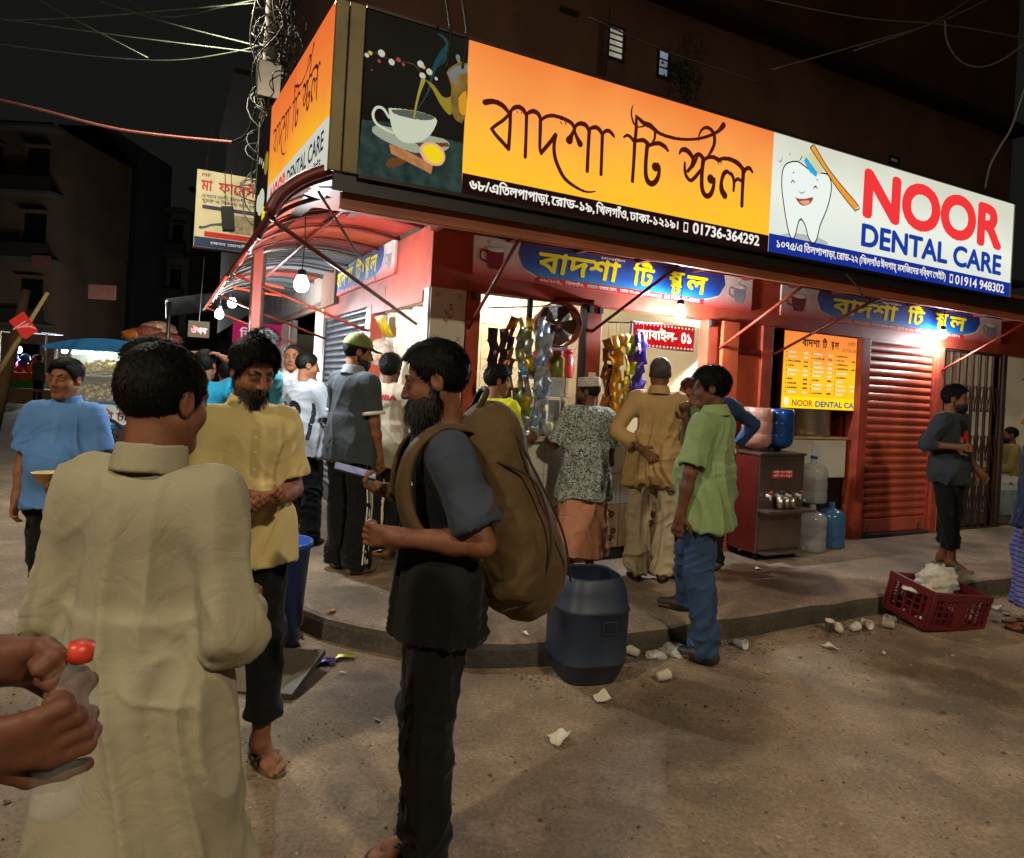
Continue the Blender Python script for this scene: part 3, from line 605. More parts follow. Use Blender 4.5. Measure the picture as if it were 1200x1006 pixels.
printmesh('lettering',fit('NOOR',xo+.14,xo+.68,2.81,.2,.008),.004,M_rtxt,G,-.0015); printmesh('lettering',fit('DENTAL CARE',xo+.72,LS-.06,2.83,.15,.003),.004,emis('dark print','#2c3550',.6),G,-.0015)
printmesh('lettering',fit('েরাড-২২ েগইট',xo+.8,LS-.1,2.735,.07,.001),.004,emis('dark print','#2c3550',.6),G,-.0015)
printmesh('picture_cup',ccw([circ(.26,2.93,.15,16,.7),circ(.12,2.95,.07,12)]),.006,emis('cup white','#d3d8c0',.85),G,-.0015); printmesh('picture_lemon',ccw([circ(.4,2.8,.07,12)]),.006,emis('lemon','#efd01c',1.0),G,-.002)
printmesh('picture_pot',ccw([circ(.42,3.2,.09,12)]),.006,emis('spout','#a8922c',.7),G,-.0015); printmesh('picture_blossom',ccw([circ(.1,3.3,.03,8),circ(.2,3.27,.025,8),circ(.28,3.22,.03,8)]),.006,emis('blossom#d8d8c8','#d8d8c8',.75),G,-.0015)
# ---------------- printed blue fascia banners
def gradmat(name,stops,z0,z1,rough=.45,axis=2):
    m,n,b=nodes(name); L=n.links.new; tc=n.nodes.new('ShaderNodeTexCoord'); sp=n.nodes.new('ShaderNodeSeparateXYZ'); L(tc.outputs['Object'],sp.inputs[0])
    mr=n.nodes.new('ShaderNodeMapRange'); mr.inputs[1].default_value=z0; mr.inputs[2].default_value=z1; L(sp.outputs[axis],mr.inputs[0]); rp=n.nodes.new('ShaderNodeValToRGB'); L(mr.outputs[0],rp.inputs[0])
    while len(rp.color_ramp.elements)<len(stops): rp.color_ramp.elements.new(.5)
    for e,(p,c) in zip(rp.color_ramp.elements,stops): e.position=p; e.color=lin(c)
    nz=n.nodes.new('ShaderNodeTexNoise'); nz.inputs['Scale'].default_value=4; nz.inputs['Detail'].default_value=6; L(tc.outputs['Object'],nz.inputs['Vector'])
    r2=n.nodes.new('ShaderNodeValToRGB'); r2.color_ramp.elements[0].position=.35; r2.color_ramp.elements[0].color=(.62,.58,.55,1); r2.color_ramp.elements[1].position=.6; L(nz.outputs[0],r2.inputs[0])
    mm=n.nodes.new('ShaderNodeMixRGB'); mm.blend_type='MULTIPLY'; mm.inputs[0].default_value=.7; L(rp.outputs[0],mm.inputs[1]); L(r2.outputs[0],mm.inputs[2]); L(mm.outputs[0],b.inputs['Base Color'])
    b.inputs['Roughness'].default_value=rough; return m
M_ban0=gradmat('banner pink',[(0,'#c4413c'),(.45,'#d9b7ad'),(1,'#d8d2cc')],2.41,2.71); M_ban1=gradmat('banner blue',[(0,'#1f8fd0'),(.35,'#1a55b0'),(1,'#1d1c5a')],2.44,2.71); M_yel=mat('banner yellow','#e6d816',.45,var=.12,bump=0); M_wp=mat('print white','#dcd8d0',.5,bump=0); M_mr=mat('print maroon','#7a1418',.5,bump=0); M_rp=mat('print red','#c22a2c',.5,bump=0); M_gp=mat('print grey','#8a8c92',.5,bump=0)
def banner(label,loc,rz,w,h=.30,mirror=False,both='cup'):
    B=thing('banner_sign',label,'sign',loc,rz); z0=2.41
    boxo('board',0,w,0,.02,z0,z0+h,M_ban0,B)
    k=w/2.885
    X=lambda t:t*k
    P=[np.array([(X(.40),z0+h-.003),(X(.38),z0+h*.7),(X(.43),z0+h*.35),(X(.55),z0+.055),(X(2.30),z0+.055),(X(2.47),z0+h*.35),(X(2.54),z0+h*.7),(X(2.52),z0+h-.003)])]
    printmesh('blue_field',ccw(P),.004,M_ban1,B,-.0012)
    printmesh('blue_field_edge',ccw(stroke([(X(.385),z0+h-.004,.008),(X(.37),z0+h*.7,.008),(X(.42),z0+h*.35,.008),(X(.55),z0+.05,.008)],3)+stroke([(X(2.53),z0+h-.004,.008),(X(2.55),z0+h*.7,.008),(X(2.48),z0+h*.35,.008),(X(2.30),z0+.05,.008)],3)),.004,M_wp,B,-.002)
    boxo('red_strip',X(.56),X(2.29),-.0018,-.0004,z0+.004,z0+.05,M_rp,B)
    sc_=.235; P=fit('বাদশা',X(.56),X(1.36),z0+.095,sc_,.006,.12)+fit('িট',X(1.49),X(1.72),z0+.095,sc_,.006,.12)+fit('ষ',X(1.87),X(2.06),z0+.15,sc_*.72,.005,.12)+fit('ট',X(1.90),X(2.03),z0+.062,sc_*.52,.005,.1)+fit('ল',X(2.08),X(2.33),z0+.095,sc_,.006,.12)
    printmesh('lettering',P,.003,M_yel,B,-.003)
    P=[]
    for t,a,b in [('৬৮/১/এ,',.58,.78),('িখলগাঁও,',.82,1.0),('েগাড়ান বাজার েরাড,',1.03,1.33),('েরাড নং-১৯,',1.36,1.58),('ঢাকা-১২১৯।',1.6,1.8)]: P+=fit(t,X(a),X(b),z0+.017,.035,.0008)
    P+=fit('01736-364292',X(1.84),X(2.24),z0+.015,.042,.001); printmesh('lettering',P,.002,M_wp,B,-.003)
    printmesh('lettering',fit('েমাবাইল',X(1.15),X(1.4),z0+h-.03,.025,.0005),.002,M_wp,B,-.003)
    for cx_,m in ((.18,M_mr),(2.72,M_gp)):
        c=X(cx_); P=[np.array([(c-.075*k,z0+.21),(c+.075*k,z0+.21),(c+.07*k,z0+.12),(c+.045*k,z0+.06),(c-.045*k,z0+.06),(c-.07*k,z0+.12)])]+stroke([(c-.07*k,z0+.19,.016),(c-.12*k,z0+.19,.016),(c-.12*k,z0+.13,.016),(c-.07*k,z0+.11,.016)],3)
        printmesh('cup_picture',ccw(P),.004,m,B,-.0016); printmesh('cup_picture',ccw([circ(c,z0+.21,.075*k,14,.22)]),.004,M_wp,B,-.0022)
        printmesh('cup_picture',ccw(stroke([(c-.02,z0+.235,.008),(c-.03,z0+.26,.012),(c,z0+.285,.008)],3)),.004,M_wp,B,-.0022)
    return B
banner('blue and yellow tea stall banner above the tiled counter',LW(-.03,-.022),ANG,2.885)
banner('blue and yellow tea stall banner above the red shutter and gate',LW(3.25,-.022),ANG,3.8)
B=banner('blue and yellow tea stall banner over the side street opening',LW(-.372,3.62),ANG-PI/2,2.75); B.location.z=.07
# ---------------- running LED sign, menu board, little signs
D=bthing('led_sign','red running LED sign glowing inside the counter opening','led sign',1.60,.12,0)
boxo('case',-.01,.70,0,.04,1.985,2.215,M_blackm,D); boxo('display',0,.69,-.006,-.001,1.995,2.205,emis('led red','#c81a20',1.1,.3,40),D)
printmesh('lettering',fit('েমাবাইল-',.04,.49,2.065,.12,.0022)+fit('0১',.54,.66,2.06,.13,.003),.003,emis('led white','#ffe9d0',2.5),D,-.008)
P=[]
for i in range(17): P+=[circ(.02+i*.0405,2.192,.007,6),circ(.02+i*.0405,2.008,.007,6)]
printmesh('led_dots',ccw(P),.003,emis('led white','#ffe9d0',2.5),D,-.008)
Mn=bthing('menu_board','backlit yellow and orange menu board with three price columns','menu board',3.375,.02,0)
boxo('box',-.01,1.085,.008,.06,1.50,2.285,M_maroon,Mn); boxo('panel',0,1.075,0,.0075,1.51,2.275,grad_emis('menu lit',[(0,'#ffc21e'),(.45,'#ffc62a'),(.75,'#fba13c'),(1,'#f58a3e')],1.55,2.27,1.05),Mn)
boxo('yellow_strip',.001,1.074,-.002,-.0004,1.512,1.63,emis('menu yellow','#ffdf18',1.05),Mn)
printmesh('lettering',fit('বাদশা',.24,.50,2.14,.105,.003)+fit('িট',.54,.61,2.14,.105,.003)+fit('ষ',.67,.72,2.165,.075,.002)+fit('ট',.68,.715,2.13,.05,.002)+fit('ল',.725,.79,2.14,.105,.003),.003,M_brown,Mn,-.003)
printmesh('lettering',fit('01736-36',.85,1.07,2.12,.05,.001)+fit('েমাবাইল',.93,1.05,2.19,.05,.001),.003,emis('menu faint','#c06a2c',.9),Mn,-.003)
printmesh('lettering',fit('NOOR',.14,.44,1.535,.085,.002),.003,emis('menu red','#d0503a',.9),Mn,-.003); printmesh('lettering',fit('DENTAL CA',.48,1.07,1.535,.078,.002),.003,emis('menu blue','#3a4a96',.8),Mn,-.003)
printmesh('tooth_mark',ccw([circ(.06,1.575,.035,12,1.2)]),.003,M_wtxt,Mn,-.003)
pw,pb=[],[]
for c in range(3):
    for r in range(10):
        x=.03+c*.36; z=2.06-r*.044; pb.append(np.array([(x,z),(x+.012,z),(x+.012,z+.012),(x,z+.012)])); L_=random.uniform(.07,.16); tgt=pw if random.random()<.55 else pb
        xx=x+.03
        while xx<x+.03+L_: w_=random.uniform(.012,.03); h_=random.uniform(.010,.017); tgt.append(np.array([(xx,z),(xx+w_,z),(xx+w_,z+h_),(xx,z+h_)])); xx+=w_+.005
        if c<2 or random.random()<.4: tgt.append(np.array([(x+.25,z),(x+.31,z),(x+.31,z+.014),(x+.25,z+.014)]))
printmesh('price_lines',ccw(pw),.004,M_wtxt,Mn,-.003); printmesh('price_lines',ccw(pb),.004,emis('menu brown','#8a4420',.7),Mn,-.003)
nt_=boxo('paper_notice',1.06,1.13,-.026,-.0215,1.66,1.73,M_wp); nt_.location=LW(0,0); nt_.rotation_euler.z=ANG; tag(nt_,'small white paper notice stuck on the middle red post','notice')
# pharmacy sign hanging off the side building
ph=PD(268,249,9); H_=bthing('pharmacy_sign','cream hanging pharmacy sign with red Bengali lettering','sign'); H_.location=Vector((ph.x,ph.y,0))
zc=ph.z; w_,h_=.40,.50
boxo('board',-w_,w_,0,.09,zc-h_,zc+h_,mat('sign cream','#d8cda6',.5,var=.12,scale=2,dirt=.3),H_); boxo('frame',-w_-.015,w_+.015,.004,.095,zc-h_-.02,zc-h_-.001,M_frame,H_)
printmesh('lettering',fit('মা',-.35,-.21,zc+.24,.2,.005)+fit('ফােমসী',-.14,.36,zc+.24,.2,.005)+stroke([(.13,zc+.39,.02),(.19,zc+.44,.014)]),.004,M_rp,H_,-.0015)
printmesh('lettering',fit('MF',-.34,-.24,zc+.42,.06,.001),.003,M_mr,H_,-.0015)
printmesh('lettering',fit('এখােন েদশী, িবেদশী, ঔষধ',-.33,.36,zc+.15,.06,.001)+fit('খুচরা ও িবক্রয় করা হয়',-.33,.33,zc+.09,.06,.001),.003,mat('print dark','#3a3630',.5),H_,-.0015)
boxo('strip',-.32,.36,-.0015,-.0004,zc+.0,zc+.05,mat('print purple','#3a2a50',.5),H_); boxo('strip',-.28,.36,-.0015,-.0004,zc-.36,zc-.29,M_rp,H_); boxo('strip',-.395,.395,-.0015,-.0004,zc-.497,zc-.37,mat('print navy','#22305e',.5),H_)
boxo('picture_block',.02,.36,-.0015,-.0004,zc-.27,zc-.03,mat('print tan','#9a8c6e',.5,var=.6,scale=22),H_); printmesh('lettering',fit('েফান েমাবাইল',-.2,.3,zc-.45,.05,.001),.003,M_wp,H_,-.003)
printmesh('picture',ccw(stroke([(-.33,zc-.25,.04),(-.28,zc-.24,.03),(-.2,zc-.2,.03),(-.12,zc-.18,.03),(-.05,zc-.16,.05),(-.04,zc-.08,.04)],3)),.005,mat('print teal','#3c5a60',.5),H_,-.0015)
for x in (-.3,.3): MB().tube([(x,.05,zc+h_),(x+.05,.1,zc+h_+.55)],.008,6).build('hanger',M_frame,H_)
# black speaker box hung by a cord in front of it
sb=thing('speaker_box','black box speaker hanging on cords before the pharmacy sign','speaker',PD(267,257,8.4),ANG)
MB().box(-.07,.07,-.06,.06,-.15,.15,0,.015).build('case',M_blackm,sb,rot=(0,-.12,0)); MB().tube([(-.03,0,.14),(-.06,.02,.6)],.005,5).tube([(.04,0,.14),(.01,.02,.62)],.005,5).build('cord',M_blackm,sb)
# ================================================================ SIDE CANOPY
CN=bthing('canopy','curved red and silver sheet canopy over the side pavement','canopy',0,0,0)
prof=catmull([(-.352,2.80),(-.75,2.83),(-1.1,2.79),(-1.38,2.68),(-1.54,2.55),(-1.6,2.43)],5)
cols=[('#b08f93',.25),('#b5502f',.4),('#a33a2c',.4),('#b5502f',.4),('#8f4038',.4),('#8f979c',.35),('#7f8a92',.35),('#8f979c',.35),('#a9453a',.4),('#7f8a92',.35),('#8f979c',.35),('#7f8a92',.35)]
y=-.92
for i,(c,r_) in enumerate(cols):
    w_=.58; mb=MB(); ny=16
    for k in range(ny+1):
        yy=y+w_*k/ny; 
        for a in prof: mb.v.append((a[0],yy,a[1]+.008*math.sin(yy*2*PI/.09)))
    m_=len(prof)
    for k in range(ny):
        for j in range(m_-1): q=k*m_+j; mb.f.append((q,q+1,q+m_+1,q+m_)); mb.mi.append(0)
    mb.build('canopy_sheet',mat('canopy '+c,c,r_,metal=.35,var=.25,scale=3,bump=.1,dirt=.5),CN,True)
    MB().tube([(a[0]*.995,y,a[1]-.03) for a in prof],.016,6).build('canopy_rib',M_maroon if i<5 else M_steel,CN,True)
    y+=w_+.004
MB().tube([(a[0]-.01,-.955,a[1]+.0) for a in prof],.035,8).build('end_trim',M_maroon,CN,True)
MB().tube([(-1.6,-.95,2.43),(-1.6,6.1,2.43)],.022,8).build('edge_tube',M_maroon,CN,True)
MB().tube([(-1.0,-.95,2.76),(-1.0,6.1,2.76)],.018,8).build('purlin',M_maroon,CN,True)
for y0,y1 in ((-.85,.25),(1.62,1.62),(3.6,3.6),(5.6,5.6)): MB().tube([(-1.58,y0,2.42),(-.36,y1,2.02)],.013,8).build('strut',M_maroon if y0<0 else M_red,CN,True)
MB().tube([(-1.3,-.6,2.68),(-.9,-.2,2.35),(-.9,-.2,2.3)],.009,6).build('hanger',M_steel,CN,True)
MB().box(-1.42,-1.34,1.59,1.67,.15,2.70,0,.008).build('post',M_red,CN)
for pts in ([(-1.52,2.1,2.46),(-1.3,2.4,2.47),(-1.0,2.7,2.47)],[(-1.5,2.5,2.40),(-1.2,2.9,2.42),(-.9,3.2,2.44)],[(-1.615,1.8,2.41),(-1.615,4.0,2.40),(-1.615,5.6,2.40)]):
    ls=MB().tube([tuple(p) for p in catmull(pts,6)],.010,5).build('led_strip',emis('led strip red','#ff5a3c',2.2)); ls.location=LW(0,0); ls.rotation_euler.z=ANG; tag(ls,'glowing red LED strip running along the side canopy','led strip','red LED strips on the canopy')
# ================================================================ LAMPS
M_bulb=emis('bulb glow',(.86,.95,1.0),18); M_holder=mat('lamp holder','#1c1c1c',.5)
bprof=[(.0,-.075),(.018,-.072),(.031,-.06),(.036,-.042),(.034,-.022),(.024,0),(.018,.012)]
def bulb(label,p,cord=.35,r=1.0,m=None,power=115):
    b=thing('light_bulb',label,'bulb',p,0,'bare bulbs under the canopies')
    MB().lathe([(a*r,z*r) for a,z in bprof],14).build('glass',m or M_bulb,b,True)
    MB().lathe([(.018*r,.010),(.021*r,.012),(.021*r,.05),(.008,.06),(.0,.06)],12).build('holder',M_holder,b,True)
    ld=bpy.data.lights.new('bulb_light','POINT'); ld.energy=power; ld.color=(.9,.96,1.0); ld.shadow_soft_size=.03; lo=bpy.data.objects.new('bulb_light',ld); COL.objects.link(lo); lo.parent=b; lo.location=(0,0,-.125*r)
    MB().tube([(0,0,.055),(.01,0,.06+cord*.5),(0,0,.06+cord)],.004,5).build('cord',M_holder,b)
    return b
bulb('glaring bare bulb under the curved side canopy',LW(-1.2,.42,2.30),.42,1.5)
bulb('upper of two bare bulbs further along the side canopy',LW(-1.40,3.9,2.42),.2,1.4)
bulb('lower of two bare bulbs further along the side canopy',LW(-1.52,4.1,2.29),.15,1.4)
bulb('glaring bare bulb hung before the blue counter banner',LW(1.876,-.16,2.35),.2,1.5)
p=WALL(1105,388,-.12); bulb('bare bulb beside the collapsible gate under the banner',LW(p.x,-.12,p.z),.2,1.2,power=62)
# ceiling lamps inside the lit rooms
def tubelamp(label,x,y,z,s,rz=ANG,l=.9,col=(1,.93,.78)):
    t=thing('tube_lamp',label,'lamp',LW(x,y,z),rz,'tube lamps inside the shops'); MB().tube([(-l/2,0,0),(l/2,0,0)],.016,10).build('tube',emis('tube glow %g'%s,col,s),t,True); boxo('fitting',-l/2-.03,l/2+.03,-.025,.025,.02,.055,M_white,t); return t
tubelamp('white tube lamp on the tea stall ceiling',1.2,1.2,2.54,230)
tubelamp('white tube lamp on the passage room ceiling',8.1,.8,2.54,90,l=.7)
# street lamps: two behind the camera, the right one added to soften the shadows
def street_lamp(label,p,h,arm,power,col,size=.4):
    t=thing('street_lamp',label,'street lamp',p,0,'street lamps')
    MB().tube([(0,0,0),(0,0,h*.5),(0,0,h)],[.07,.06,.045],10).build('pole',M_steel,t,True)
    a=Vector(arm); MB().tube([(0,0,h-.1),(a.x*.5,a.y*.5,h+.2),(a.x,a.y,h+.1)],.025,8).build('arm',M_steel,t,True)
    ang=math.atan2(a.y,a.x); hd=MB().box(-.3,.3,-.12,.12,0,.09,0,.03).build('lamp_head',M_steel,t,loc=(a.x,a.y,h+.06)); hd.rotation_euler.z=ang
    boxo('lens',-.24,.24,-.09,.09,-.012,-.002,emis('street lens',col,14),hd)
    ld=bpy.data.lights.new('lamp_light','AREA'); ld.shape='RECTANGLE'; ld.size=size; ld.size_y=size*.5; ld.energy=power; ld.color=col
    lo=bpy.data.objects.new('lamp_light',ld); COL.objects.link(lo); lo.parent=t; lo.location=(a.x,a.y,h+.02)
    return t
street_lamp('grey street lamp across the road on the left',(-7.5,-4.5,0),7.5,(1.6,.9,0),920,(1,.85,.62),.7)
street_lamp('added grey street lamp out of view behind on the right',(5.5,-6.0,0),7.5,(-1.2,1.2,0),1000,(1,.84,.6),.7)
# ================================================================ THINGS AT THE STALL
# round fan
fz=2.10; fn=bthing('wall_fan','round red wall fan with grey blades inside the counter opening','fan',.76,.02,fz); fn.rotation_euler=(0,R(0),ANG-.2)
MB().lathe([(.175,-.09),(.185,-.09),(.185,.09),(.175,.09),(.175,-.09)],28,cap=False).build('drum',M_red,fn,True,rot=(PI/2,0,0))
bl=MB()
for k in range(5):
    a=k*2*PI/5
    pts=[(.03,-.02,-.02),(.155,-.075,-.03),(.168,.0,0),(.15,.06,.03),(.03,.02,.02)]
    bl.add([(x*math.cos(a)-y*math.sin(a),x*math.sin(a)+y*math.cos(a),z) for x,y,z in pts],[(0,1,2,3,4)])
bl.build('blades',mat('fan blade','#6e6a66',.4,metal=.5),fn,rot=(PI/2,0,0)); MB().lathe([(0,.06),(.03,.055),(.038,.04),(.038,-.05),(0,-.05)],14).build('hub',M_alu,fn,True,rot=(PI/2,0,0))
gd=MB()
for r_ in (.07,.115,.15): gd.tube([(r_*math.cos(a),-.095,r_*math.sin(a)) for a in np.linspace(0,2*PI,25)],.0025,4)
for k in range(8): a=k*PI/4; gd.tube([(.03*math.cos(a),-.095,.03*math.sin(a)),(.18*math.cos(a),-.09,.18*math.sin(a))],.0025,4)
gd.build('guard',M_maroon,fn); boxo('mount',-.28,.30,-.03,.03,.19,.225,M_maroon,fn); boxo('mount',-.255,-.225,-.03,.03,-.25,.19,M_blackm,fn)
# hanging strips of snack packets
def pillow(w,h,t,nx=4,nz=5):
    mb=MB()
    for s in (-1,1):
        for j in range(nz+1):
            for i in range(nx+1):
                u_,v_=i/nx*2-1,j/nz*2-1; b_=max(0,(1-u_**4))*max(0,(1-abs(v_)**3)); mb.v.append((u_*w/2*(1-.06*(1-v_*v_)),s*t/2*b_**.6+.002*math.sin(u_*9+v_*7),v_*h/2))
    n_=(nx+1)*(nz+1)
    for s in (0,1):
        for j in range(nz):
            for i in range(nx):
                a=s*n_+j*(nx+1)+i; q=(a,a+1,a+nx+2,a+nx+1); mb.f.append(q if s==0 else q[::-1]); mb.mi.append(0)
    return mb
pk=[pillow(.078,.110,.026).mesh('snack_packet') for _ in range(1)]
def foil(c): return mat('foil '+c,c,.28,metal=.35,var=.5,scale=16,bump=.35,bscale=28,dist=.012)
PKM={}
def packet_mesh(c,wh=None):
    if c not in PKM:
        me=pk[0].copy(); me.materials.append(foil(c)); me.shade_smooth(); PKM[c]=me
    return PKM[c]
def strip(label,lx,ly,ztop,cs,n,group):
    t=bthing('snack_strip',label,'snack strip',lx,ly,ztop,group); z=-.06
    MB().tube([(0,0,.10),(0,0,-.08*(n+2))],.002,4).build('string',M_blackm,t)
    for i in range(n+3):
        link('snack_packet',packet_mesh(cs[i%len(cs)]),t,loc=(random.uniform(-.012,.012),random.uniform(-.012,.012),z),rot=(random.uniform(-.3,.3),random.uniform(-.35,.35),random.uniform(-1.1,1.1))); z-=.077
Gs='snack packet strips hung at the counter'
pA=WALL(600,400,-.10); 
for k,(dx,zt,cs,n,lab) in enumerate([(-.10,2.02,['#2b1830','#3a2230'],4,'dark purple snack packets on the left end of the rack'),(-.02,2.02,['#3a2026','#54322a'],7,'dark brown snack packets hanging in a strip'),(.05,2.12,['#8a5a20','#6a3a22','#2b1830'],8,'brown and tan snack packets hanging in a strip'),(.13,2.12,['#8d9260','#77806a','#5d6a70'],9,'grey green snack packets hanging in a long strip'),(.21,2.13,['#b8a21e','#5f7a3a','#8a8f96','#7a8288'],9,'yellow and green snack packets hanging in a strip'),(.29,2.14,['#8fa2b8','#7288a8','#9aa4ae'],9,'silver blue snack packets hanging in a long strip'),(.37,2.10,['#7f97b4','#a7b2bf','#8a949c'],8,'pale blue snack packets on the rack end by the fan')]):
    strip(lab,pA.x+dx-.06,-.10-.03*(k%2),zt,cs,n,Gs)
MB().tube([(pA.x-.22,-.11,2.16),(pA.x+.42,-.11,2.24)],.006,6).build('rod',M_blackm,bthing('snack_rod','thin black rod holding the snack strips beside the fan','rod'),True)
pB=WALL(722,400,-.10)
for k,(dx,zt,cs,n,lab) in enumerate([(-.04,2.02,['#8a5420','#6e3c1c'],7,'amber snack packets hanging next to the middle red post'),(.03,2.05,['#c08a1e','#a86e1c'],8,'golden snack packets hanging in a strip'),(.10,2.07,['#c9941f','#b5801c'],7,'gold snack packets in the middle of the row'),(.17,2.07,['#b98a1e','#a09022'],6,'mustard snack packets hanging in a strip'),(.24,2.08,['#9aa022','#4a6a3a','#5a3a7a'],6,'green and yellow snack packets hanging in a strip'),(.31,2.09,['#3a2c8a','#48369a'],5,'violet snack packets hanging in a strip'),(.38,2.09,['#3f2f90','#54409c'],5,'purple snack packets at the row end by the LED sign')]):
    strip(lab,pB.x+dx*.85-.05,-.10-.03*(k%2),zt,cs,n,Gs)
MB().tube([(pB.x-.1,-.11,2.15),(pB.x+.45,-.11,2.19)],.006,6).build('rod',M_blackm,bthing('snack_rod','thin black rod holding the golden and purple snack strips','rod'),True)
# glass showcase with jars on top
M_glass=mat('clear glass','#dfe6e4',.04,var=0,bump=0,alpha=.14,spec=.8); 
sh=bthing('glass_showcase','narrow white framed glass showcase standing on the counter','showcase',.66,.16,1.19)
fr=MB()
for x in (0,.26):
    for y_ in (0,.25): fr.box(x,x+.025,y_,y_+.025,0,.46)
fr.box(0,.285,0,.275,.46,.485).box(0,.285,0,.275,-.0,.012); fr.build('frame',M_white,sh)
for z in (.15,.30): boxo('shelf',.026,.259,.03,.25,z,z+.008,M_glass,sh)
boxo('pane',.026,.259,.004,.008,.013,.459,M_glass,sh)
for i,c in enumerate(['#a9b03a','#c9c0a0','#8f9a4a','#c0b890','#b8a060']): MB().lathe([(.0,0),(.03,0),(.03,.07),(.02,.085),(0,.085)],10).build('packed_item',mat('item'+c,c,.5),sh,True,loc=(.06+.08*(i%3),.1,.014+.156*(i//3)+.0))
def jar(label,lx,ly,z,c,lidc,h=.2,r=.065):
    j=bthing('snack_jar',label,'jar',lx,ly,z,'plastic jars on the showcase'); MB().lathe([(0,0),(r,0),(r*1.02,.02),(r,h*.8),(r*.75,h*.9),(r*.75,h)],18).build('jar_body',mat('jar '+c,c,.25,var=.5,scale=24,bump=.3,bscale=30),j,True); MB().lathe([(r*.8,h*.97),(r*.82,h*1.13),(0,h*1.14)],18).build('lid',mat('lid '+lidc,lidc,.4),j,True)
jar('tall orange jar with brown lid on the glass showcase',.74,.22,1.676,'#c2542a','#8a4a34',.24,.075); jar('jar with green snacks and pink lid on the glass showcase',.90,.24,1.676,'#6d7a30','#c0506a',.2,.07); jar('red lidded jar beside the middle red post',1.06,.32,1.676,'#a83a3a','#a02a3a',.22,.06)
mg=bthing('blue_mug','small bright blue plastic mug on the showcase','mug',.60,.2,1.676); MB().lathe([(0,0),(.045,0),(.055,.10),(.05,.10),(.042,.01)],14).tube([(.05,0,.08),(.085,0,.07),(.085,0,.03),(.048,0,.02)],.007,6).build('cup',mat('mug blue','#2b86c8',.35),mg,True)
tb=bthing('teal_bin','small teal plastic bin on the counter','bin',.45,.12,1.19); MB().lathe([(.06,0),(.075,.15),(.08,.15),(.08,.165),(.07,.165),(.055,.01)],4,sx=1.2).build('tub',mat('teal plastic','#1f6a60',.4),tb,False)
pot=bthing('tea_pan','blackened tea pan on the counter','pan',.28,.2,1.19); MB().lathe([(0,.0),(.1,.0),(.13,.08),(.135,.085),(.125,.08),(.09,.01)],18).build('pan_body',M_steel,pot,True)
cu=bthing('hanging_cloth','long black cloth hanging over the counter beside the post','cloth',1.24,-.035,.95)
cm=MB(); 
for j in range(11):
    for i in range(9): cm.v.append((i/8*.12,.012*math.sin(i*1.6+j*.3),j/10*.85))
for j in range(10):
    for i in range(8): a=j*9+i; cm.f.append((a,a+1,a+10,a+9)); cm.mi.append(0)
cm.build('cloth_sheet',mat('black cloth','#14121a',.9),cu,True); boxo('hem',-.002,.122,-.016,.018,.845,.86,mat('black cloth','#14121a',.9),cu)
# plastic sheet and packets at the side opening
ps=bthing('plastic_sheet','crumpled clear plastic sheet hung in the side opening','plastic sheet',-.30,.2,1.05); cm=MB()
for j in range(15):
    for i in range(25): cm.v.append((.02*math.sin(i*.9+.7*math.sin(j*.5))+.008*math.sin(i*2.3+j),i/24*1.2,j/14*1.12))
for j in range(14):
    for i in range(24): a=j*25+i; cm.f.append((a,a+1,a+26,a+25)); cm.mi.append(0)
cm.build('sheet',mat('milky plastic','#d8d4c0',.25,var=.1,alpha=.55,bump=.2,bscale=12),ps,True); MB().tube([(0,-.03,1.12),(0,1.25,1.12)],.006,6).build('wire',M_steel,ps)
pz=SIDE(450,383,-.37); yp=bthing('yellow_packet','bright yellow packet tied to the plastic at the side opening','packet',-.37,pz.y,pz.z); o=link('packet_body',pillow(.30,.2,.05).mesh('packet_body'),yp,foil('#c7a61c'),True,rot=(0,.0,-PI/2)); o.rotation_euler=(.5,0,-PI/2)
MB().tube([(0,0,.1),(0,.02,.35)],.002,4).build('string',M_blackm,yp)
pz=SIDE(450,415,-.37); bb=bthing('bread_bag','clear bag of brown buns at the side opening','bread bag',-.40,pz.y,pz.z-.12); v,f=ico(.17,3,.6,1,.75,(0,0,.13)); v=[(x+.012*math.sin(y*40),y+.01*math.sin(z*37),z) for x,y,z in v]; MB().add(v,f).build('bag',mat('bag plastic','#e8e0d0',.15,alpha=.35,bump=.3,bscale=30),bb,True)
for i in range(7): v,f=ico(.055,2,1,1,.7); MB().add(v,f).build('bun',mat('bun','#9a6a3a',.6,var=.3),bb,True,loc=(random.uniform(-.03,.03),-.12+.045*i,.08+.06*(i%3)))
# ---------------- water dispenser
wd=bthing('water_dispenser','steel water dispenser cabinet with four taps and drip tray','water dispenser',2.67,-.40,.15)
M_disp=mat('dull steel','#8a7a70',.36,metal=.85,var=.3,scale=5,bump=.06,bscale=90,dirt=.4,dscale=2.5)
boxo('cabinet',0,.57,0,.34,.06,.93,M_disp,wd,.01); boxo('top_plate',-.012,.582,-.012,.345,.932,.955,M_disp,wd,.004); boxo('side_panel',-.006,-.001,.012,.33,.07,.92,M_maroon,wd)
for x in (.03,.50):
    for y_ in (.03,.27): boxo('foot',x,x+.04,y_,y_+.04,0,.058,M_blackm,wd)
boxo('lower_panel',.02,.55,-.006,-.001,.09,.42,M_disp,wd,.002); boxo('drip_tray',-.01,.58,-.14,-.002,.435,.46,M_disp,wd,.004); boxo('kick_plate',.02,.55,-.09,-.002,.062,.078,M_disp,wd,.003)
boxo('red_label',.15,.42,-.004,-.0005,.73,.80,M_rp,wd); printmesh('lettering',fit('পািন পান করুন',.165,.405,.775,.028,.0006)+fit('পািন পান করুন',.165,.405,.742,.028,.0006),.002,M_wp,wd,-.005)
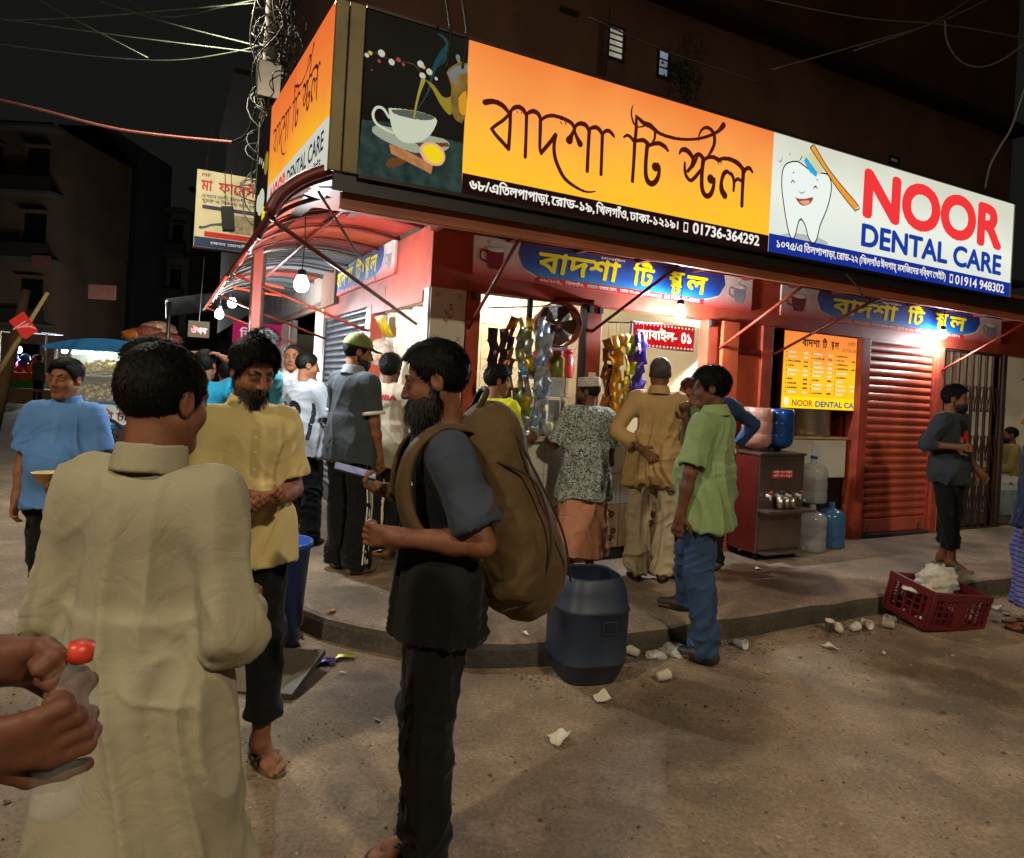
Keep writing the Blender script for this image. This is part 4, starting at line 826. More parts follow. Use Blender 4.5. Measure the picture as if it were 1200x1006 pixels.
for x,c in ((.09,'#b03a34'),(.22,'#23305e'),(.34,'#23305e'),(.47,'#b03a34')):
    tp=MB().lathe([(.02,0),(.02,.03),(.012,.035),(.012,.06)],10).build('tap',mat('tap white','#c9c4bc',.3),wd,True,loc=(x,-.001,.575),rot=(PI/2,0,0)); MB().lathe([(.014,0),(.012,.03),(0,.032)],8).build('lever',mat('tap '+c,c,.35),tp,True,loc=(0,.025,.045),rot=(-.6,0,0)); MB().tube([(0,0,.05),(0,-.035,.055)],.009,8).build('spout',mat('tap white','#c9c4bc',.3),tp,True)
for i,x in enumerate((.20,.28,.35)):
    gl=bthing('steel_tumbler','small steel tumbler on the dispenser drip tray','tumbler',2.67+x,-.47,.612,'tumblers on the drip tray'); MB().lathe([(0,0),(.028,0),(.036,.11),(.034,.11),(.026,.006)],14).build('tumbler_body',M_alu,gl,True)
def jarprof(s=1,neck=True):
    p=[(0,0),(.12,0),(.135,.012),(.135,.10),(.127,.115),(.135,.13),(.135,.215),(.127,.23),(.135,.245),(.135,.315),(.11,.355),(.06,.375)]
    if neck: p+=[(.03,.385),(.03,.44),(.0,.445)]
    return [(r*s,z*s) for r,z in p]
M_jclr=mat('clear jar','#c9ced0',.12,var=.05,bump=0,trans=.55,alpha=.75); M_jpink=mat('hazy jar','#c99a88',.25,var=.1,bump=.05,trans=.4,alpha=.9); M_jblue=mat('blue jar','#1f4f9a',.15,var=.15,bump=0,trans=.45); M_jb2=mat('light blue jar','#4a7fb5',.15,var=.1,bump=0,trans=.5); M_cap=mat('jar cap','#1c3f7a',.4)
def wjar(label,lx,ly,z,m,inv=False,cap=True):
    j=bthing('water_jar',label,'water jar',lx,ly,z,'twenty litre water jars'); b_=MB().lathe(jarprof(),24).build('jar_body',m,j,True)
    if inv: b_.rotation_euler=(PI,0,0); b_.location.z=.385+.02
    elif cap: MB().lathe([(.034,.425),(.034,.452),(0,.454)],12).build('cap',M_cap,j,True)
    return j
wjar('pinkish clear water jar upside down on the dispenser',2.82,-.2,1.10,M_jpink,True); wjar('deep blue water jar upside down on the dispenser',3.10,-.2,1.10,M_jblue,True)
wjar('clear water jar standing lowest beside the blue jar',3.58,-.24,.15,M_jclr,cap=False); wjar('light blue water jar standing at the shutter jamb',3.93,-.18,.15,M_jb2,cap=False)
wjar('clear water jar with blue cap stacked on another jar',3.66,-.16,.60,M_jclr); wjar('clear water jar half hidden behind the dispenser',3.37,-.12,.15,M_jclr,cap=False); wjar('clear water jar stacked behind the dispenser corner',3.40,-.1,.60,M_jclr)
ap=bthing('cooking_pot','large aluminium cooking pot on the small tiled counter','pot',4.05,.29,1.226); MB().lathe([(0,0),(.235,0),(.25,.02),(.25,.30),(.265,.31),(.265,.318),(.244,.312),(.24,.03)],40).build('pot_body',M_alu,ap,True)
for s in (-1,1): MB().tube([(s*.25,-.04,.24),(s*.285,-.03,.25),(s*.285,.03,.25),(s*.25,.04,.24)],.008,6).build('handle',M_alu,ap,True)
for i in range(3): 
    bt=bthing('sauce_bottle','small dark red bottle left of the cooking pot','bottle',3.5+.075*i,.3,1.226,'dark red bottles by the pot'); MB().lathe([(0,0),(.03,0),(.03,.16),(.012,.22),(.012,.27),(0,.27)],12).build('bottle_body',mat('bottle red','#5a1a16',.2),bt,True)
# ---------------- blue drum bin on the road
dr=thing('drum_bin','open dark blue plastic drum standing on the road by the kerb','bin',GP(684,790),R(18))
M_drum=mat('drum plastic','#222c3e',.5,var=.25,scale=5,bump=.12,bscale=30,dirt=.45,dscale=3,dirtcol=(.05,.045,.04,1))
sqr=lambda a:1/max(abs(math.cos(a))**3.4+abs(math.sin(a))**3.4,1e-6)**(1/3.4)
Rr=.205
MB().lathe([(0,.0),(Rr*.74,.0),(Rr*.80,.02),(Rr*.97,.115),(Rr*1.0,.12),(Rr*.985,.128),(Rr*.995,.39),(Rr*1.02,.395),(Rr*1.02,.41),(Rr*.985,.418),(Rr*.93,.50),(Rr*.80,.565),(Rr*.77,.575),(Rr*.75,.57),(Rr*.80,.55),(Rr*.92,.48),(Rr*.96,.40),(Rr*.94,.12),(Rr*.7,.02),(0,.015)],36,shape=sqr).build('drum_body',M_drum,dr,True)
for z0,z1,w_ in ((.43,.50,.09),(.30,.355,.075)):
    rc=MB(); rc.box(-w_/2-.008,w_/2+.008,-.006,.004,z1,z1+.008).box(-w_/2-.008,w_/2+.008,-.006,.004,z0-.008,z0).box(-w_/2-.008,-w_/2,-.006,.004,z0,z1).box(w_/2,w_/2+.008,-.006,.004,z0,z1); yo=-.197 if z0>.4 else -.207
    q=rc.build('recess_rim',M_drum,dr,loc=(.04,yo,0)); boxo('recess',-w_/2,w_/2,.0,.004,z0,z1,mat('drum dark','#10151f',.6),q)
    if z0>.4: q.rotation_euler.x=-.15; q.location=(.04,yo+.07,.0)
for a in (PI*.98,.1): MB().tube([(Rr*.98*math.cos(a),Rr*.98*math.sin(a),.46),(Rr*1.13*math.cos(a),Rr*1.13*math.sin(a),.475),(Rr*1.1*math.cos(a+.1),Rr*1.1*math.sin(a+.1),.505),(Rr*.9*math.cos(a+.1),Rr*.9*math.sin(a+.1),.52)],.012,7).build('handle',M_drum,dr,True)
# blue bin at the corner, metal plate
bb2=thing('blue_bin','tall bright blue plastic bin at the pavement corner','bin',Vector((-1.30,3.98,0)),0); MB().lathe([(0,.01),(.13,.01),(.17,.58),(.185,.58),(.185,.61),(.165,.61),(.125,.03)],28).build('bin_body',mat('bin blue','#234a9a',.4,var=.15,dirt=.3),bb2,True)
pl=thing('metal_plate','loose steel plate leaning on the kerb corner','metal plate',GP(318,800),R(-8)); MB().box(-.35,.12,-.16,.24,0,.012,0,.002).build('sheet',mat('plate steel','#5a5242',.6,metal=.3,var=.35,scale=4,dirt=.7,dscale=5),pl,rot=(R(10),R(-2),0),loc=(0,0,.035)); MB().box(.125,.19,-.16,.24,0,.03,0,.004).build('flange',mat('plate dark','#4a4234',.6,dirt=.5),pl,rot=(R(10),R(-2),0),loc=(0,0,.025))
# ---------------- red crate with plastic bag
cr=thing('crate','battered dark red plastic crate leaning against the kerb','crate',LW(3.08,-1.72,.0),ANG-.12)
M_cr=mat('crate red','#5c151a',.5,var=.25,bump=.15,dirt=.45)
Lc,Wc,Hc=.58,.36,.27
def crate_wall(name,l,rz,loc):
    m=MB(); m.box(-l/2,l/2,-.008,.008,0,.035).box(-l/2,l/2,-.014,.014,Hc-.05,Hc).box(-l/2,-l/2+.03,-.01,.01,.035,Hc-.05).box(l/2-.03,l/2,-.01,.01,.035,Hc-.05)
    if l>.5: m.box(-.06,.06,-.009,.009,.035,Hc-.05)
    n_=9 if l>.5 else 5
    for i in range(1,n_):
        x=-l/2+l*i/n_
        if l>.5 and abs(x)<.075: continue
        m.box(x-.006,x+.006,-.006,.006,.035,Hc-.05)
    for z in (.085,.135,.18): m.box(-l/2+.03,l/2-.03,-.004,.004,z-.005,z+.005)
    return m.build(name,M_cr,cr,loc=loc,rot=(0,0,rz))
for a in [('wall',Lc,0,(0,-Wc/2,0)),('wall',Lc,0,(0,Wc/2,0)),('wall',Wc-.03,PI/2,(-Lc/2+.012,0,0)),('wall',Wc-.03,PI/2,(Lc/2-.012,0,0))]: crate_wall(*a)
boxo('base',-Lc/2,Lc/2,-Wc/2,Wc/2,-.012,-.001,M_cr,cr); cr.rotation_euler=(R(9),R(6),ANG-.12); cr.location.z=.035
def crumple(r,sx,sy,sz,seed,amp=.25,sub=3):
    v,f=ico(1,sub); V_=np.array(v); rg=np.random.default_rng(seed); d=np.zeros(len(V_))
    for k in range(7):
        a=rg.normal(size=3)*rg.uniform(1.5,5); d+=np.abs(np.sin(V_@a+rg.uniform(0,6)))*rg.uniform(.4,1)
    d=(d/d.max()-.6)*amp*2; V_=V_*(1+d)[:,None]*np.array([sx,sy,sz])*r; return V_.tolist(),f
pb_=bthing('plastic_bag','crumpled white plastic bag stuffed in the red crate','plastic bag',3.16,-1.70,.30); v,f=crumple(.13,1.35,.8,.85,3,.35,4); MB().add(v,f).build('bag_skin',mat('bag white','#cfc8ba',.25,var=.1,alpha=.62,bump=.6,bscale=22,dist=.015),pb_,True)
pp=bthing('paper_wad','flat crumpled paper lying in the crate corner','paper',2.90,-1.72,.27); v,f=crumple(.09,1.3,.9,.3,5,.3,2); MB().add(v,f).build('paper_skin',mat('paper','#b9b0a0',.8),pp)
# ---------------- litter
M_cup=mat('paper cup','#b8b0a0',.6,var=.12,dirt=.25); cupm=MB().lathe([(0,.002),(.022,.0),(.030,.07),(.033,.071),(.033,.074),(.028,.073),(.020,.004),(0,.004)],14).mesh('cup_body'); cupm.materials.append(M_cup); cupm.shade_smooth()
def cup(px,py,tilt,rz,z=0):
    t=thing('paper_cup','discarded white paper tea cup lying in the gutter','paper cup',GP(px,py,z)+Vector((0,0,.012)),0,'paper cups thrown in the gutter'); o=link('cup_body',cupm,t); o.rotation_euler=(tilt,0,rz); o.location.z=.02 if tilt>1 else 0
for a in [(971,741,.15,0),(998,742,1.5,2.2),(1022,738,1.45,4.3),(1033,736,1.5,1.2),(985,744,1.6,3),(1076,737,.1,0),(862,758,1.5,.6),(748,772,1.5,4),(1010,736,1.4,.3),(770,800,1.5,2),(1048,731,1.5,5)]: cup(*a)
scrm={}
def sheet(s,sy,h,seed):
    rg=np.random.default_rng(seed); n=7; mb=MB(); fd=[(rg.normal(size=2),rg.uniform(-.6,.6)) for _ in range(4)]
    for j in range(n):
        for i in range(n):
            x,y=i/(n-1)*2-1,j/(n-1)*2-1; ed=max(abs(x),abs(y)); k=1-.18*rg.random()*(ed>.9); z=sum(abs(x*a[0]+y*a[1]-o) for a,o in fd)*.22+rg.uniform(-.05,.05); mb.v.append((x*k*s+y*.2*s,y*k*s*sy,max(0,z*h*s*1.6)))
    for j in range(n-1):
        for i in range(n-1): a=j*n+i; mb.f.append((a,a+1,a+n+1,a+n)); mb.mi.append(0)
    m=min(p[2] for p in mb.v); mb.v=[(a,b,c-m) for a,b,c in mb.v]; return mb
def scrap(name,label,cat,px,py,z,c,s,sy,seed,group,h=.12,sub=2):
    t=thing(name,label,cat,GP(px,py,z)+Vector((0,0,.006)),random.random()*6,group); (sheet(s,max(sy,.55),max(h,.25),seed) if name=='paper_scrap' else MB().add(*crumple(s,1,sy,h,seed,.45,sub))).build('sheet',mat('litter '+c,c,.65,var=.25,bump=.3,bscale=40),t)
for i,(px,py,z,c,s,sy,h) in enumerate([(655,868,0,'#cfc7b4',.07,.55,.07),(706,822,0,'#c9c0ad',.055,.7,.1),(779,800,0,'#b8ab94',.045,.6,.12),(615,745,.15,'#c9c2b4',.03,.5,.2),(560,778,0,'#a89c88',.03,.6,.2),(632,770,0,'#a0968a',.04,.6,.3),(888,668,.15,'#b0a898',.035,.6,.2),(973,762,0,'#b8a98c',.05,.3,.12),(630,700,.15,'#b5ab9b',.04,.4,.15),(628,712,.15,'#b5ab9b',.035,.5,.2),(400,662,.15,'#a5977f',.04,.4,.15),(388,718,.15,'#a8744f',.035,.6,.2),(1035,767,0,'#b0a58e',.025,.6,.2),(900,790,0,'#a89a82',.02,.7,.2),(1125,723,0,'#9a9284',.04,.7,.4),(1165,715,0,'#b5b0a8',.05,.7,.4),(1178,722,0,'#8f8a80',.04,.7,.4),(1150,712,0,'#c0bab0',.05,.6,.3),(1192,708,0,'#8a8578',.06,.6,.4),(402,790,0,'#b0a690',.02,.6,.3),(442,845,0,'#a5967a',.02,.5,.2)]):
    scrap('paper_scrap','dirty pale paper scrap trodden on the ground','paper scrap',px,py,z,c,s,sy,11+i,'paper scraps on the ground',h)
for i,(px,py,c,s,sy,h) in enumerate([(762,760,'#b9b4aa',.07,.8,.5),(768,770,'#c4bfb4',.06,.8,.45),(790,765,'#9fa29e',.09,.8,.5),(745,757,'#a09a90',.05,.8,.5),(808,770,'#6f6a60',.06,.9,.4)]):
    scrap('plastic_wad','crumpled pale plastic wad against the kerb','plastic wad',px,py,0,c,s,sy,41+i,'plastic wads against the kerb',h,3)
scrap('blue_wrapper','bright blue plastic wrapper wedged beside the drum','wrapper',628,772,0,'#2a6f9c',.075,.55,71,None,.45,3); scrap('blue_wrapper','crumpled blue plastic bag at the foot of the green shirted man','wrapper',815,757,0,'#2c5f96',.06,.8,72,None,.8,3); scrap('food_wrapper','greasy brown food wrapper left of the drum','wrapper',612,776,0,'#8a7a66',.06,.6,73,None,.4,3)
def flatpack(label,px,py,z,c,w,h,rz,tilt=0,dz=.01):
    t=thing('snack_wrapper',label,'wrapper',GP(px,py,z)+Vector((0,0,dz)),rz); o=link('wrapper_body',pillow(w,h,.02).mesh('wrapper_body'),t,foil(c),True); o.rotation_euler=(PI/2-tilt,0,0); o.location.z=.012
flatpack('yellow snack pouch propped against the kerb corner',342,742,0,'#a87a24',.13,.17,.3,1.0,.06); flatpack('long yellow snack wrapper lying at the kerb corner',355,770,0,'#b8922a',.17,.06,-.1); flatpack('purple snack wrapper lying by the kerb corner',381,779,0,'#4a4080',.11,.05,.35); flatpack('green and yellow wrapper lying alone by the kerb',404,773,0,'#8f9420',.11,.05,.25); flatpack('thin orange wrapper under the yellow wrapper',366,781,0,'#b07a20',.09,.025,-.9); flatpack('lime green wrapper on the pavement behind the drum',723,682,.15,'#a8b81c',.06,.04,.3)
# ================================================================ PEOPLE: bodies and clothes grown from distance fields
from mathutils.bvhtree import BVHTree
_perm=np.random.default_rng(3).permutation(512).astype(np.int64); _grad=np.random.default_rng(4).normal(size=(512,3)); _grad/=np.linalg.norm(_grad,axis=1)[:,None]
def pnoise(p):
    i=np.floor(p).astype(np.int64); f=p-i; u=f*f*f*(f*(f*6-15)+10); r=0
    for dx in (0,1):
        for dy in (0,1):
            for dz in (0,1):
                h=_perm[(_perm[(_perm[(i[:,0]+dx)&511]+i[:,1]+dy)&511]+i[:,2]+dz)&511]; g=_grad[h]
                w=(u[:,0] if dx else 1-u[:,0])*(u[:,1] if dy else 1-u[:,1])*(u[:,2] if dz else 1-u[:,2])
                r=r+w*(g[:,0]*(f[:,0]-dx)+g[:,1]*(f[:,1]-dy)+g[:,2]*(f[:,2]-dz))
    return r
class Pr:
    """one primitive: kind, control points, radii, blend, optional frame (R,c) and per-axis squash"""
    def __init__(s,kind,a,b=None,ra=0,rb=0,k=.02,op='u',fr=None,sq=(1,1,1)):
        s.kind=kind; s.a=np.array(a,float); s.b=np.array(b if b is not None else a,float); s.ra=ra; s.rb=rb; s.k=k; s.op=op; s.fr=fr; s.sq=np.array(sq,float)
        m=(max(ra,rb) if kind!='el' else max(np.array(ra)))*max(1,s.sq.max())+k+.02
        pts=np.stack([s.a,s.b]);
        if fr is not None: pts=pts@fr[0].T+fr[1]
        s.lo=pts.min(0)-m; s.hi=pts.max(0)+m
    def ev(s,X,Y,Z):
        if s.fr is not None:
            Rm,c=s.fr; x,y,z=X-c[0],Y-c[1],Z-c[2]
            X=x*Rm[0,0]+y*Rm[1,0]+z*Rm[2,0]; Y=x*Rm[0,1]+y*Rm[1,1]+z*Rm[2,1]; Z=x*Rm[0,2]+y*Rm[1,2]+z*Rm[2,2]
        a=s.a
        if s.kind=='el':
            r=s.ra; x,y,z=(X-a[0])/r[0],(Y-a[1])/r[1],(Z-a[2])/r[2]; l=np.sqrt(x*x+y*y+z*z); l2=np.sqrt((x/r[0])**2+(y/r[1])**2+(z/r[2])**2)+1e-9
            return l*(l-1)/l2
        ba=s.b-a; L2=float(ba@ba)+1e-12; px,py,pz=X-a[0],Y-a[1],Z-a[2]; t=(px*ba[0]+py*ba[1]+pz*ba[2])/L2; tc=np.clip(t,0,1)
        qx,qy,qz=(px-tc*ba[0])/s.sq[0],(py-tc*ba[1])/s.sq[1],(pz-tc*ba[2])/s.sq[2]
        if s.kind=='rc': return (np.sqrt(qx*qx+qy*qy+qz*qz)-(s.ra+(s.rb-s.ra)*tc))*s.sq.min()
        # capped cone with flat ends
        L=math.sqrt(L2); ex,ey,ez=(px-t*ba[0])/s.sq[0],(py-t*ba[1])/s.sq[1],(pz-t*ba[2])/s.sq[2]
        rad=(np.sqrt(ex*ex+ey*ey+ez*ez)-(s.ra+(s.rb-s.ra)*tc))*s.sq.min(); ax=np.maximum(-t,t-1)*L
        return np.maximum(rad,ax)
def field(prims,lo,hi,h):
    lo=np.array(lo,float); n=np.ceil((np.array(hi)-lo)/h).astype(int)+1; d=np.full(n,.08,np.float32)
    ax=[lo[i]+h*np.arange(n[i]) for i in range(3)]
    for p in prims:
        i0=np.clip(np.floor((p.lo-lo)/h).astype(int),0,n); i1=np.clip(np.ceil((p.hi-lo)/h).astype(int)+1,0,n)
        if (i1<=i0).any(): continue
        sl=tuple(slice(a,b) for a,b in zip(i0,i1)); v=p.ev(ax[0][sl[0]][:,None,None],ax[1][sl[1]][None,:,None],ax[2][sl[2]][None,None,:]); o=d[sl]; k=p.k
        if p.op=='u': hh=np.clip(.5+.5*(o-v)/k,0,1); d[sl]=o*(1-hh)+v*hh-k*hh*(1-hh)
        else: hh=np.clip(.5-.5*(o+v)/k,0,1); d[sl]=o*(1-hh)-v*hh+k*hh*(1-hh)      # subtract
    return d
def nets(d,lo,h):
    s=d<0; n=d.shape; c=np.zeros(tuple(q-1 for q in n),np.int8)
    for dx in (0,1):
        for dy in (0,1):
            for dz in (0,1): c+=s[dx:n[0]-1+dx,dy:n[1]-1+dy,dz:n[2]-1+dz]
    m=(c>0)&(c<8); ijk=np.argwhere(m)
    if len(ijk)==0: return np.zeros((0,3)),np.zeros((0,4),int)
    idx=np.full(m.shape,-1,np.int64); idx[m]=np.arange(len(ijk))
    C=[(a,b,e) for a in (0,1) for b in (0,1) for e in (0,1)]; val={q:d[ijk[:,0]+q[0],ijk[:,1]+q[1],ijk[:,2]+q[2]] for q in C}
    pos=np.zeros((len(ijk),3)); cnt=np.zeros(len(ijk))
    for q in C:
        for a in range(3):
            if q[a]==0:
                w=list(q); w[a]=1; w=tuple(w); A,B=val[q],val[w]; x=(A<0)!=(B<0); t=np.where(x,A/np.where(x,A-B,1),0); P=np.tile(np.array(q,float),(len(ijk),1)); P[:,a]+=t; pos+=P*x[:,None]; cnt+=x
    v=np.array(lo)+h*(ijk+pos/np.maximum(cnt,1)[:,None]); F=[]
    for a in range(3):
        b,e=(a+1)%3,(a+2)%3; sl0=[slice(None)]*3; sl1=[slice(None)]*3; sl0[a]=slice(0,-1); sl1[a]=slice(1,None); A=s[tuple(sl0)]; B=s[tuple(sl1)]
        x=np.argwhere(A!=B); ok=(x[:,b]>0)&(x[:,e]>0)&(x[:,b]<n[b]-1)&(x[:,e]<n[e]-1); x=x[ok]
        def cell(db,de): y=x.copy(); y[:,b]-=db; y[:,e]-=de; return idx[y[:,0],y[:,1],y[:,2]]
        q=np.stack([cell(1,1),cell(0,1),cell(0,0),cell(1,0)],1); fl=A[x[:,0],x[:,1],x[:,2]]; q[~fl]=q[~fl][:,::-1]; F.append(q)
    return v,np.concatenate(F)
def bounds(prims,pad=.0): lo=np.min([p.lo for p in prims if p.op=='u'],0)-pad; hi=np.max([p.hi for p in prims if p.op=='u'],0)+pad; return lo,hi
def grow(prims,h): lo,hi=bounds(prims); return nets(field(prims,lo,hi,h),lo,h)
def vnormals(v,f):
    n=np.cross(v[f[:,2]]-v[f[:,0]],v[f[:,3]]-v[f[:,1]]); N=np.zeros_like(v)
    for i in range(4): np.add.at(N,f[:,i],n)
    return N/(np.linalg.norm(N,axis=1)[:,None]+1e-12)
def tomesh(name,v,f,parent,m,cols=None):
    me=bpy.data.meshes.new(name); me.vertices.add(len(v)); me.vertices.foreach_set('co',np.asarray(v,np.float32).ravel()); me.loops.add(len(f)*4); me.loops.foreach_set('vertex_index',np.asarray(f,np.int32).ravel()); me.polygons.add(len(f)); me.polygons.foreach_set('loop_start',np.arange(0,len(f)*4,4,dtype=np.int32)); me.update(calc_edges=True); me.validate()
    if cols is not None:
        at=me.color_attributes.new('Col','FLOAT_COLOR','POINT'); at.data.foreach_set('color',np.asarray(cols,np.float32).ravel())
    return link(name,me,parent,m,True)
def skinmat(name,col):
    if name in MATS: return MATS[name]
    m,n,b=nodes(name); L=n.links.new; at=n.nodes.new('ShaderNodeVertexColor'); at.layer_name='Col'; tc=n.nodes.new('ShaderNodeTexCoord'); nz=n.nodes.new('ShaderNodeTexNoise'); nz.inputs['Scale'].default_value=30; nz.inputs['Detail'].default_value=5; L(tc.outputs['Object'],nz.inputs['Vector'])
    rp=n.nodes.new('ShaderNodeValToRGB'); c=lin(col); rp.color_ramp.elements[0].color=tuple(q*.78 for q in c[:3])+(1,); rp.color_ramp.elements[1].color=tuple(min(1,q*1.2) for q in c[:3])+(1,); rp.color_ramp.elements[0].position=.3; rp.color_ramp.elements[1].position=.7; L(nz.outputs[0],rp.inputs[0])
    mm=n.nodes.new('ShaderNodeMixRGB'); mm.blend_type='MULTIPLY'; mm.inputs[0].default_value=1; L(rp.outputs[0],mm.inputs[1]); L(at.outputs[0],mm.inputs[2]); L(mm.outputs[0],b.inputs['Base Color']); b.inputs['Roughness'].default_value=.6; b.inputs['Specular IOR Level'].default_value=.3; b.inputs['Subsurface Weight'].default_value=.06; b.inputs['Subsurface Radius'].default_value=(.01,.004,.002)
    MATS[name]=m; return m
def clothmat(name,col,rough=.85,var=.14,weave=True,pattern=None):
    if name in MATS: return MATS[name]
    m=mat(name,col,rough,var=var,scale=7,bump=.25 if weave else .1,bscale=220,spec=.2,dist=.002)
    n=m.node_tree; L=n.links.new; b=n.nodes['Principled BSDF']; b.inputs['Sheen Weight'].default_value=.05
    bp=n.nodes['Bump']; tcw=n.nodes.new('ShaderNodeTexCoord'); wn=n.nodes.new('ShaderNodeTexNoise'); wn.inputs['Scale'].default_value=9; wn.inputs['Detail'].default_value=3; wn.inputs['Distortion'].default_value=1.2; L(tcw.outputs['Object'],wn.inputs['Vector']); ab=n.nodes.new('ShaderNodeMath'); ab.operation='SUBTRACT'; L(wn.outputs[0],ab.inputs[0]); ab.inputs[1].default_value=.5; a2=n.nodes.new('ShaderNodeMath'); a2.operation='ABSOLUTE'; L(ab.outputs[0],a2.inputs[0])
    b2=n.nodes.new('ShaderNodeBump'); b2.inputs['Strength'].default_value=.3; b2.inputs['Distance'].default_value=.02; L(a2.outputs[0],b2.inputs['Height']); L(b2.outputs[0],bp.inputs['Normal'])
    if pattern:
        tc=n.nodes.new('ShaderNodeTexCoord'); src=b.inputs['Base Color'].links[0].from_socket; mx=n.nodes.new('ShaderNodeMixRGB'); L(src,mx.inputs[1]); mx.inputs[2].default_value=lin(pattern[1])
        rp=n.nodes.new('ShaderNodeValToRGB'); rp.color_ramp.interpolation='CONSTANT' if pattern[0]!='plaid' else 'LINEAR'
        if pattern[0]=='floral':
            q=n.nodes.new('ShaderNodeTexNoise'); q.inputs['Scale'].default_value=70; q.inputs['Detail'].default_value=3; q.inputs['Distortion'].default_value=1.5; L(tc.outputs['Object'],q.inputs['Vector']); rp.color_ramp.elements[1].position=.5; L(q.outputs[0],rp.inputs[0])
        elif pattern[0]=='plaid':
            q=n.nodes.new('ShaderNodeTexWave'); q.inputs['Scale'].default_value=9; q.bands_direction='Z'; L(tc.outputs['Object'],q.inputs['Vector']); rp.color_ramp.elements[0].position=.8; rp.color_ramp.elements[1].position=.95; L(q.outputs[0],rp.inputs[0])
        L(rp.outputs[0],mx.inputs[0]); L(mx.outputs[0],b.inputs['Base Color'])
    return m
def rotm(yaw=0,pitch=0,roll=0):
    cy,sy=math.cos(-yaw),math.sin(-yaw); cp,sp=math.cos(pitch),math.sin(pitch); cr,sr=math.cos(roll),math.sin(roll)
    return np.array([[cy,-sy,0],[sy,cy,0],[0,0,1]])@np.array([[1,0,0],[0,cp,-sp],[0,sp,cp]])@np.array([[cr,0,sr],[0,1,0],[-sr,0,cr]])
def nrm(v): v=np.array(v,float); return v/(np.linalg.norm(v)+1e-12)
def hand_prims(w,d,pn,side,curl=.5,s=1.0,spread=.0,thumb=.6,curls=None):
    """palm, four unequal jointed fingers and a thumb leaving the side of the palm"""
    d=nrm(d); pn=nrm(np.array(pn,float)-d*np.dot(pn,d)); t=np.cross(d,pn)*side; P=[]; w=np.array(w,float)
    P.append(Pr('rc',w-d*.01*s,w+d*.03*s,.024*s,.026*s,.02))
    for o in (-.024,-.008,.008,.024): P.append(Pr('rc',w+d*.02*s+t*o*.7*s,w+d*.082*s+t*o*s,.014*s,.0125*s,.012))
    for i,(o,L) in enumerate(((.029,.070),(.010,.078),(-.010,.072),(-.028,.056))):
        c=(curls[i] if curls else curl)*(1+.08*i); p=w+d*.083*s+t*o*s; a=.25*c*1.6; dirn=nrm(d+t*spread*(o/.03)*.25)
        for j,(fr,r0,r1) in enumerate(((.45,.0105,.0095),(.30,.0095,.0088),(.25,.0088,.0072))):
            dd=dirn*math.cos(a)+pn*math.sin(a); q=p+dd*L*fr*s; P.append(Pr('rc',p,q,r0*s,r1*s,.005)); p=q; a+=c*1.25
    p=w+d*.022*s+t*.026*s; dd=nrm(d*.55+t*.75+pn*.35*thumb); q=p+dd*.042*s; P.append(Pr('rc',p,q,.0145*s,.0115*s,.012)); d2=nrm(d*.85+t*.25+pn*.5*thumb); r_=q+d2*.032*s; P.append(Pr('rc',q,r_,.0112*s,.0095*s,.005)); P.append(Pr('rc',r_,r_+nrm(d2+pn*.3*thumb)*.022*s,.0095*s,.0078*s,.005)); return P
def head_prims(fr,s,fem=0):
    e=lambda c,r,k=.02,op='u':Pr('el',np.array(c)*s,None,tuple(np.array(r)*s),0,k,op,fr)
    c_=lambda a,b,ra,rb,k=.012,op='u':Pr('rc',np.array(a)*s,np.array(b)*s,ra*s,rb*s,k,op,fr)
    return [e((0,-.014,.032),(.073,.094,.086)),e((0,.026,-.034),(.057,.066,.082),.03),c_((-.012,.064,-.094),(.012,.064,-.094),.022,.022,.02),e((.036,.05,-.028),(.027,.032,.03),.02),e((-.036,.05,-.028),(.027,.032,.03),.02),
      c_((-.052,.0,-.05),(-.02,.05,-.092),.016,.018,.03),c_((.052,.0,-.05),(.02,.05,-.092),.016,.018,.03),
      c_((-.038,.072,.024),(.038,.072,.024),.012,.012,.014),e((.031,.097,.004),(.019,.016,.0125),.012,'s'),e((-.031,.097,.004),(.019,.016,.0125),.012,'s'),e((.031,.075,.002),(.0145,.0125,.0115),.004),e((-.031,.075,.002),(.0145,.0125,.0115),.004),
      c_((-.043,.0745,.0085),(-.019,.082,.0095),.0045,.005,.004),c_((.043,.0745,.0085),(.019,.082,.0095),.0045,.005,.004),c_((-.042,.074,-.0055),(-.02,.080,-.006),.004,.004,.004),c_((.042,.074,-.0055),(.02,.080,-.006),.004,.004,.004),
      c_((0,.084,.018),(0,.106,-.026),.0085,.0125,.010),e((.0115,.096,-.031),(.0085,.010,.0075),.006),e((-.0115,.096,-.031),(.0085,.010,.0075),.006),
      c_((-.019,.083,-.059),(.019,.083,-.059),.0065,.0065,.008),c_((0,.0885,-.058),(0,.0885,-.058),.008,.008,.008),c_((-.014,.084,-.070),(.014,.084,-.070),.0075,.0075,.007),c_((-.024,.094,-.0645),(.024,.094,-.0645),.0025,.0025,.004,'s'),
      e((.077,-.010,-.004),(.009,.020,.031),.008),e((-.077,-.010,-.004),(.009,.020,.031),.008),e((.083,-.006,.002),(.006,.010,.016),.005,'s'),e((-.083,-.006,.002),(.006,.010,.016),.005,'s')]
def hairline(y,z): return np.interp(y,[-.11,-.07,-.03,-.005,.025,.05,.068,.1],[-.072,-.07,-.055,-.03,-.01,.03,.062,.075])
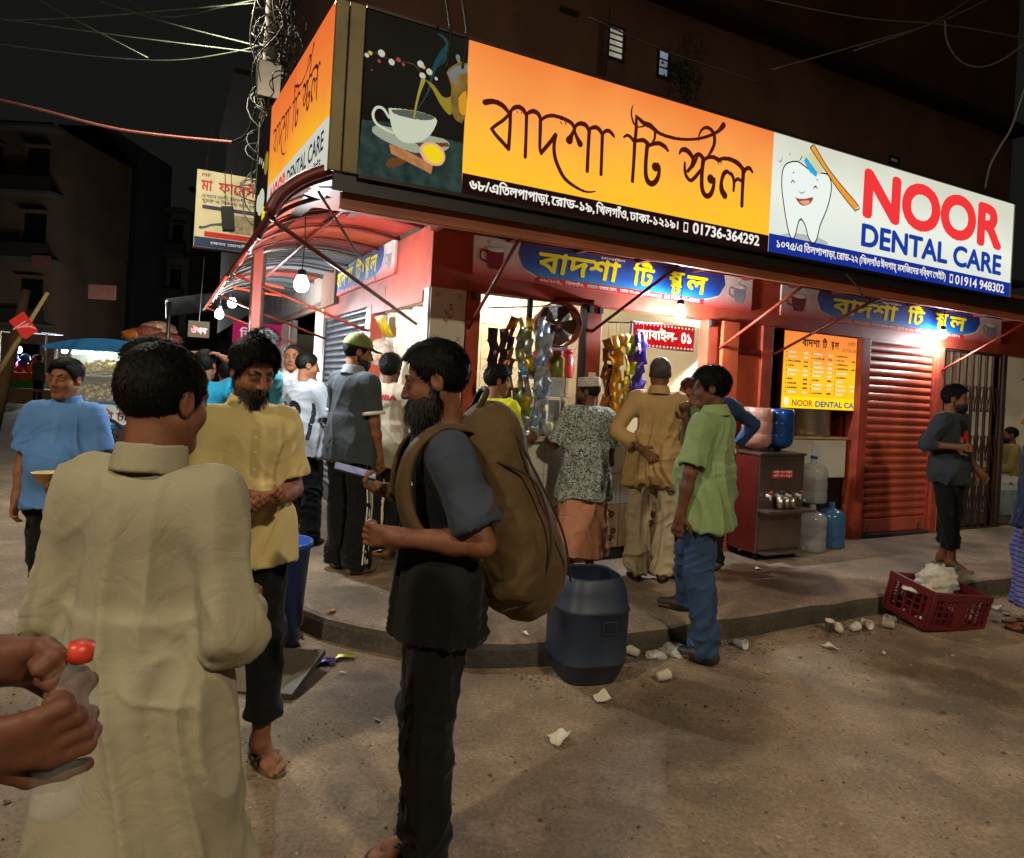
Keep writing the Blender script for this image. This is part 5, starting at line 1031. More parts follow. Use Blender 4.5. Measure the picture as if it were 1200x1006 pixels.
def strands(v,f,N,n,length,rng,flow,thick=.0016,m=None,parent=None,name='hair_strands'):
    fi=rng.integers(0,len(f),n); w=rng.random((n,2)); q=f[fi]; p=(v[q[:,0]]*(1-w[:,:1])+v[q[:,1]]*w[:,:1])*(1-w[:,1:])+(v[q[:,3]]*(1-w[:,:1])+v[q[:,2]]*w[:,:1])*w[:,1:]; nn=N[q[:,0]]
    d=flow(p,nn)+rng.normal(size=(n,3))*.13; d/=np.linalg.norm(d,axis=1)[:,None]; s=np.cross(d,nn); s/=np.linalg.norm(s,axis=1)[:,None]+1e-9; L=length*(.6+.8*rng.random((n,1)))
    V=np.stack([p-s*thick,p+s*thick,p+d*L*.6+nn*L*.05+s*thick*.7,p+d*L],1).reshape(-1,3); F=np.arange(n*4).reshape(-1,4); o=tomesh(name,V,F,parent,m); o['kind']='stuff'; return o
def person(label,xy,yaw,H=1.70,z0=0,skin='#7a4e34',skinn='skin a',head=(0,0,0),arms=None,feet=((-.09,0,0),(.09,0,0)),lean=0,belly=0,wide=1.0,
           top=None,bottom=None,hair=None,beard=None,shoes=None,res=.010,fine=.006,seed=1,eyes=False,group='people at the tea stall',knee=(0,0),sit=False):
    """top/bottom: dict(type,mat,...); arms: (left,right) each dict(u=upper dir,f=forearm dir,pn=palm normal,curl)"""
    s=H/1.70; rng=np.random.default_rng(seed); yaw=R(yaw)
    t=thing('person',label,'person',(xy[0],xy[1],z0),-yaw,group)
    ly=lambda z:lean*(z-.92)
    J=lambda x,y,z:np.array([x*(wide if z>.7 else 1),y+(ly(z) if z>.92 else 0),z])*s
    hy,hp,hr=[R(a) for a in head]
    hc=J(0,.022,1.58)+np.array([0,.02*math.sin(-hp)*s,0]); FR=(rotm(hy,hp,hr),hc)
    # ---- skeleton
    sh={-1:J(-.158,0,1.372),1:J(.158,0,1.372)}; arms=arms or ({},{}); A={}
    for sd,a in zip((-1,1),arms):
        
        if 'wt' in a:                                   # reach for a place: two-bone arm
            g=np.array(a['wt'],float)-np.array([xy[0],xy[1],z0]); cy,sy=math.cos(yaw),math.sin(yaw); g=np.array([g[0]*cy-g[1]*sy,g[0]*sy+g[1]*cy,g[2]]); dv=g-sh[sd]; L=min(np.linalg.norm(dv),.525*s); dn=nrm(dv); l1,l2=.285*s,.245*s; ca=(l1*l1+L*L-l2*l2)/(2*l1*L); ca=max(-1,min(1,ca)); hn=np.array(a.get('eh',(sd*.3,-.3,-1)),float); hn=nrm(hn-dn*np.dot(hn,dn)); el=sh[sd]+dn*l1*ca+hn*l1*math.sqrt(1-ca*ca); a=dict(a); a['u']=el-sh[sd]; a['f']=sh[sd]+dn*L-el
        u=nrm(a.get('u',(sd*.12,.02,-1))); f_=nrm(a.get('f',(sd*.04,.22,-1))); e=sh[sd]+u*.285*s; w=e+f_*.245*s; A[sd]=(sh[sd],e,w,u,nrm(a.get('hd',f_)),a.get('pn',(-sd,0,0)),a)
    hip={-1:J(-.085,0,.90),1:J(.085,0,.90)}; LG={}
    for i,sd in enumerate((-1,1)):
        fx,fy,fr_=feet[i][:3]; fz=feet[i][3] if len(feet[i])>3 else 0; an=np.array([fx*s,fy*s,.095*s+fz]); kn=(hip[sd]+an)/2+np.array([sd*.012,.025+knee[i],.01])*s; LG[sd]=(hip[sd],kn,an,R(fr_))
        if sit: kn=hip[sd]+np.array([sd*.04,.40,.0])*s; LG[sd]=(hip[sd],kn,kn+np.array([0,.02,-.40])*s,R(fr_))
    # ---- body, one surface
    B=[Pr('rc',J(0,0,.95),J(0,0,1.08),.125*s*wide,.118*s*wide,.05,sq=(1,.72,1)),Pr('rc',J(0,0,1.1),J(0,0,1.31),.115*s*wide,.124*s*wide,.06,sq=(1,.70,1)),Pr('rc',J(-.105,-.005,1.362),J(.105,-.005,1.362),.045*s,.045*s,.05),Pr('rc',J(0,-.012,1.40),hc+FR[0]@np.array([0,-.018,-.055])*s,.058*s,.052*s,.035)]
    if belly: B.append(Pr('el',J(0,.045,1.07),None,tuple(np.array([.12,.11,.13])*s*(1+belly*.3)),0,.05))
    for sd in (-1,1):
        a,e,w,u,hd,pn,aa=A[sd]; B+=[Pr('rc',a,e,.046*s,.037*s,.03),Pr('rc',e,e+(w-e)*.35,.036*s,.038*s,.02),Pr('rc',e+(w-e)*.35,w,.038*s,.025*s,.02)]
        h_,k_,n_,fr_=LG[sd]; B+=[Pr('rc',h_,k_,.078*s,.052*s,.04),Pr('rc',k_,k_+(n_-k_)*.35,.050*s,.052*s,.03),Pr('rc',k_+(n_-k_)*.35,n_,.052*s,.035*s,.03)]
        fd=np.array([math.sin(fr_),math.cos(fr_),0]); fsd=np.array([fd[1],-fd[0],0]); B+=[Pr('rc',n_+np.array([0,0,-.01])*s-fd*.02*s,n_-fd*.03*s+np.array([0,0,-.052])*s,.034*s,.032*s,.02),Pr('rc',n_+np.array([0,0,-.03])*s,n_+fd*.11*s+np.array([0,0,-.062])*s,.034*s,.020*s,.02,sq=(1.15,1.15,1)),Pr('rc',n_+fd*.095*s+fsd*.026*s+np.array([0,0,-.063])*s,n_+fd*.095*s-fsd*.028*s+np.array([0,0,-.065])*s,.022*s,.020*s,.025)]
        for i,(o,L) in enumerate(((.030,.165),(.011,.168),(-.005,.160),(-.020,.150),(-.034,.136))): B.append(Pr('rc',n_+fd*.11*s-fsd*sd*o*s+np.array([0,0,-.068])*s,n_+fd*L*s-fsd*sd*o*1.05*s+np.array([0,0,-.072])*s,.0135*s if i==0 else .0098*s,.0125*s if i==0 else .0085*s,.005))
    HP=head_prims(FR,s); HD={}
    for sd in (-1,1):
        a,e,w,u,hd,pn,aa=A[sd]; HD[sd]=hand_prims(w,hd,pn,sd*-1,aa.get('curl',.45),s,aa.get('spread',0),aa.get('thumb',.6),aa.get('curls'))
    allp=B+HP+HD[-1]+HD[1]
    v,f=grow(allp,max(res,.011)); cen=v[f].mean(1); vs_=[v]; keep=np.ones(len(f),bool); fs=[]; boxes=[]
    boxes.append((hc-np.array([.13,.15,.16])*s,hc+np.array([.13,.16,.16])*s))
    for sd in (-1,1): lo,hi=bounds(HD[sd],-.012); boxes.append((lo,hi))
    if fine<=.0065 and shoes and shoes[0]=='sandal':
        for sd in (-1,1): n_=LG[sd][2]; fd=np.array([math.sin(LG[sd][3]),math.cos(LG[sd][3]),0]); cpt=n_+fd*.07*s; boxes.append((np.array([cpt[0]-.13*s,cpt[1]-.15*s,n_[2]-.12*s]),np.array([cpt[0]+.13*s,cpt[1]+.15*s,n_[2]+.02*s])))
    mg=max(res,.011)*1.1
    for lo,hi in boxes: keep&=~((cen>lo+mg)&(cen<hi-mg)).all(1)
    V_=[v];F_=[f[keep]];o=len(v)
    for lo,hi in boxes:
        v2,f2=nets(field(allp,lo,hi,fine),lo,fine)
        if len(v2): V_.append(v2);F_.append(f2+o);o+=len(v2)
    v=np.concatenate(V_); f=np.concatenate(F_); us=np.unique(f); mp=np.full(len(v),-1); mp[us]=np.arange(len(us)); v=v[us]; f=mp[f]
    hl=(v-hc)@FR[0]/s; col=np.ones((len(v),4)); inh=np.linalg.norm(hl,axis=1)<.17
    lips=inh&(np.abs(hl[:,0])<.024)&(hl[:,2]<-.05)&(hl[:,2]>-.077)&(hl[:,1]>.07); col[lips,:3]*=(.78,.5,.5)
    if beard: st=inh&(hl[:,2]<-.045)&(hl[:,1]>.0)&~lips; col[st,:3]*=.55
    eyp=inh&(hl[:,1]>.06)&(np.abs(np.abs(hl[:,0])-.031)<.02)&(np.abs(hl[:,2]-.006)<.017); col[eyp,:3]*=.62
    tomesh('body',v,f,t,skinmat(skinn,skin),col)
    inv=np.array(FR[0])
    if eyes:
        for q in (-1,1):
            p=hc+FR[0]@np.array([q*.031,.0735,.0015])*s; v2,f2=ico(.0125*s,3); mb=MB(); vv=np.array(v2)@FR[0].T; mb.v=[tuple(a) for a in vv]; gz=FR[0]@nrm((.12,1,-.05))
            for a in f2: c=vv[list(a)].mean(0); mb.f.append(tuple(a)); mb.mi.append(1 if np.dot(nrm(c),gz)>.80 else 0)
            mb.build('eye',[mat('eye white','#877d74',.2,bump=0),mat('iris','#120b08',.15,bump=0)],t,True,loc=p)
            BR=[Pr('rc',hc+FR[0]@np.array([q*.013,.088,.026])*s,hc+FR[0]@np.array([q*.034,.084,.034])*s,.0045*s,.0045*s,.004),Pr('rc',hc+FR[0]@np.array([q*.034,.084,.034])*s,hc+FR[0]@np.array([q*.052,.068,.027])*s,.0045*s,.0025*s,.004)]; v2,f2=grow(BR,.003); tomesh('eyebrow',v2,f2,t,mat('hair black','#0c0a09',.55,bump=0))
    # ---- hair
    hm=None
    if hair:
        hm=mat('hair '+hair.get('c','#080706'),hair.get('c','#080706'),.6,var=.4,scale=30,bump=.4,bscale=150,spec=.12); th=hair.get('t',.010)
        HPx=[Pr('el',np.array([0,-.014,.034])*s,None,tuple(np.array([.073+th,.094+th,.086+th])*s),0,.01,'u',FR)]
        if hair.get('puff'): pf=hair['puff']; HPx.append(Pr('el',np.array([0,.0,.06+pf*.5])*s,None,tuple(np.array([.070+pf*.6,.088+pf*.7,.062+pf*.6])*s),0,.03,'u',FR))
        lo,hi=bounds(HPx); hh=fine; d=field(HPx,lo,hi,hh); n_=d.shape; gx=[lo[i]+hh*np.arange(n_[i]) for i in range(3)]; X,Y,Z=np.meshgrid(*gx,indexing='ij'); L_=(np.stack([X,Y,Z],-1)-hc)@FR[0]/s
        lt=L_[...,2]-hairline(L_[...,1],0)-hair.get('up',0); ear=.024-np.sqrt((np.abs(L_[...,0])-.078)**2*.3+(L_[...,1]+.006)**2+(L_[...,2]+.002)**2)
        d=np.maximum(d,-lt*s*.8); d=np.maximum(d,ear*s); d=d.astype(np.float32); hv,hf=nets(d,lo,hh); N=vnormals(hv,hf); l2=(hv-hc)@FR[0]/s; am=hair.get('amp',.004)
        hv=hv+N*(pnoise(hv*np.array([45,45,45])+seed*7)*am*1.6+pnoise(hv*110+seed)*am*.8)[:,None]
        tomesh('hair',hv,hf,t,hm); ns=hair.get('n',0)
        if ns:
            cw=hc+FR[0]@np.array([.0,-.05,.12])*s; up=FR[0]@np.array([0,0,1])
            fl=lambda p,nn:(lambda r:(r/np.linalg.norm(r,axis=1)[:,None]))((p-cw)-nn*np.sum((p-cw)*nn,1)[:,None]+1e-6)+nn*hair.get('lift',.2)
            strands(hv,hf,N,ns,hair.get('len',.022)*s,rng,fl,.0014,hm,t)
    if beard:
        bm_=mat('beard '+beard.get('c','#080605'),beard.get('c','#080605'),.7,var=.4,scale=30,bump=.4,bscale=150); L_=beard.get('L',.05); bk=beard.get('t',.008)
        BP=[Pr('el',np.array([0,.030,-.062])*s,None,tuple(np.array([.059+bk,.064+bk,.058+bk])*s),0,.01,'u',FR),Pr('rc',np.array([0,.062,-.095])*s,np.array([0,.072,-.10-L_])*s,(.036+bk)*s,(.020)*s,.03,'u',FR),
            Pr('rc',np.array([-.062,.0,-.055])*s,np.array([-.068,-.0,-.005])*s,.012*s,.009*s,.015,'u',FR),Pr('rc',np.array([.062,.0,-.055])*s,np.array([.068,-.0,-.005])*s,.012*s,.009*s,.015,'u',FR),Pr('rc',np.array([-.026,.084,-.052])*s,np.array([0,.092,-.047])*s,.0065*s,.0075*s,.006,'u',FR),Pr('rc',np.array([.026,.084,-.052])*s,np.array([0,.092,-.047])*s,.0065*s,.0075*s,.006,'u',FR)]
        lo,hi=bounds(BP); d=field(BP,lo,hi,fine); n_=d.shape; gx=[lo[i]+fine*np.arange(n_[i]) for i in range(3)]; X,Y,Z=np.meshgrid(*gx,indexing='ij'); Q=(np.stack([X,Y,Z],-1)-hc)@FR[0]/s
        cutz=np.interp(Q[...,1],[-.03,.0,.03,.07,.1],[.02,.0,-.03,-.044,-.042]); d=np.maximum(d,(Q[...,2]-cutz)*s*.8); lp=.019-np.sqrt((Q[...,0]*.8)**2+((Q[...,1]-.092)*.7)**2+((Q[...,2]+.064)*1.7)**2); d=np.maximum(d,lp*s); d=np.maximum(d,(-.02-Q[...,1])*s).astype(np.float32)
        hv,hf=nets(d,lo,fine)
        if len(hv):
            N=vnormals(hv,hf); hv=hv+N*(pnoise(hv*60+seed*3)*.006)[:,None]; tomesh('beard',hv,hf,t,bm_); dn=FR[0]@np.array([0,.25,-1])
            if beard.get('n',0): strands(hv,hf,N,beard['n'],beard.get('len',.025)*s,rng,lambda p,nn:np.tile(dn,(len(p),1))+nn*.3,.0012,bm_,t,'beard_strands')
    # ---- clothes
    def cloth(name,prims,m,h,amp,mode,hem=None):
        lo,hi=bounds(prims); d=field(prims,lo,hi,h)
        if hem is not None:
            n_=d.shape; X=lo[0]+h*np.arange(n_[0]); Y=lo[1]+h*np.arange(n_[1]); Z=lo[2]+h*np.arange(n_[2]); hz=hem*s+.008*s*np.sin(X[:,None]*22+seed)+.008*s*np.sin(Y[None,:]*27+seed*2); armz=np.zeros((n_[0],n_[1]),bool)
            c=hz[:,:,None]-Z[None,None,:]; bx=(np.abs(X)<.30*s*wide)[:,None,None]
            d=np.where(bx,np.maximum(d,c),d).astype(np.float32)
        cv,cf=nets(d,lo,h)
        if not len(cv): return None
        N=vnormals(cv,cf); q=cv/s; o=seed*3.17
        rid=lambda f,k=3.2:np.clip(1-np.abs(f)*k,0,1)**2
        if mode=='drape':
            zs=.45 if (hem or 1)<.6 else 1; w_=pnoise(np.stack([q[:,0]*2.2+o,q[:,1]*2.2,q[:,2]*1.6],1)); w2=pnoise(np.stack([q[:,0]*3+9+o,q[:,1]*3,q[:,2]*3],1)); g=np.clip((1.5-q[:,2])/.45,.3,1.3)
            lowf=pnoise(np.stack([q[:,0]*6+w_*2+o,q[:,1]*6,q[:,2]*1.3*zs],1)); v1=pnoise(np.stack([q[:,0]*8.5+w_*3+o*2,q[:,1]*8.5,q[:,2]*1.2*zs+w_*zs],1)); dg=np.sign(q[:,0])*q[:,2]
            v2=pnoise(np.stack([q[:,0]*7+dg*6+w_*2,q[:,1]*7+o,q[:,2]*5+w2*3],1)); v3=pnoise(np.stack([q[:,0]*4+o,q[:,1]*4,q[:,2]*12+w2*4],1))
            fold=1.3*lowf*g+1.0*rid(v1)*g+.75*zs*rid(v2)*np.clip(.3+w2*3,0,1)+.45*zs*zs*rid(v3)*np.clip(w_*4,0,1)-.45
        elif mode=='leg':
            w_=pnoise(q*3+o); g=.35+1.0*np.exp(-((q[:,2]-.13)/.13)**2)+.6*np.exp(-((q[:,2]-.5)/.10)**2)+.5*np.exp(-((q[:,2]-.84)/.1)**2); f1=pnoise(np.stack([q[:,0]*6,q[:,1]*6+w_*2,q[:,2]*11+w_*3+q[:,1]*9+o],1)); f2=pnoise(np.stack([q[:,0]*12+o,q[:,1]*12,q[:,2]*2.5+w_],1)); fold=1.1*rid(f1)*g+.8*rid(f2)+.8*pnoise(q*5+o)-.4
        else: w_=pnoise(q*4+o); f1=pnoise(q*14+w_[:,None]*2+o); fold=f1
        sm=cv+N*(np.clip(fold+.1,-.6,2.2)*amp*1.7*s)[:,None]; return tomesh(name,sm,cf,t,m)
    out={'root':t,'s':s,'hc':hc,'FR':FR,'A':A,'LG':LG,'J':J}
    if bottom:
        ty=bottom['type']; m=bottom['mat']; lo_=bottom.get('loose',.018); bz=bottom.get('end',.10)
        if ty=='pants':
            P=[Pr('cc',J(0,0,1.02),J(0,-.005,.90),.122*s*wide,.140*s*wide,.03,sq=(1,.74,1)),Pr('rc',J(0,-.005,.90),J(0,-.01,.87),.132*s*wide,.130*s*wide,.04,sq=(1,.76,1))]
            for sd in (-1,1):
                h_,k_,n_,_=LG[sd]; e=n_+(k_-n_)*(bz-.09)/.4+np.array([0,0,-.045*s if bz<=.1 else 0]); P+=[Pr('rc',h_,k_,(.080+lo_)*s,(.054+lo_)*s,.03),Pr('cc',k_+(h_-k_)*.02,e,(.054+lo_)*s,(bottom.get('cuff',.046)+lo_)*s,.02)]
            out['bottom']=cloth('trousers',P,m,res,bottom.get('amp',.008),'leg')
        else:
            cx=(LG[-1][2]+LG[1][2])/2; fl=bottom.get('flare',.17); P=[Pr('cc',J(0,0,1.02),J(0,0,.9),.118*s*wide,.15*s*wide,.04,sq=(1,.74,1)),Pr('cc',J(0,0,.92),np.array([cx[0],cx[1],bz*s]),.158*s*wide,fl*s,.03,sq=(1,.72,1))]
            out['bottom']=cloth('wrap_skirt',P,m,res,bottom.get('amp',.012),'drape')
    if top:
        ty=top['type']; m=top['mat']; lo_=top.get('loose',.02); hem=top.get('hem',.86); sl=top.get('sleeve',.62); fl=top.get('flare',0)
        cuts=[]; P=[Pr('rc',J(-.105,-.004,1.362),J(.105,-.004,1.362),(.052+lo_*.5)*s,(.052+lo_*.5)*s,.05),Pr('rc',J(0,-.018,1.372),J(-.135,-.006,1.36),.056*s,(.05+lo_*.4)*s,.03),Pr('rc',J(0,-.018,1.372),J(.135,-.006,1.36),.056*s,(.05+lo_*.4)*s,.03),Pr('rc',J(0,0,1.10),J(0,0,1.30),(.122+lo_)*s*wide,(.136+lo_*.8)*s*wide,.06,sq=(1,.73,1)),Pr('rc',J(0,-.012,1.355),J(0,-.008,1.372),.070*s,.058*s,.03)]
        P.append(Pr('cc',J(0,0,1.12),J(0,0,hem-.04),(.128+lo_)*s*wide,(.138+max(0,(.98-max(hem,.7))*.2)+lo_+fl)*s*wide,.05,sq=(1,.74,1)))
        if belly: P.append(Pr('el',J(0,.045,1.07),None,tuple(np.array([.128+lo_,.118+lo_,.15])*s*(1+belly*.3)),0,.06))
        if hem<.86 and bottom and bottom['type']=='pants':          # cloth hangs clear of the hips
            for sd in (-1,1):
                h_,k_,n_,_=LG[sd]; rr=.080+bottom.get('loose',.018)+bottom.get('amp',.008)*1.2+.010; P.append(Pr('rc',h_+np.array([0,0,.05])*s,h_+(k_-h_)*(.9-hem+.04)/.42,rr*s,rr*s,.05))
        for sd in (-1,1):
            a,e,w,u,hd,pn,aa=A[sd]; S0=a-u*.01*s; r0=.053+lo_*.55
            P.append(Pr('rc',a-u*.004*s,a+u*.06*s,r0*s,r0*s,.04))
            if sl<=1:
                en=a+(e-a)*sl; r1=(.048+lo_*.7+top.get('sf',0))*s; P.append(Pr('cc',S0+u*.03*s,en,(r0-.002)*s,r1,.03)); cuts.append(Pr('cc',en-u*.035*s,en+u*.03*s,r1-.010-.008*s,r1-.0105,.006,'s'))
            else: P+= [Pr('rc',S0,e,r0*s,(.043+lo_*.5)*s,.035),Pr('cc',e,e+(w-e)*(sl-1),(.043+lo_*.5)*s,(.032+lo_*.4)*s,.02)]
        P+=cuts; P.append(Pr('rc',J(0,-.004,1.44),hc+FR[0]@np.array([0,-.018,-.03])*s,.048*s,.046*s,.012,'s'))
        out['top']=cloth('shirt',P,m,res,top.get('amp',.008),'drape',hem)
        if top.get('collar'):
            n0=J(0,-.014,1.425); n1=J(0,-.008,1.442+top.get('ch',.05)); n2=n1+(n1-n0)*.3; CP=[Pr('cc',n0,n1,.080*s,.070*s,.006),Pr('cc',n0-(n1-n0)*.3,n2,.063*s,.0615*s,.004,'s')]
            if top['collar']=='fold': CP=[Pr('cc',J(0,-.014,1.418),J(0,-.006,1.486),.094*s,.071*s,.006),Pr('cc',n0-(n1-n0)*.6,n2,.058*s,.060*s,.004,'s'),Pr('el',J(0,.1,1.45),None,(.020*s,.06*s,.06*s),0,.01,'s')]
            v2,f2=grow(CP,min(res,.006)); tomesh('collar',v2,f2,t,top.get('cm',m))
        if top.get('cuff'):
            for sd in (-1,1):
                a,e,w,u,hd,pn,aa=A[sd]; p=a+(e-a)*sl; r=(.050+lo_*.7+top.get('sf',0)+.003)*s; v2,f2=grow([Pr('cc',p-u*.022*s,p+u*.003*s,r,r,.004)],.006); tomesh('cuff_band',v2,f2,t,top['cuff'])
    if shoes:
        for sd in (-1,1):
            h_,k_,n_,fr_=LG[sd]; fd=np.array([math.sin(fr_),math.cos(fr_),0]); g=n_+np.array([0,0,-.085*s]); fsd=np.array([fd[1],-fd[0],0])
            if shoes[0]=='sandal':
                sole=[np.array([0,0,0])]; n2=24; mb=MB(); pr=[]
                for k in range(n2):
                    a=2*PI*k/n2; L_=.135*math.sin(a); w_=(.036+.010*math.sin(a))*math.cos(a); pr.append((L_+.045,w_))
                for z in (-.009,.009): mb.v+=[tuple(g+fd*L_*s+fsd*w_*s*1.3+np.array([0,0,z])*s) for L_,w_ in pr]
                mb.f=[tuple(range(n2-1,-1,-1)),tuple(range(n2,2*n2))]+[(k,(k+1)%n2,n2+(k+1)%n2,n2+k) for k in range(n2)]; mb.mi=[0]*len(mb.f); so=mb.build('sandal_sole',shoes[1],t)
                c0=g+fd*.115*s+np.array([0,0,.018])*s; st=MB()
                for q in (-1,1): st.tube([tuple(c0),tuple(g+fd*.08*s+fsd*q*.030*s+np.array([0,0,.052])*s),tuple(g+fd*.03*s+fsd*q*.044*s+np.array([0,0,.012])*s)],.010*s,6,flat=.6)
                if len(shoes)>2: st.tube([tuple(g+fd*.06*s+fsd*q*.05*s+np.array([0,0,.012+.05*(1-abs(q)**2)])*s) for q in (-1,-.6,0,.6,1)],.016*s,6,flat=.4)
                st.build('sandal_strap',shoes[1] if len(shoes)<3 else shoes[2],so,True)
            else:
                P=[Pr('rc',g+np.array([0,0,.045])*s-fd*.035*s,g+np.array([0,0,.04])*s+fd*.05*s,.042*s,.046*s,.02,sq=(1,1,.95)),Pr('rc',g+np.array([0,0,.035])*s+fd*.05*s,g+np.array([0,0,.028])*s+fd*.15*s,.044*s,.034*s,.03,sq=(1.1,1.1,.85)),Pr('rc',g+np.array([0,0,.09])*s-fd*.01*s,g+np.array([0,0,.06])*s,.045*s,.045*s,.02)]
                v2,f2=grow(P,.009); v2[:,2]=np.maximum(v2[:,2],g[2]+.0); tomesh('shoe',v2,f2,t,shoes[1])
    return out
def decal(o,polys,dy,m,parent,side,name='print',eps=.003):
    """flat print laid onto a garment: side -1 = front (+y), 1 = back"""
    me=o.data; bv=BVHTree.FromPolygons([v.co for v in me.vertices],[p.vertices[:] for p in me.polygons]); mb=MB()
    for a,b,c,d in scanfill(polys,dy):
        k=max(1,int((b-a)/.012)); xs_=[a+(b-a)*i/k for i in range(k+1)]
        for i in range(k):
            q=[]
            for x,z in ((xs_[i],c),(xs_[i+1],c),(xs_[i+1],d),(xs_[i],d)):
                hit=bv.ray_cast(Vector((x,-1.0 if side>0 else 1.0,z)),Vector((0,1 if side>0 else -1,0)))
                if hit[0] is None: break
                q.append((hit[0].x,hit[0].y+(-eps if side>0 else eps),hit[0].z))
            if len(q)==4: mb.add(q,[(0,1,2,3)])
    if mb.f: return mb.build(name,m,parent)
# ================================================================ PEOPLE IN THE PHOTOGRAPH
K_black=clothmat('cloth black','#0e0e10'); K_char=clothmat('cloth charcoal','#222427'); K_navy=clothmat('cloth navy','#1d2740'); K_jean=clothmat('denim','#2b3f5c',var=.3); K_white=clothmat('cloth white','#c9c6bd'); M_sand=mat('sandal','#4a4238',.7); M_sandk=mat('sandal black','#191614',.7); M_shoe=mat('shoe','#3a2c22',.5)
def secondmat(o,m,fn):
    o.data.materials.append(m); me=o.data; n=len(me.polygons); c=np.empty(n*3,np.float32); me.polygons.foreach_get('center',c); me.polygons.foreach_set('material_index',fn(c.reshape(-1,3)).astype(np.int32))
# --- cream kurta, seen from behind
K_kur=clothmat('kurta cream','#8b856f',.8,var=.08)
p=person('man in a long cream kurta seen from behind, sleeves to the wrist',(-.748,1.44),6,1.64,skin='#6e4630',skinn='skin b',head=(14,-8,0),wide=.92,arms=(dict(u=(-.24,-.10,-1),f=(.35,.9,-.25),curl=.8),dict(u=(.26,-.12,-1),f=(-.3,.95,-.1),curl=.8)),
  top=dict(type='kurta',mat=K_kur,loose=.030,hem=.42,sleeve=1.92,collar='band',ch=.045,amp=.014,flare=.035),bottom=dict(type='pants',mat=clothmat('pyjama cream','#878168'),loose=.03),hair=dict(t=.008,amp=.002,n=9000,len=.013,lift=.08),shoes=('sandal',M_sandk),res=.0065,fine=.004,seed=2)
# --- yellow polo, beard
K_yel=clothmat('polo pale yellow','#c4b27a',.85,var=.08)
p=person('bearded man in a pale yellow polo shirt looking down',(-1.085,2.82),142,1.71,skin='#7a5038',skinn='skin c',head=(-10,-20,0),arms=(dict(u=(-.14,.10,-1),f=(.62,.78,-.02),curl=.5,pn=(.3,-.6,.7)),dict(u=(.14,.12,-1),f=(-.62,.78,.05),curl=.6,pn=(-.3,-.6,.7))),feet=((-.09,.10,-8),(.1,-.05,12)),
  top=dict(type='polo',mat=K_yel,loose=.022,hem=.80,sleeve=.80,collar='fold',amp=.009,sf=.010),bottom=dict(type='pants',mat=K_black,loose=.02,end=.17),hair=dict(t=.012,puff=.018,up=.012,amp=.006,n=7000,len=.022,lift=.2),beard=dict(L=.06,t=-.005,n=1800,len=.03),shoes=('sandal',mat('flip flop','#5a4c34',.7)),res=.0075,fine=.004,seed=3,eyes=True)
decal(p['top'],ccw([np.array([(-.018,1.17),(.018,1.17),(.018,1.36),(-.018,1.36)])]),.012,clothmat('polo placket','#b3a269'),p['root'],-1,'placket',.0015)
for z in (1.2,1.27,1.33): decal(p['top'],ccw([circ(0,z,.006,10)]),.002,K_white,p['root'],-1,'button',.004)
# --- backpack man in profile
K_sl=clothmat('raglan grey','#333a46')
p=person('bearded man in a black shirt with grey sleeves wearing a backpack',(-.20,2.20),-104,1.715,skin='#6a4330',skinn='skin d',lean=.03,head=(12,-14,0),arms=(dict(wt=tuple(PD(470,630,2.02)),eh=(-.5,-1,-.6),curl=.9,pn=(1,0,.2)),dict(wt=tuple(PD(462,578,2.33)),curl=.75,pn=(-.3,-.3,1),curls=(.5,.7,.8,.9))),belly=0,
  top=dict(type='tee',mat=K_black,loose=.020,hem=.80,sleeve=.82,amp=.010,sf=.012),bottom=dict(type='pants',mat=K_black,loose=.016),hair=dict(t=.009,puff=.008,up=.018,amp=.003,n=7000,len=.014,lift=.12),beard=dict(L=.06,t=.008,n=5000,len=.025),shoes=('sandal',M_sandk),res=.0075,fine=.004,seed=4,eyes=True)
secondmat(p['top'],K_sl,lambda c:(np.abs(c[:,0])>.158)&(c[:,2]>1.1)); P3=p
decal(p['top'],ccw(stroke([(.06,1.20,.012),(.09,1.24,.012),(.07,1.28,.012),(.03,1.25,.012),(.06,1.20,.012)],4)+stroke([(-.05,1.27,.01),(.02,1.30,.01)],3)),.004,K_white,p['root'],-1,'print',.003)
# backpack
bp=thing('backpack','large olive brown backpack on the back of the man in black','backpack',(-.20-.085,2.20-.02,0),R(104)); M_bp=clothmat('backpack canvas','#4c3a22',.75,var=.2); M_bpd=clothmat('backpack trim','#2a2014',.7)
YB=.05
PB=[Pr('rc',(0,-.225,1.40),(0,-.30,1.05),.135,.165,.05,sq=(1.12,.82,1)),Pr('rc',(0,-.31,1.05),(0,-.37,.96),.155,.13,.06,sq=(1.15,.9,1)),Pr('rc',(0,-.335,1.22),(0,-.40,1.02),.10,.12,.04,sq=(1.15,.8,1)),Pr('rc',(-.15,-.27,1.13),(-.15,-.31,1.0),.06,.065,.03)]
v,f=grow(PB,.008); N=vnormals(v,f); w_=pnoise(v*5); fo=(1-2*np.abs(pnoise(np.stack([v[:,0]*9+w_*2,v[:,1]*9,v[:,2]*5+w_*3],1))))*.010+pnoise(v*23)*.006; tomesh('bag_body',v+N*fo[:,None],f,bp,M_bp)
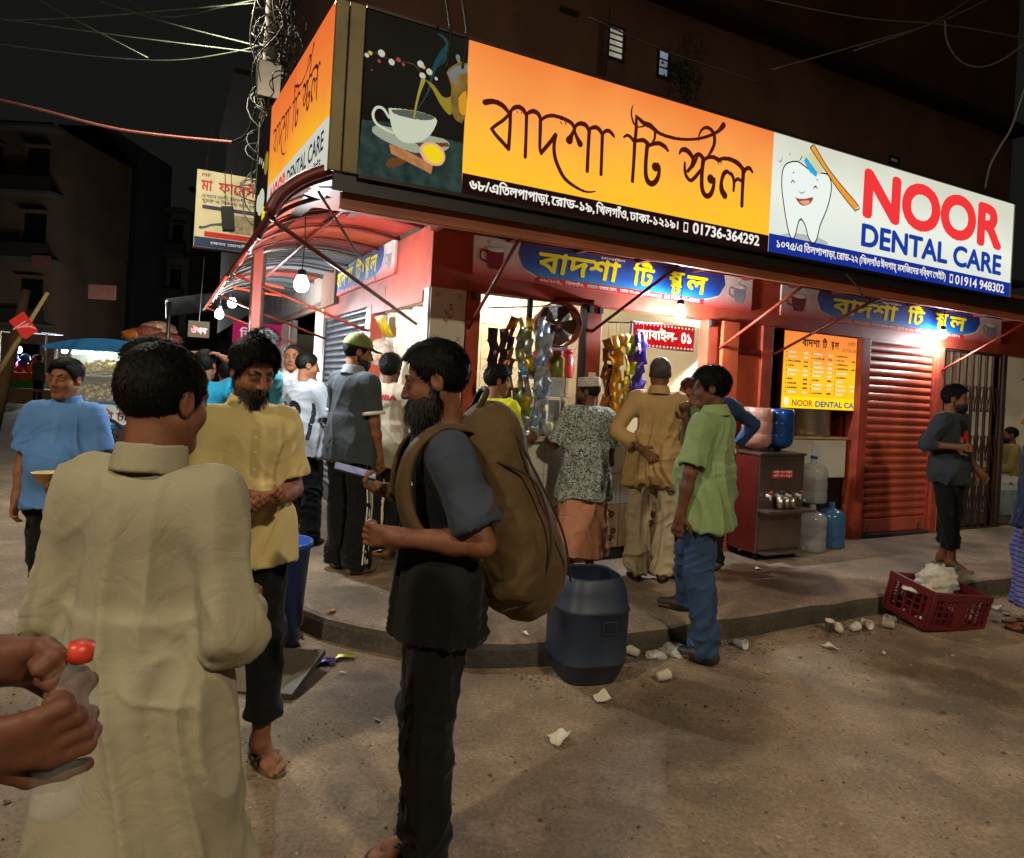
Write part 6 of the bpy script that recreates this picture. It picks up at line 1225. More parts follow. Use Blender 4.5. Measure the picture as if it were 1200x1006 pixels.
for sd in (-1,1):
    pts=[(sd*.09,-.20,1.43),(sd*.10,-.12,1.455),(sd*.11,-.03,1.445),(sd*.12,.04,1.37),(sd*.125,.055,1.25),(sd*.15,.01,1.14),(sd*.15,-.10,1.07),(sd*.13,-.2,1.04)]; c=catmull(pts,5); mb=MB(); wv=.026
    for i,q in enumerate(c):
        q=np.array(q); tn=nrm(np.array(c[min(i+1,len(c)-1)])-np.array(c[max(i-1,0)])); sdv=nrm(np.cross(tn,nrm(np.array([q[0]*.4,q[1]+.0,q[2]-1.2])))); no=nrm(np.cross(sdv,tn)); mb.v+=[tuple(q+sdv*wv+no*.006),tuple(q-sdv*wv+no*.006),tuple(q-sdv*wv-no*.006),tuple(q+sdv*wv-no*.006)]
    for i in range(len(c)-1):
        for k in range(4): a=i*4+k; b_=i*4+(k+1)%4; mb.f.append((a,b_,b_+4,a+4)); mb.mi.append(0)
    mb.build('shoulder_strap',M_bp,bp,True)
MB().tube([tuple(a) for a in catmull([(-.05,-.17,1.50),(-.05,-.2,1.57),(.05,-.2,1.57),(.05,-.17,1.50)],4)],.010,6).build('top_handle',M_bpd,bp,True)
MB().tube([tuple(a) for a in catmull([(-.165,-.22,1.36),(-.175,-.34,1.30),(-.182,-.40,1.12),(-.178,-.36,.95),(-.165,-.26,.90)],6)],.004,5).tube([tuple(a) for a in catmull([(-.12,-.26,1.48),(-.15,-.34,1.34),(-.165,-.44,1.15),(-.13,-.49,.98)],6)],.004,5).build('zip',M_bpd,bp,True)
# phone in his hand
w=np.array(P3['A'][1][2]); hd=np.array(P3['A'][1][4]); pc=w+hd*.15+np.array([-.0,0,.028]); ph=Matrix.Rotation(R(104),4,'Z')@Vector(pc); ph=Vector((-.20,2.20,0))+ph
fo=thing('phone','smartphone with lit screen in the hand of the backpack man','phone',ph,R(100)); q=MB().box(-.034,.034,-.07,.07,-.004,.004,0,.003).build('phone_body',mat('phone body','#23252a',.3),fo,rot=(R(14),R(-12),0)); boxo('screen',-.031,.031,-.066,.066,.0042,.0048,emis('phone screen','#b0a8c4',.5,.3,30),q)
# watch
e,w=P3['A'][1][1],P3['A'][1][2]; cpt=w-(w-e)*.12; v,f=grow([Pr('cc',cpt-nrm(w-e)*.011,cpt+nrm(w-e)*.011,.033,.033,.004)],.005); tomesh('wristband',v,f,P3['root'],mat('wristband','#8a4a34',.5))
# --- blue polo man walking towards us
K_blu=clothmat('polo blue','#4f79b0',.8,var=.1)
p=person('stout man in a light blue polo shirt walking out of the crowd',(-2.56,3.92),170,1.60,skin='#7b4f36',skinn='skin e',head=(12,-4,0),arms=(dict(u=(-.2,.05,-1),f=(.1,.35,-1)),dict(u=(.2,-.05,-1),f=(-.02,.3,-1))),feet=((-.1,.16,-5),(.11,-.14,8,.02)),belly=.6,wide=1.06,top=dict(type='polo',mat=K_blu,loose=.026,hem=.80,sleeve=.82,collar='fold',amp=.010,sf=.012),bottom=dict(type='pants',mat=K_black,loose=.02),hair=dict(t=.008,puff=.008,up=.012,amp=.003,n=3500,len=.014),shoes=('shoe',M_shoe),res=.009,fine=.005,seed=5,eyes=True)
decal(p['top'],ccw([np.array([(-.016,1.13),(.016,1.13),(.016,1.30),(-.016,1.30)])]),.012,clothmat('polo blue light','#587fb4'),p['root'],-1,'placket',.0015)
# --- maroon shirt man behind the kurta
p=person('man in a maroon shirt half hidden behind the cream kurta',(-1.29,2.48),-112,1.68,skin='#5e3c2a',skinn='skin f',head=(0,-6,0),arms=(dict(wt=tuple(PD(112,585,2.3)),curl=.6,pn=(.3,0,1)),dict(wt=tuple(PD(98,578,2.5)),curl=.6,pn=(-.3,0,1))),top=dict(type='tee',mat=clothmat('cloth maroon','#4a1a22'),loose=.024,hem=.82,sleeve=.85,amp=.009),bottom=dict(type='pants',mat=K_char),hair=dict(t=.012,puff=.01,amp=.006,n=3000,len=.02),beard=dict(L=.04,t=.01,n=1500),shoes=('sandal',M_sandk),res=.009,fine=.005,seed=6)
w=p['A'][1][2]; hd=p['A'][1][4]; cp=Matrix.Rotation(R(112),4,'Z')@Vector(w+hd*.12+np.array([0,0,.03])); bw=thing('snack_bowl','small cream paper bowl held by the man in maroon','bowl',Vector((-1.29,2.48,0))+cp,0); MB().lathe([(0,0),(.028,0),(.045,.035),(.047,.035),(.043,.034),(.027,.006)],18).build('bowl_body',mat('bowl cream','#cdbb86',.6),bw,True)
# --- turquoise shirt, hands on head
person('man in a turquoise shirt with both hands on his head',(-2.56,5.65),4,1.74,skin='#6e4630',skinn='skin b',arms=(dict(u=(-.85,.15,.55),f=(.82,-.15,.42),curl=.4,pn=(0,0,-1)),dict(u=(.85,.15,.55),f=(-.82,-.15,.42),curl=.4,pn=(0,0,-1))),top=dict(type='shirt',mat=clothmat('cloth turquoise','#1f7f9e'),loose=.03,hem=.80,sleeve=.85,amp=.010),bottom=dict(type='pants',mat=K_char),hair=dict(t=.010,amp=.004),shoes=('sandal',M_sandk),res=.011,fine=.007,seed=7)
person('man in an off white shirt standing past the turquoise shirt',(-2.72,6.5),-25,1.66,skin='#6e4630',skinn='skin b',top=dict(type='shirt',mat=clothmat('cloth offwhite','#a89c86'),loose=.03,hem=.80,sleeve=.85),bottom=dict(type='pants',mat=K_navy),hair=dict(t=.010),shoes=('sandal',M_sandk),res=.012,fine=.008,seed=8)
person('bushy haired man in a teal shirt behind the yellow polo',(-1.86,5.0),35,1.73,.15,skin='#7a4e34',skinn='skin a',head=(10,0,0),top=dict(type='shirt',mat=clothmat('cloth teal','#2f6f7c'),loose=.026,hem=.82,sleeve=.8),bottom=dict(type='pants',mat=K_char),hair=dict(t=.016,puff=.022,amp=.012,n=3000,len=.03,lift=.8),shoes=('sandal',M_sandk),res=.010,fine=.006,seed=9)
p=person('balding man in an open white shirt facing the street',(-2.03,6.25),168,1.70,.15,skin='#8a5c40',skinn='skin g',head=(0,-2,0),top=dict(type='shirt',mat=K_white,loose=.026,hem=.80,sleeve=1.9,collar='fold'),bottom=dict(type='pants',mat=K_char),hair=dict(t=.004,up=.03,c='#2a2420',amp=.002),shoes=('shoe',M_shoe),res=.010,fine=.005,seed=10,eyes=True)
# --- jersey with the number 2
K_jer=clothmat('jersey grey','#8f959a'); p=person('man in a pale grey jersey with a black number two',(-1.74,5.72),22,1.62,.15,skin='#7a4e34',skinn='skin a',head=(38,-8,0),arms=(dict(u=(-.3,.1,-1),f=(.1,.6,-.5)),dict(u=(.28,.2,-1),f=(-.2,.8,-.2))),feet=((-.1,0,0),(.1,.05,0)),top=dict(type='tee',mat=K_jer,loose=.028,hem=.78,sleeve=.85,amp=.012,sf=.01),bottom=dict(type='pants',mat=K_black,loose=.03),hair=dict(t=.006,amp=.003,n=1500,len=.01),shoes=('sandal',M_sandk),res=.010,fine=.006,seed=11)
decal(p['top'],fit('2',-.07,.07,1.0,.3,.008),.008,K_black,p['root'],1,'number'); decal(p['top'],ccw([np.array([(-.16,.9),(-.135,.9),(-.125,1.2),(-.15,1.2)]),np.array([(.135,.9),(.16,.9),(.15,1.2),(.125,1.2)])]),.01,K_char,p['root'],1,'side_panel')
# --- charcoal polo, cap, striped track trousers
K_pol=clothmat('polo charcoal','#343b40'); p=person('man in a charcoal polo, green cap and striped track trousers',(-1.16,5.0),34,1.74,.15,skin='#7a4e34',skinn='skin a',head=(32,-10,0),arms=(dict(u=(-.2,.2,-1),f=(.2,.9,-.3)),dict(u=(.16,.05,-1),f=(.02,.25,-1),curl=.5)),feet=((-.1,.03,-5),(.11,0,10)),belly=.3,wide=1.06,top=dict(type='polo',mat=K_pol,loose=.028,hem=.80,sleeve=.80,collar='fold',cm=clothmat('collar grey','#6d7478'),cuff=K_white,amp=.010,sf=.008),bottom=dict(type='pants',mat=K_black,loose=.03,cuff=.06),hair=dict(t=.009,amp=.003),beard=dict(L=.03,t=.008),shoes=('shoe',mat('shoe tan','#6a5638',.7)),res=.009,fine=.005,seed=12)
s=p['s']
for sd in (-1,1):
    h_,k_,n_,_=p['LG'][sd]
    for o in (-.022,0,.022): MB().tube([tuple(h_+np.array([sd*.092,o,.03])*s),tuple(h_*.5+k_*.5+np.array([sd*.094,o-.004,0])*s),tuple(k_+np.array([sd*.088,o,0])*s),tuple(n_*.5+k_*.5+np.array([sd*.090,o,0])*s),tuple(n_+np.array([sd*.093,o,0])*s)],.006,5).build('stripe',K_white,p['bottom'])
FR=p['FR']; hc=p['hc']
CP=[Pr('el',np.array([0,-.012,.045])*s,None,tuple(np.array([.089,.110,.098])*s),0,.01,'u',FR)]; lo,hi=bounds(CP); d=field(CP,lo,hi,.006); gx=[lo[i]+.006*np.arange(d.shape[i]) for i in range(3)]; X,Y,Z=np.meshgrid(*gx,indexing='ij'); Q=(np.stack([X,Y,Z],-1)-hc)@FR[0]/s; d=np.maximum(d,(.04-Q[...,2]-.10*0)*s).astype(np.float32); v,f=nets(d,lo,.006); cp_=tomesh('cap',v,f,p['root'],clothmat('cap green','#5d6a3c'))
v,f=grow([Pr('rc',np.array([0,.07,.05])*s,np.array([0,.125,.035])*s,.068*s,.055*s,.01,'u',FR,(1,1,.13))],.006); tomesh('cap_brim',v,f,cp_,clothmat('cap brim','#2f3622'))
# --- cream T-shirt with red letters
p=person('man in a cream T-shirt with red lettering across the back',(-.99,5.48),14,1.63,.15,skin='#5e3c2a',skinn='skin f',arms=(dict(u=(-.22,.15,-1),f=(.15,.7,-.6)),dict(u=(.22,.2,-1),f=(-.1,.9,-.1))),wide=1.08,top=dict(type='tee',mat=clothmat('tee cream','#a39884'),loose=.032,hem=.76,sleeve=.88,amp=.011,sf=.01),bottom=dict(type='pants',mat=K_char,loose=.025),hair=dict(t=.014,puff=.012,amp=.007,n=2000,len=.02),shoes=('sandal',M_sand),res=.010,fine=.006,seed=13)
decal(p['top'],fit('STHBA',-.12,.12,1.27,.055,.003),.006,clothmat('letter red','#8a2a2a'),p['root'],1,'lettering')
# --- yellow T-shirt boy
p=person('boy in a lime yellow T-shirt at the tiled counter',(-.115,4.98),30,1.575,.15,skin='#6e4630',skinn='skin b',head=(45,-6,0),arms=(dict(u=(-.2,.3,-1),f=(.2,.9,.1)),dict(u=(.15,.35,-1),f=(-.1,1,.1))),wide=.92,top=dict(type='tee',mat=clothmat('tee lime','#bfc41c'),loose=.022,hem=.82,sleeve=.85),bottom=dict(type='pants',mat=K_navy),hair=dict(t=.012,puff=.008,amp=.005,n=2500,len=.018),shoes=('sandal',M_sandk),res=.009,fine=.006,seed=14)
# --- prayer cap and lungi
K_flo=clothmat('shirt floral','#9aa5a0',pattern=('floral','#3f4640')); p=person('short man in a patterned shirt, white prayer cap and pink lungi',(.60,5.30),-8,1.525,.15,skin='#5e3c2a',skinn='skin f',head=(-58,-6,0),arms=(dict(u=(-.35,.15,-1),f=(-.15,.9,.25),curl=.7),dict(u=(.2,.05,-1),f=(-.02,.35,-1))),wide=1.08,top=dict(type='shirt',mat=K_flo,loose=.036,hem=.66,sleeve=.92,amp=.012,sf=.015),bottom=dict(type='lungi',mat=clothmat('lungi pink','#b07a62'),end=.17,flare=.25,amp=.010),hair=dict(t=.008,c='#1a1512',amp=.003),beard=dict(L=.02,t=.006),shoes=('sandal',M_sandk),res=.009,fine=.006,seed=15)
FR=p['FR'];hc=p['hc'];s=p['s']; CP=[Pr('cc',np.array([0,-.014,.045])*s,np.array([0,-.016,.128])*s,.098*s,.092*s,.02,'u',FR,(.92,1.06,1))]; v,f=grow(CP,.006); tomesh('prayer_cap',v,f,p['root'],clothmat('cap white','#b9b6ae',var=.3,pattern=('floral','#8d8a84')))
ww=p['A'][-1][2]; cp=Matrix.Rotation(R(8),4,'Z')@Vector(ww+np.array([-.03,.1,-.02])); pb2=thing('polythene_bag','small clear plastic bag of snacks held by the man in the lungi','bag',Vector((.60,5.30,.15))+cp,0); v,f=crumple(.07,.8,.7,1.4,8,.3,3); MB().add(v,f).build('bag_skin',mat('bag cream','#c7bca2',.3,alpha=.8,bump=.3),pb2,True,loc=(0,0,-.09))
# --- tan shirt, hand on hip
p=person('grey haired man in a creased tan shirt with a hand on his hip',(1.13,5.22),10,1.71,.15,skin='#6a4330',skinn='skin d',head=(-6,-4,0),arms=(dict(u=(-.62,-.22,-.95),f=(.80,-.30,-.52),curl=.35,pn=(.3,.6,-.5),spread=.5),dict(u=(.2,.3,-1),f=(-.1,.9,.1))),feet=((-.1,0,-12),(.1,.02,8)),top=dict(type='shirt',mat=clothmat('shirt tan','#a4875a'),loose=.024,hem=.74,sleeve=1.72,collar='fold',amp=.016),bottom=dict(type='pants',mat=clothmat('trousers khaki','#a3947a'),loose=.024,cuff=.056,amp=.014),hair=dict(t=.006,c='#4c4a48',amp=.003,n=1500,len=.010),shoes=('sandal',M_sandk),res=.009,fine=.006,seed=16)
person('henna haired man in a green shirt leaning to the counter',(1.43,5.36),-58,1.58,.15,skin='#7a4e34',skinn='skin a',head=(0,-10,0),top=dict(type='tee',mat=clothmat('tee green','#5a7a4a'),loose=.028,hem=.8,sleeve=.9),bottom=dict(type='pants',mat=K_black),hair=dict(t=.007,c='#3a1812',amp=.003),beard=dict(L=.02,t=.006),shoes=('sandal',M_sandk),res=.010,fine=.006,seed=17)
person('black haired man in a dark denim shirt with elbow raised',(1.66,5.58),-20,1.68,.15,skin='#6e4630',skinn='skin b',head=(-20,-4,0),arms=(dict(u=(-.3,.3,-1),f=(.2,.9,.2)),dict(u=(.85,-.05,-.45),f=(-.45,.35,-.85))),top=dict(type='shirt',mat=clothmat('denim shirt','#22345a'),loose=.03,hem=.8,sleeve=1.9),bottom=dict(type='pants',mat=K_black),hair=dict(t=.014,puff=.012,amp=.006,n=1500),shoes=('shoe',M_shoe),res=.010,fine=.007,seed=18)
# --- green polo man with one foot on the pavement
K_grn=clothmat('polo green','#7a8f62'); p=person('man in a light green polo and jeans with a foot on the kerb',(1.235,4.15),-52,1.76,0,skin='#5e3c2a',skinn='skin f',head=(-22,-4,0),arms=(dict(u=(-.30,.06,-1),f=(-.04,.16,-1),curl=.55),dict(wt=(1.11,4.28,1.44),eh=(.4,.3,-1),hd=(-.5,.0,.8),curl=.9,pn=(-.5,-.6,0))),feet=((-.10,-.08,8),(.27,.22,-6,.15)),knee=(0,.06),belly=.5,wide=1.06,top=dict(type='polo',mat=K_grn,loose=.024,hem=.77,sleeve=.86,collar='fold',amp=.010,sf=.012),bottom=dict(type='pants',mat=K_jean,loose=.018,amp=.009),hair=dict(t=.012,puff=.01,amp=.006,n=5000,len=.018,lift=.35),shoes=('shoe',mat('shoe dark','#2c2722',.5)),res=.008,fine=.005,seed=19)
# --- dark sweatshirt man by the gate
p=person('young man in a dark sweatshirt standing before the gate',(4.02,6.20),150,1.645,.15,skin='#6e4630',skinn='skin b',head=(-22,-2,0),arms=(dict(u=(-.15,.05,-1),f=(.15,.6,-.6)),dict(u=(.62,-.25,-.9),f=(-.55,.95,.0),curl=.6)),feet=((-.07,-.05,-15),(.07,.1,0)),top=dict(type='shirt',mat=clothmat('sweat slate','#2b3138'),loose=.034,hem=.80,sleeve=1.45,amp=.012),bottom=dict(type='pants',mat=K_black,loose=.026,end=.20),hair=dict(t=.012,up=.012,puff=.014,amp=.006,n=2500,len=.018),beard=dict(L=.015,t=.005),shoes=('sandal',mat('sandal grey','#6a6458',.6),mat('sandal grey','#6a6458',.6)),res=.009,fine=.005,seed=20,eyes=True)
decal(p['top'],ccw([np.array([(-.09,.98),(.03,.98),(.05,1.34),(-.05,1.34),(-.10,1.2)])]),.012,K_black,p['root'],-1,'dark_panel',.002); decal(p['top'],ccw([circ(-.03,1.21,.04,12),circ(.02,1.17,.03,10),circ(-.06,1.16,.03,10)]),.006,clothmat('print red','#7a1f26'),p['root'],-1,'red_print',.004)
decal(p['top'],ccw(stroke([(-.09,1.08,.012),(-.05,1.12,.010),(-.02,1.09,.014),(.02,1.12,.010),(.05,1.06,.012)],3)+stroke([(-.08,1.15,.008),(-.02,1.11,.008),(.04,1.15,.008)],3)),.005,K_white,p['root'],-1,'white_print',.005)
# --- seated man in the passage room, man at the pavement edge
q=LW(9.15,.85); person('man in khaki sitting inside the bright room',(q.x,q.y),-70,1.66,-.30,skin='#6e4630',skinn='skin b',sit=True,arms=(dict(u=(-.1,.2,-1),f=(.1,1,-.3)),dict(u=(.1,.2,-1),f=(-.1,1,-.3))),top=dict(type='shirt',mat=clothmat('shirt khaki','#8a7a4a'),hem=.86,sleeve=1.8),bottom=dict(type='pants',mat=K_white),hair=dict(t=.006,amp=.003),beard=dict(L=.02,t=.006),res=.012,fine=.008,seed=21)
p=person('man in a navy pullover and checked lungi at the kerb',(3.90,4.98),-60,1.66,0,skin='#6e4630',skinn='skin b',arms=(dict(u=(-.2,.0,-1),f=(.0,.25,-1)),dict(u=(.25,0,-1),f=(-.1,.3,-1))),wide=1.08,top=dict(type='shirt',mat=K_navy,loose=.034,hem=.78,sleeve=1.7),bottom=dict(type='lungi',mat=clothmat('lungi check','#5a5f96',pattern=('plaid','#1c2340')),end=.2,flare=.19),hair=dict(t=.008),shoes=('sandal',M_sandk),res=.010,fine=.007,seed=22)
# --- hands twisting a bottle, owner standing to the left
p=person('person at the left twisting open a plastic bottle with both hands',(-.90,.74),92,1.70,0,skin='#5c3828',skinn='skin h',arms=(dict(wt=tuple(PD(-5,775,.80)),hd=(.12,1,.15),curl=1.0,pn=(.75,-.1,-.65)),dict(wt=tuple(PD(-45,880,.72)),hd=(-.15,1,.16),curl=1.0,pn=(-.85,-.1,.3))),top=dict(type='shirt',mat=K_char,loose=.024,hem=.82,sleeve=.8),bottom=dict(type='pants',mat=K_black),hair=dict(t=.01),shoes=('sandal',M_sandk),res=.010,fine=.0032,seed=23)
bo=thing('water_bottle','clear plastic bottle held in two hands','bottle',PD(62,948,.765),.3); MB().lathe([(0,0),(.030,0),(.033,.01),(.033,.04),(.031,.045),(.033,.05),(.033,.10),(.031,.105),(.033,.11),(.033,.13),(.014,.165),(.013,.185),(0,.186)],24).build('bottle_body',mat('bottle plastic','#cfd8da',.06,var=0,bump=.4,bscale=30,alpha=.12,spec=.9,dist=.01),bo,True); MB().lathe([(.0155,.172),(.0155,.19),(0,.191)],16).build('cap',mat('bottle cap','#c23a2a',.4),bo,True); bo.rotation_euler=(.05,.12,.3); bo.scale=(.85,.85,1)
# --- far pedestrians
person('far pedestrian in a grey shirt walking away up the street',(-16.7,24),8,1.72,0,top=dict(type='shirt',mat=clothmat('cloth grey','#5c5c5a'),sleeve=1.8,hem=.8),bottom=dict(type='pants',mat=K_black),hair=dict(t=.01),res=.025,fine=.02,seed=24,group='far pedestrians')
person('far pedestrian in white beside the lit stall',(-16.2,27.5),-60,1.68,0,top=dict(type='shirt',mat=K_white,sleeve=.9,hem=.8),bottom=dict(type='pants',mat=K_navy),hair=dict(t=.01),res=.025,fine=.02,seed=25,group='far pedestrians')
# ================================================================ SIDE STREET AND BACKGROUND
M_conc=mat('grimy concrete','#6e675c',.9,var=.3,scale=1.2,bump=.4,bscale=18,dirt=.5,dscale=1.2); M_cable=mat('cable black','#1a1816',.6,bump=0); M_cabg=mat('cable grey','#4e4a42',.6,bump=0); M_tin=mat('tin sheet','#8f979c',.4,metal=.5,var=.25,dirt=.4)
# neighbouring lit shop past the grey shutter
N=bthing('neighbour_shop','lit neighbouring shop past the grey shutter with white signboard','shop',-.35,3.72,0)
boxo('signboard',-.05,-.005,.04,6.5,2.48,2.96,mat('old white board','#b9b4a8',.6,var=.25,scale=3,dirt=.5),N); boxo('sign_soffit',-.05,.5,.04,6.5,2.44,2.478,M_tin,N)
P=[]
for i in range(9): x=.5+i*.62; P+=stroke([(x,2.6+.1*(i%2),.03),(x+.1,2.78,.025),(x+.22,2.66,.03),(x+.3,2.84,.02)],3)
o=printmesh('faded_print',ccw(P),.008,mat('faded red print','#8a6a66',.6),N); o.rotation_euler=(0,0,-PI/2); o.location=(-.053,6.6,0)
boxo('jamb',0,.08,.0,.10,.15,2.44,M_steel,N); boxo('jamb',0,.08,2.45,2.55,.15,2.44,M_steel,N); boxo('jamb',0,.08,4.9,5.0,.15,2.44,M_tin,N)
boxo('door_leaf',.0,.04,.12,.62,.17,2.40,M_cream,N); boxo('back_wall',1.5,1.55,.0,6.5,.15,2.44,M_cream,N); boxo('end_wall',.09,1.49,6.3,6.35,.15,2.44,M_cream,N); boxo('shop_ceiling',.0,1.5,.11,6.29,2.40,2.43,M_cream,N); boxo('shop_floor',.0,1.5,.0,6.3,.12,.16,M_conc,N); boxo('poster_panel',-.02,.0,2.6,4.8,.3,2.38,mat('poster wall','#b8a59a',.6,var=.3,scale=2,dirt=.3),N)
for z in (.6,1.0,1.4,1.8):
    boxo('shelf',1.15,1.49,.2,6.2,z,z+.03,M_white,N)
for i in range(30):
    z=random.choice((.63,1.03,1.43,1.83)); y=.4+i*.19; c=random.choice(['#a05a3a','#c0a040','#4a6a8a','#8a3a4a','#d0c8b0']); boxo('shelf_box',1.2,1.4,y,y+.14,z+.002,z+random.uniform(.15,.28),mat('box '+c,c,.6),N)
ps_=bthing('shop_poster','pink poster on the neighbouring shop front','poster',-.374,6.9,0); boxo('sheet',-.004,0,0,.55,1.2,2.0,mat('poster pink','#b84a62',.6),ps_); printmesh('motif',ccw(stroke([(.15,1.4,.03),(.4,1.4,.03),(.4,1.8,.03),(.15,1.8,.03),(.15,1.4,.03)],1)+stroke([(.2,1.5,.02),(.28,1.7,.02),(.35,1.5,.02)],3)),.01,M_wp,ps_).rotation_euler=(0,0,-PI/2); ps_.children[-1].location=(-.006,.55,0)
pk_=bthing('pink_sign','small hot pink sign hung over the side pavement','sign',-.75,7.0,0); boxo('board',-.38,.36,0,.04,2.02,2.36,emis('pink glow','#c82a63',.55),pk_); printmesh('lettering',fit('িবকাশ',-.28,.26,2.12,.17,.004),.006,emis('pink white','#f0d8dc',.7),pk_,-.002)
tubelamp('white tube lamp inside the neighbouring shop',.4,5.2,2.34,70,ANG+PI/2)
# dark wall above the side street shops, upper floors
SB=bthing('side_building','dark upper floors above the side street shops','building',-.35,3.05,0); boxo('wall',.06,.1,8.0,22,2.98,11,M_conc,SB)
for z in (5.2,8.0): boxo('balcony_slab',-.7,.05,8.2,13,z,z+.12,M_conc,SB)
# far canopy of the next shop
fc=bthing('tin_awning','pale tin awning of the next shop along the side street','awning',-.35,6.3,0); mb=MB()
for k in range(41):
    y=k*.1
    mb.v+=[(-.1,y,2.95+.02*(k%2)),(-1.75,y,2.55+.02*(k%2))]
for k in range(40): mb.f.append((2*k,2*k+1,2*k+3,2*k+2)); mb.mi.append(0)
mb.build('tin_sheet',M_tin,fc); MB().tube([(-1.74,0,2.53),(-1.74,4,2.53)],.02,6).build('edge_tube',M_steel,fc); 
for y in (.3,3.7): MB().tube([(-1.70,y,0),(-1.70,y,2.54)],.025,8).build('post',M_steel,fc,True)
bx=thing('box_sign','small white box sign with red lettering above the crowd','sign',PD(233,386,8.5),ANG); boxo('board',-.12,.12,0,.06,-.1,.1,emis('box sign lit','#cfc0a0',.35),bx); printmesh('lettering',fit('ঔষধ',-.09,.09,-.05,.1,.003),.005,M_rp,bx,-.002); MB().tube([(0,.03,.1),(.02,.03,.9)],.006,5).build('hanger',M_cable,bx)
# ---------------- utility pole with its tangle of cables and the lamp on its arm
UP=bthing('utility_pole','concrete utility pole wrapped in tangled cables','utility pole',-1.30,2.3,0)
MB().tube([(0,0,0),(0,0,4.5),(.0,0,9)],[.075,.065,.055],12).build('pole',M_conc,UP,True)
for i in range(34):
    r_=random.uniform(.06,.14); a0=random.random()*6.28; pts=[]; z=random.uniform(2.9,4.2); zt=random.uniform(5,7.5)
    for k in range(9): a=a0+k*random.uniform(-.5,.5); rr=r_+random.uniform(-.05,.07)+(.1 if k in(3,4) else 0); pts.append((rr*math.cos(a)+.03,rr*math.sin(a),z+(zt-z)*k/8))
    MB().tube([tuple(p) for p in catmull(pts,4)],random.uniform(.004,.009),5).build('cable',M_cable if i%4 else M_cabg,UP,True)
for i in range(22):
    z=random.choice([3.3,3.7,4.2,4.6,5.0]); r_=random.uniform(.10,.26); ph=random.random()*6; c=(random.uniform(-.08,.1),random.uniform(-.08,.08),z+random.uniform(-.15,.15)); tl_=random.uniform(.3,1.3)
    MB().tube([(c[0]+r_*math.cos(a+ph)*.8,c[1]+r_*math.sin(a+ph),c[2]+r_*math.sin(a+ph)*tl_) for a in np.linspace(0,6.28,14)],.006,5).build('cable_coil',M_cable if i%3 else M_cabg,UP,True)
boxo('junction_box',-.12,.1,-.16,-.09,4.2,4.55,M_steel,UP,.01)
la=PD(214,-50,6.6); ll=LOC(la); sl_=thing('street_lamp','street lamp head on an arm from the utility pole','street lamp',Vector((la.x,la.y,la.z)),ANG,'street lamps'); a=LW(-1.30,2.3,la.z-.15)-la; aL=Vector((a.dot(U),a.dot(V),a.z)); MB().tube([(0,0,.05),(aL.x*.5,aL.y*.5,.12),(aL.x,aL.y,aL.z)],.022,8).build('arm',M_steel,sl_,True); MB().box(-.28,.28,-.1,.1,0,.08,0,.025).build('lamp_head',M_steel,sl_); boxo('lens',-.22,.22,-.08,.08,-.012,-.002,emis('street lens w',(1,.93,.7),14),sl_)
ld=bpy.data.lights.new('lamp_light','AREA'); ld.shape='RECTANGLE'; ld.size=.45; ld.size_y=.18; ld.energy=170; ld.color=(1,.93,.72); lo=bpy.data.objects.new('lamp_light',ld); COL.objects.link(lo); lo.parent=sl_; lo.location=(0,0,-.03)
# ---------------- overhead wires (pixel, depth)
def wire(pts,d0,d1,r=.008,m=M_cable,k=6,label='thin dark overhead cable crossing the night sky',group='overhead cables'):
    n_=len(pts); P=[tuple(PD(x,y,d0+(d1-d0)*i/(n_-1))) for i,(x,y) in enumerate(pts)]; o=MB().tube([tuple(p) for p in catmull(P,k)],r,5).build('overhead_cable',m,None,True); tag(o,label,'cable',group); return o
M_cw=mat('cable pale','#5f665a',.6,bump=0); M_cp=mat('cable pink','#a0605a',.6,bump=0)
for pts in ([(-60,12),(0,22),(140,42),(300,62)],[(-60,44),(0,52),(110,66),(200,71),(270,62),(310,52)],[(20,-12),(45,0),(110,35),(173,68)],[(90,-10),(113,0),(200,28),(305,55)],[(140,-8),(190,20),(300,0)],[(0,24),(100,20),(200,12),(300,4)]): wire(pts,9,7,.008,M_cw)
wire([(-50,104),(0,117),(45,128),(130,150),(200,160),(272,167)],8.5,7.2,.016,M_cp,label='twisted pink cable sagging towards the utility pole',group=None)
wire([(272,167),(290,155),(305,110)],7.2,7,.014,M_cable,label='cable end tied up on the utility pole',group=None)
for pts in ([(905,82),(1000,55),(1105,24),(1180,-12)],[(850,-10),(1000,20),(1110,30),(1230,50)],[(690,20),(780,60),(900,100)],[(1000,60),(1090,28),(1150,-10)]): wire(pts,6.2,7.2,.008,M_cabg,label='thin overhead cable above the dental sign')
wire([(1107,25),(1110,50),(1125,72),(1148,79),(1175,70),(1210,45)],6.2,6.4,.010,M_cabg,label='loose cable loop hanging above the dental sign',group=None)
wire([(1210,80),(1198,112),(1185,150),(1172,172),(1160,195),(1154,222)],6.2,6.5,.011,M_cw,label='pale flex hanging down to the dental sign',group=None)
for x in (524,543): wire([(x-4,-20),(x+2,20),(x+4,45),(x-1,80)],3.85,3.62,.008,M_cable,label='black wire hanging over the tea picture')
wire([(992,322),(1000,330),(1010,345),(1012,352)],5.3,5.4,.006,M_cable,label='thin black wire hanging below the dental sign',group=None)
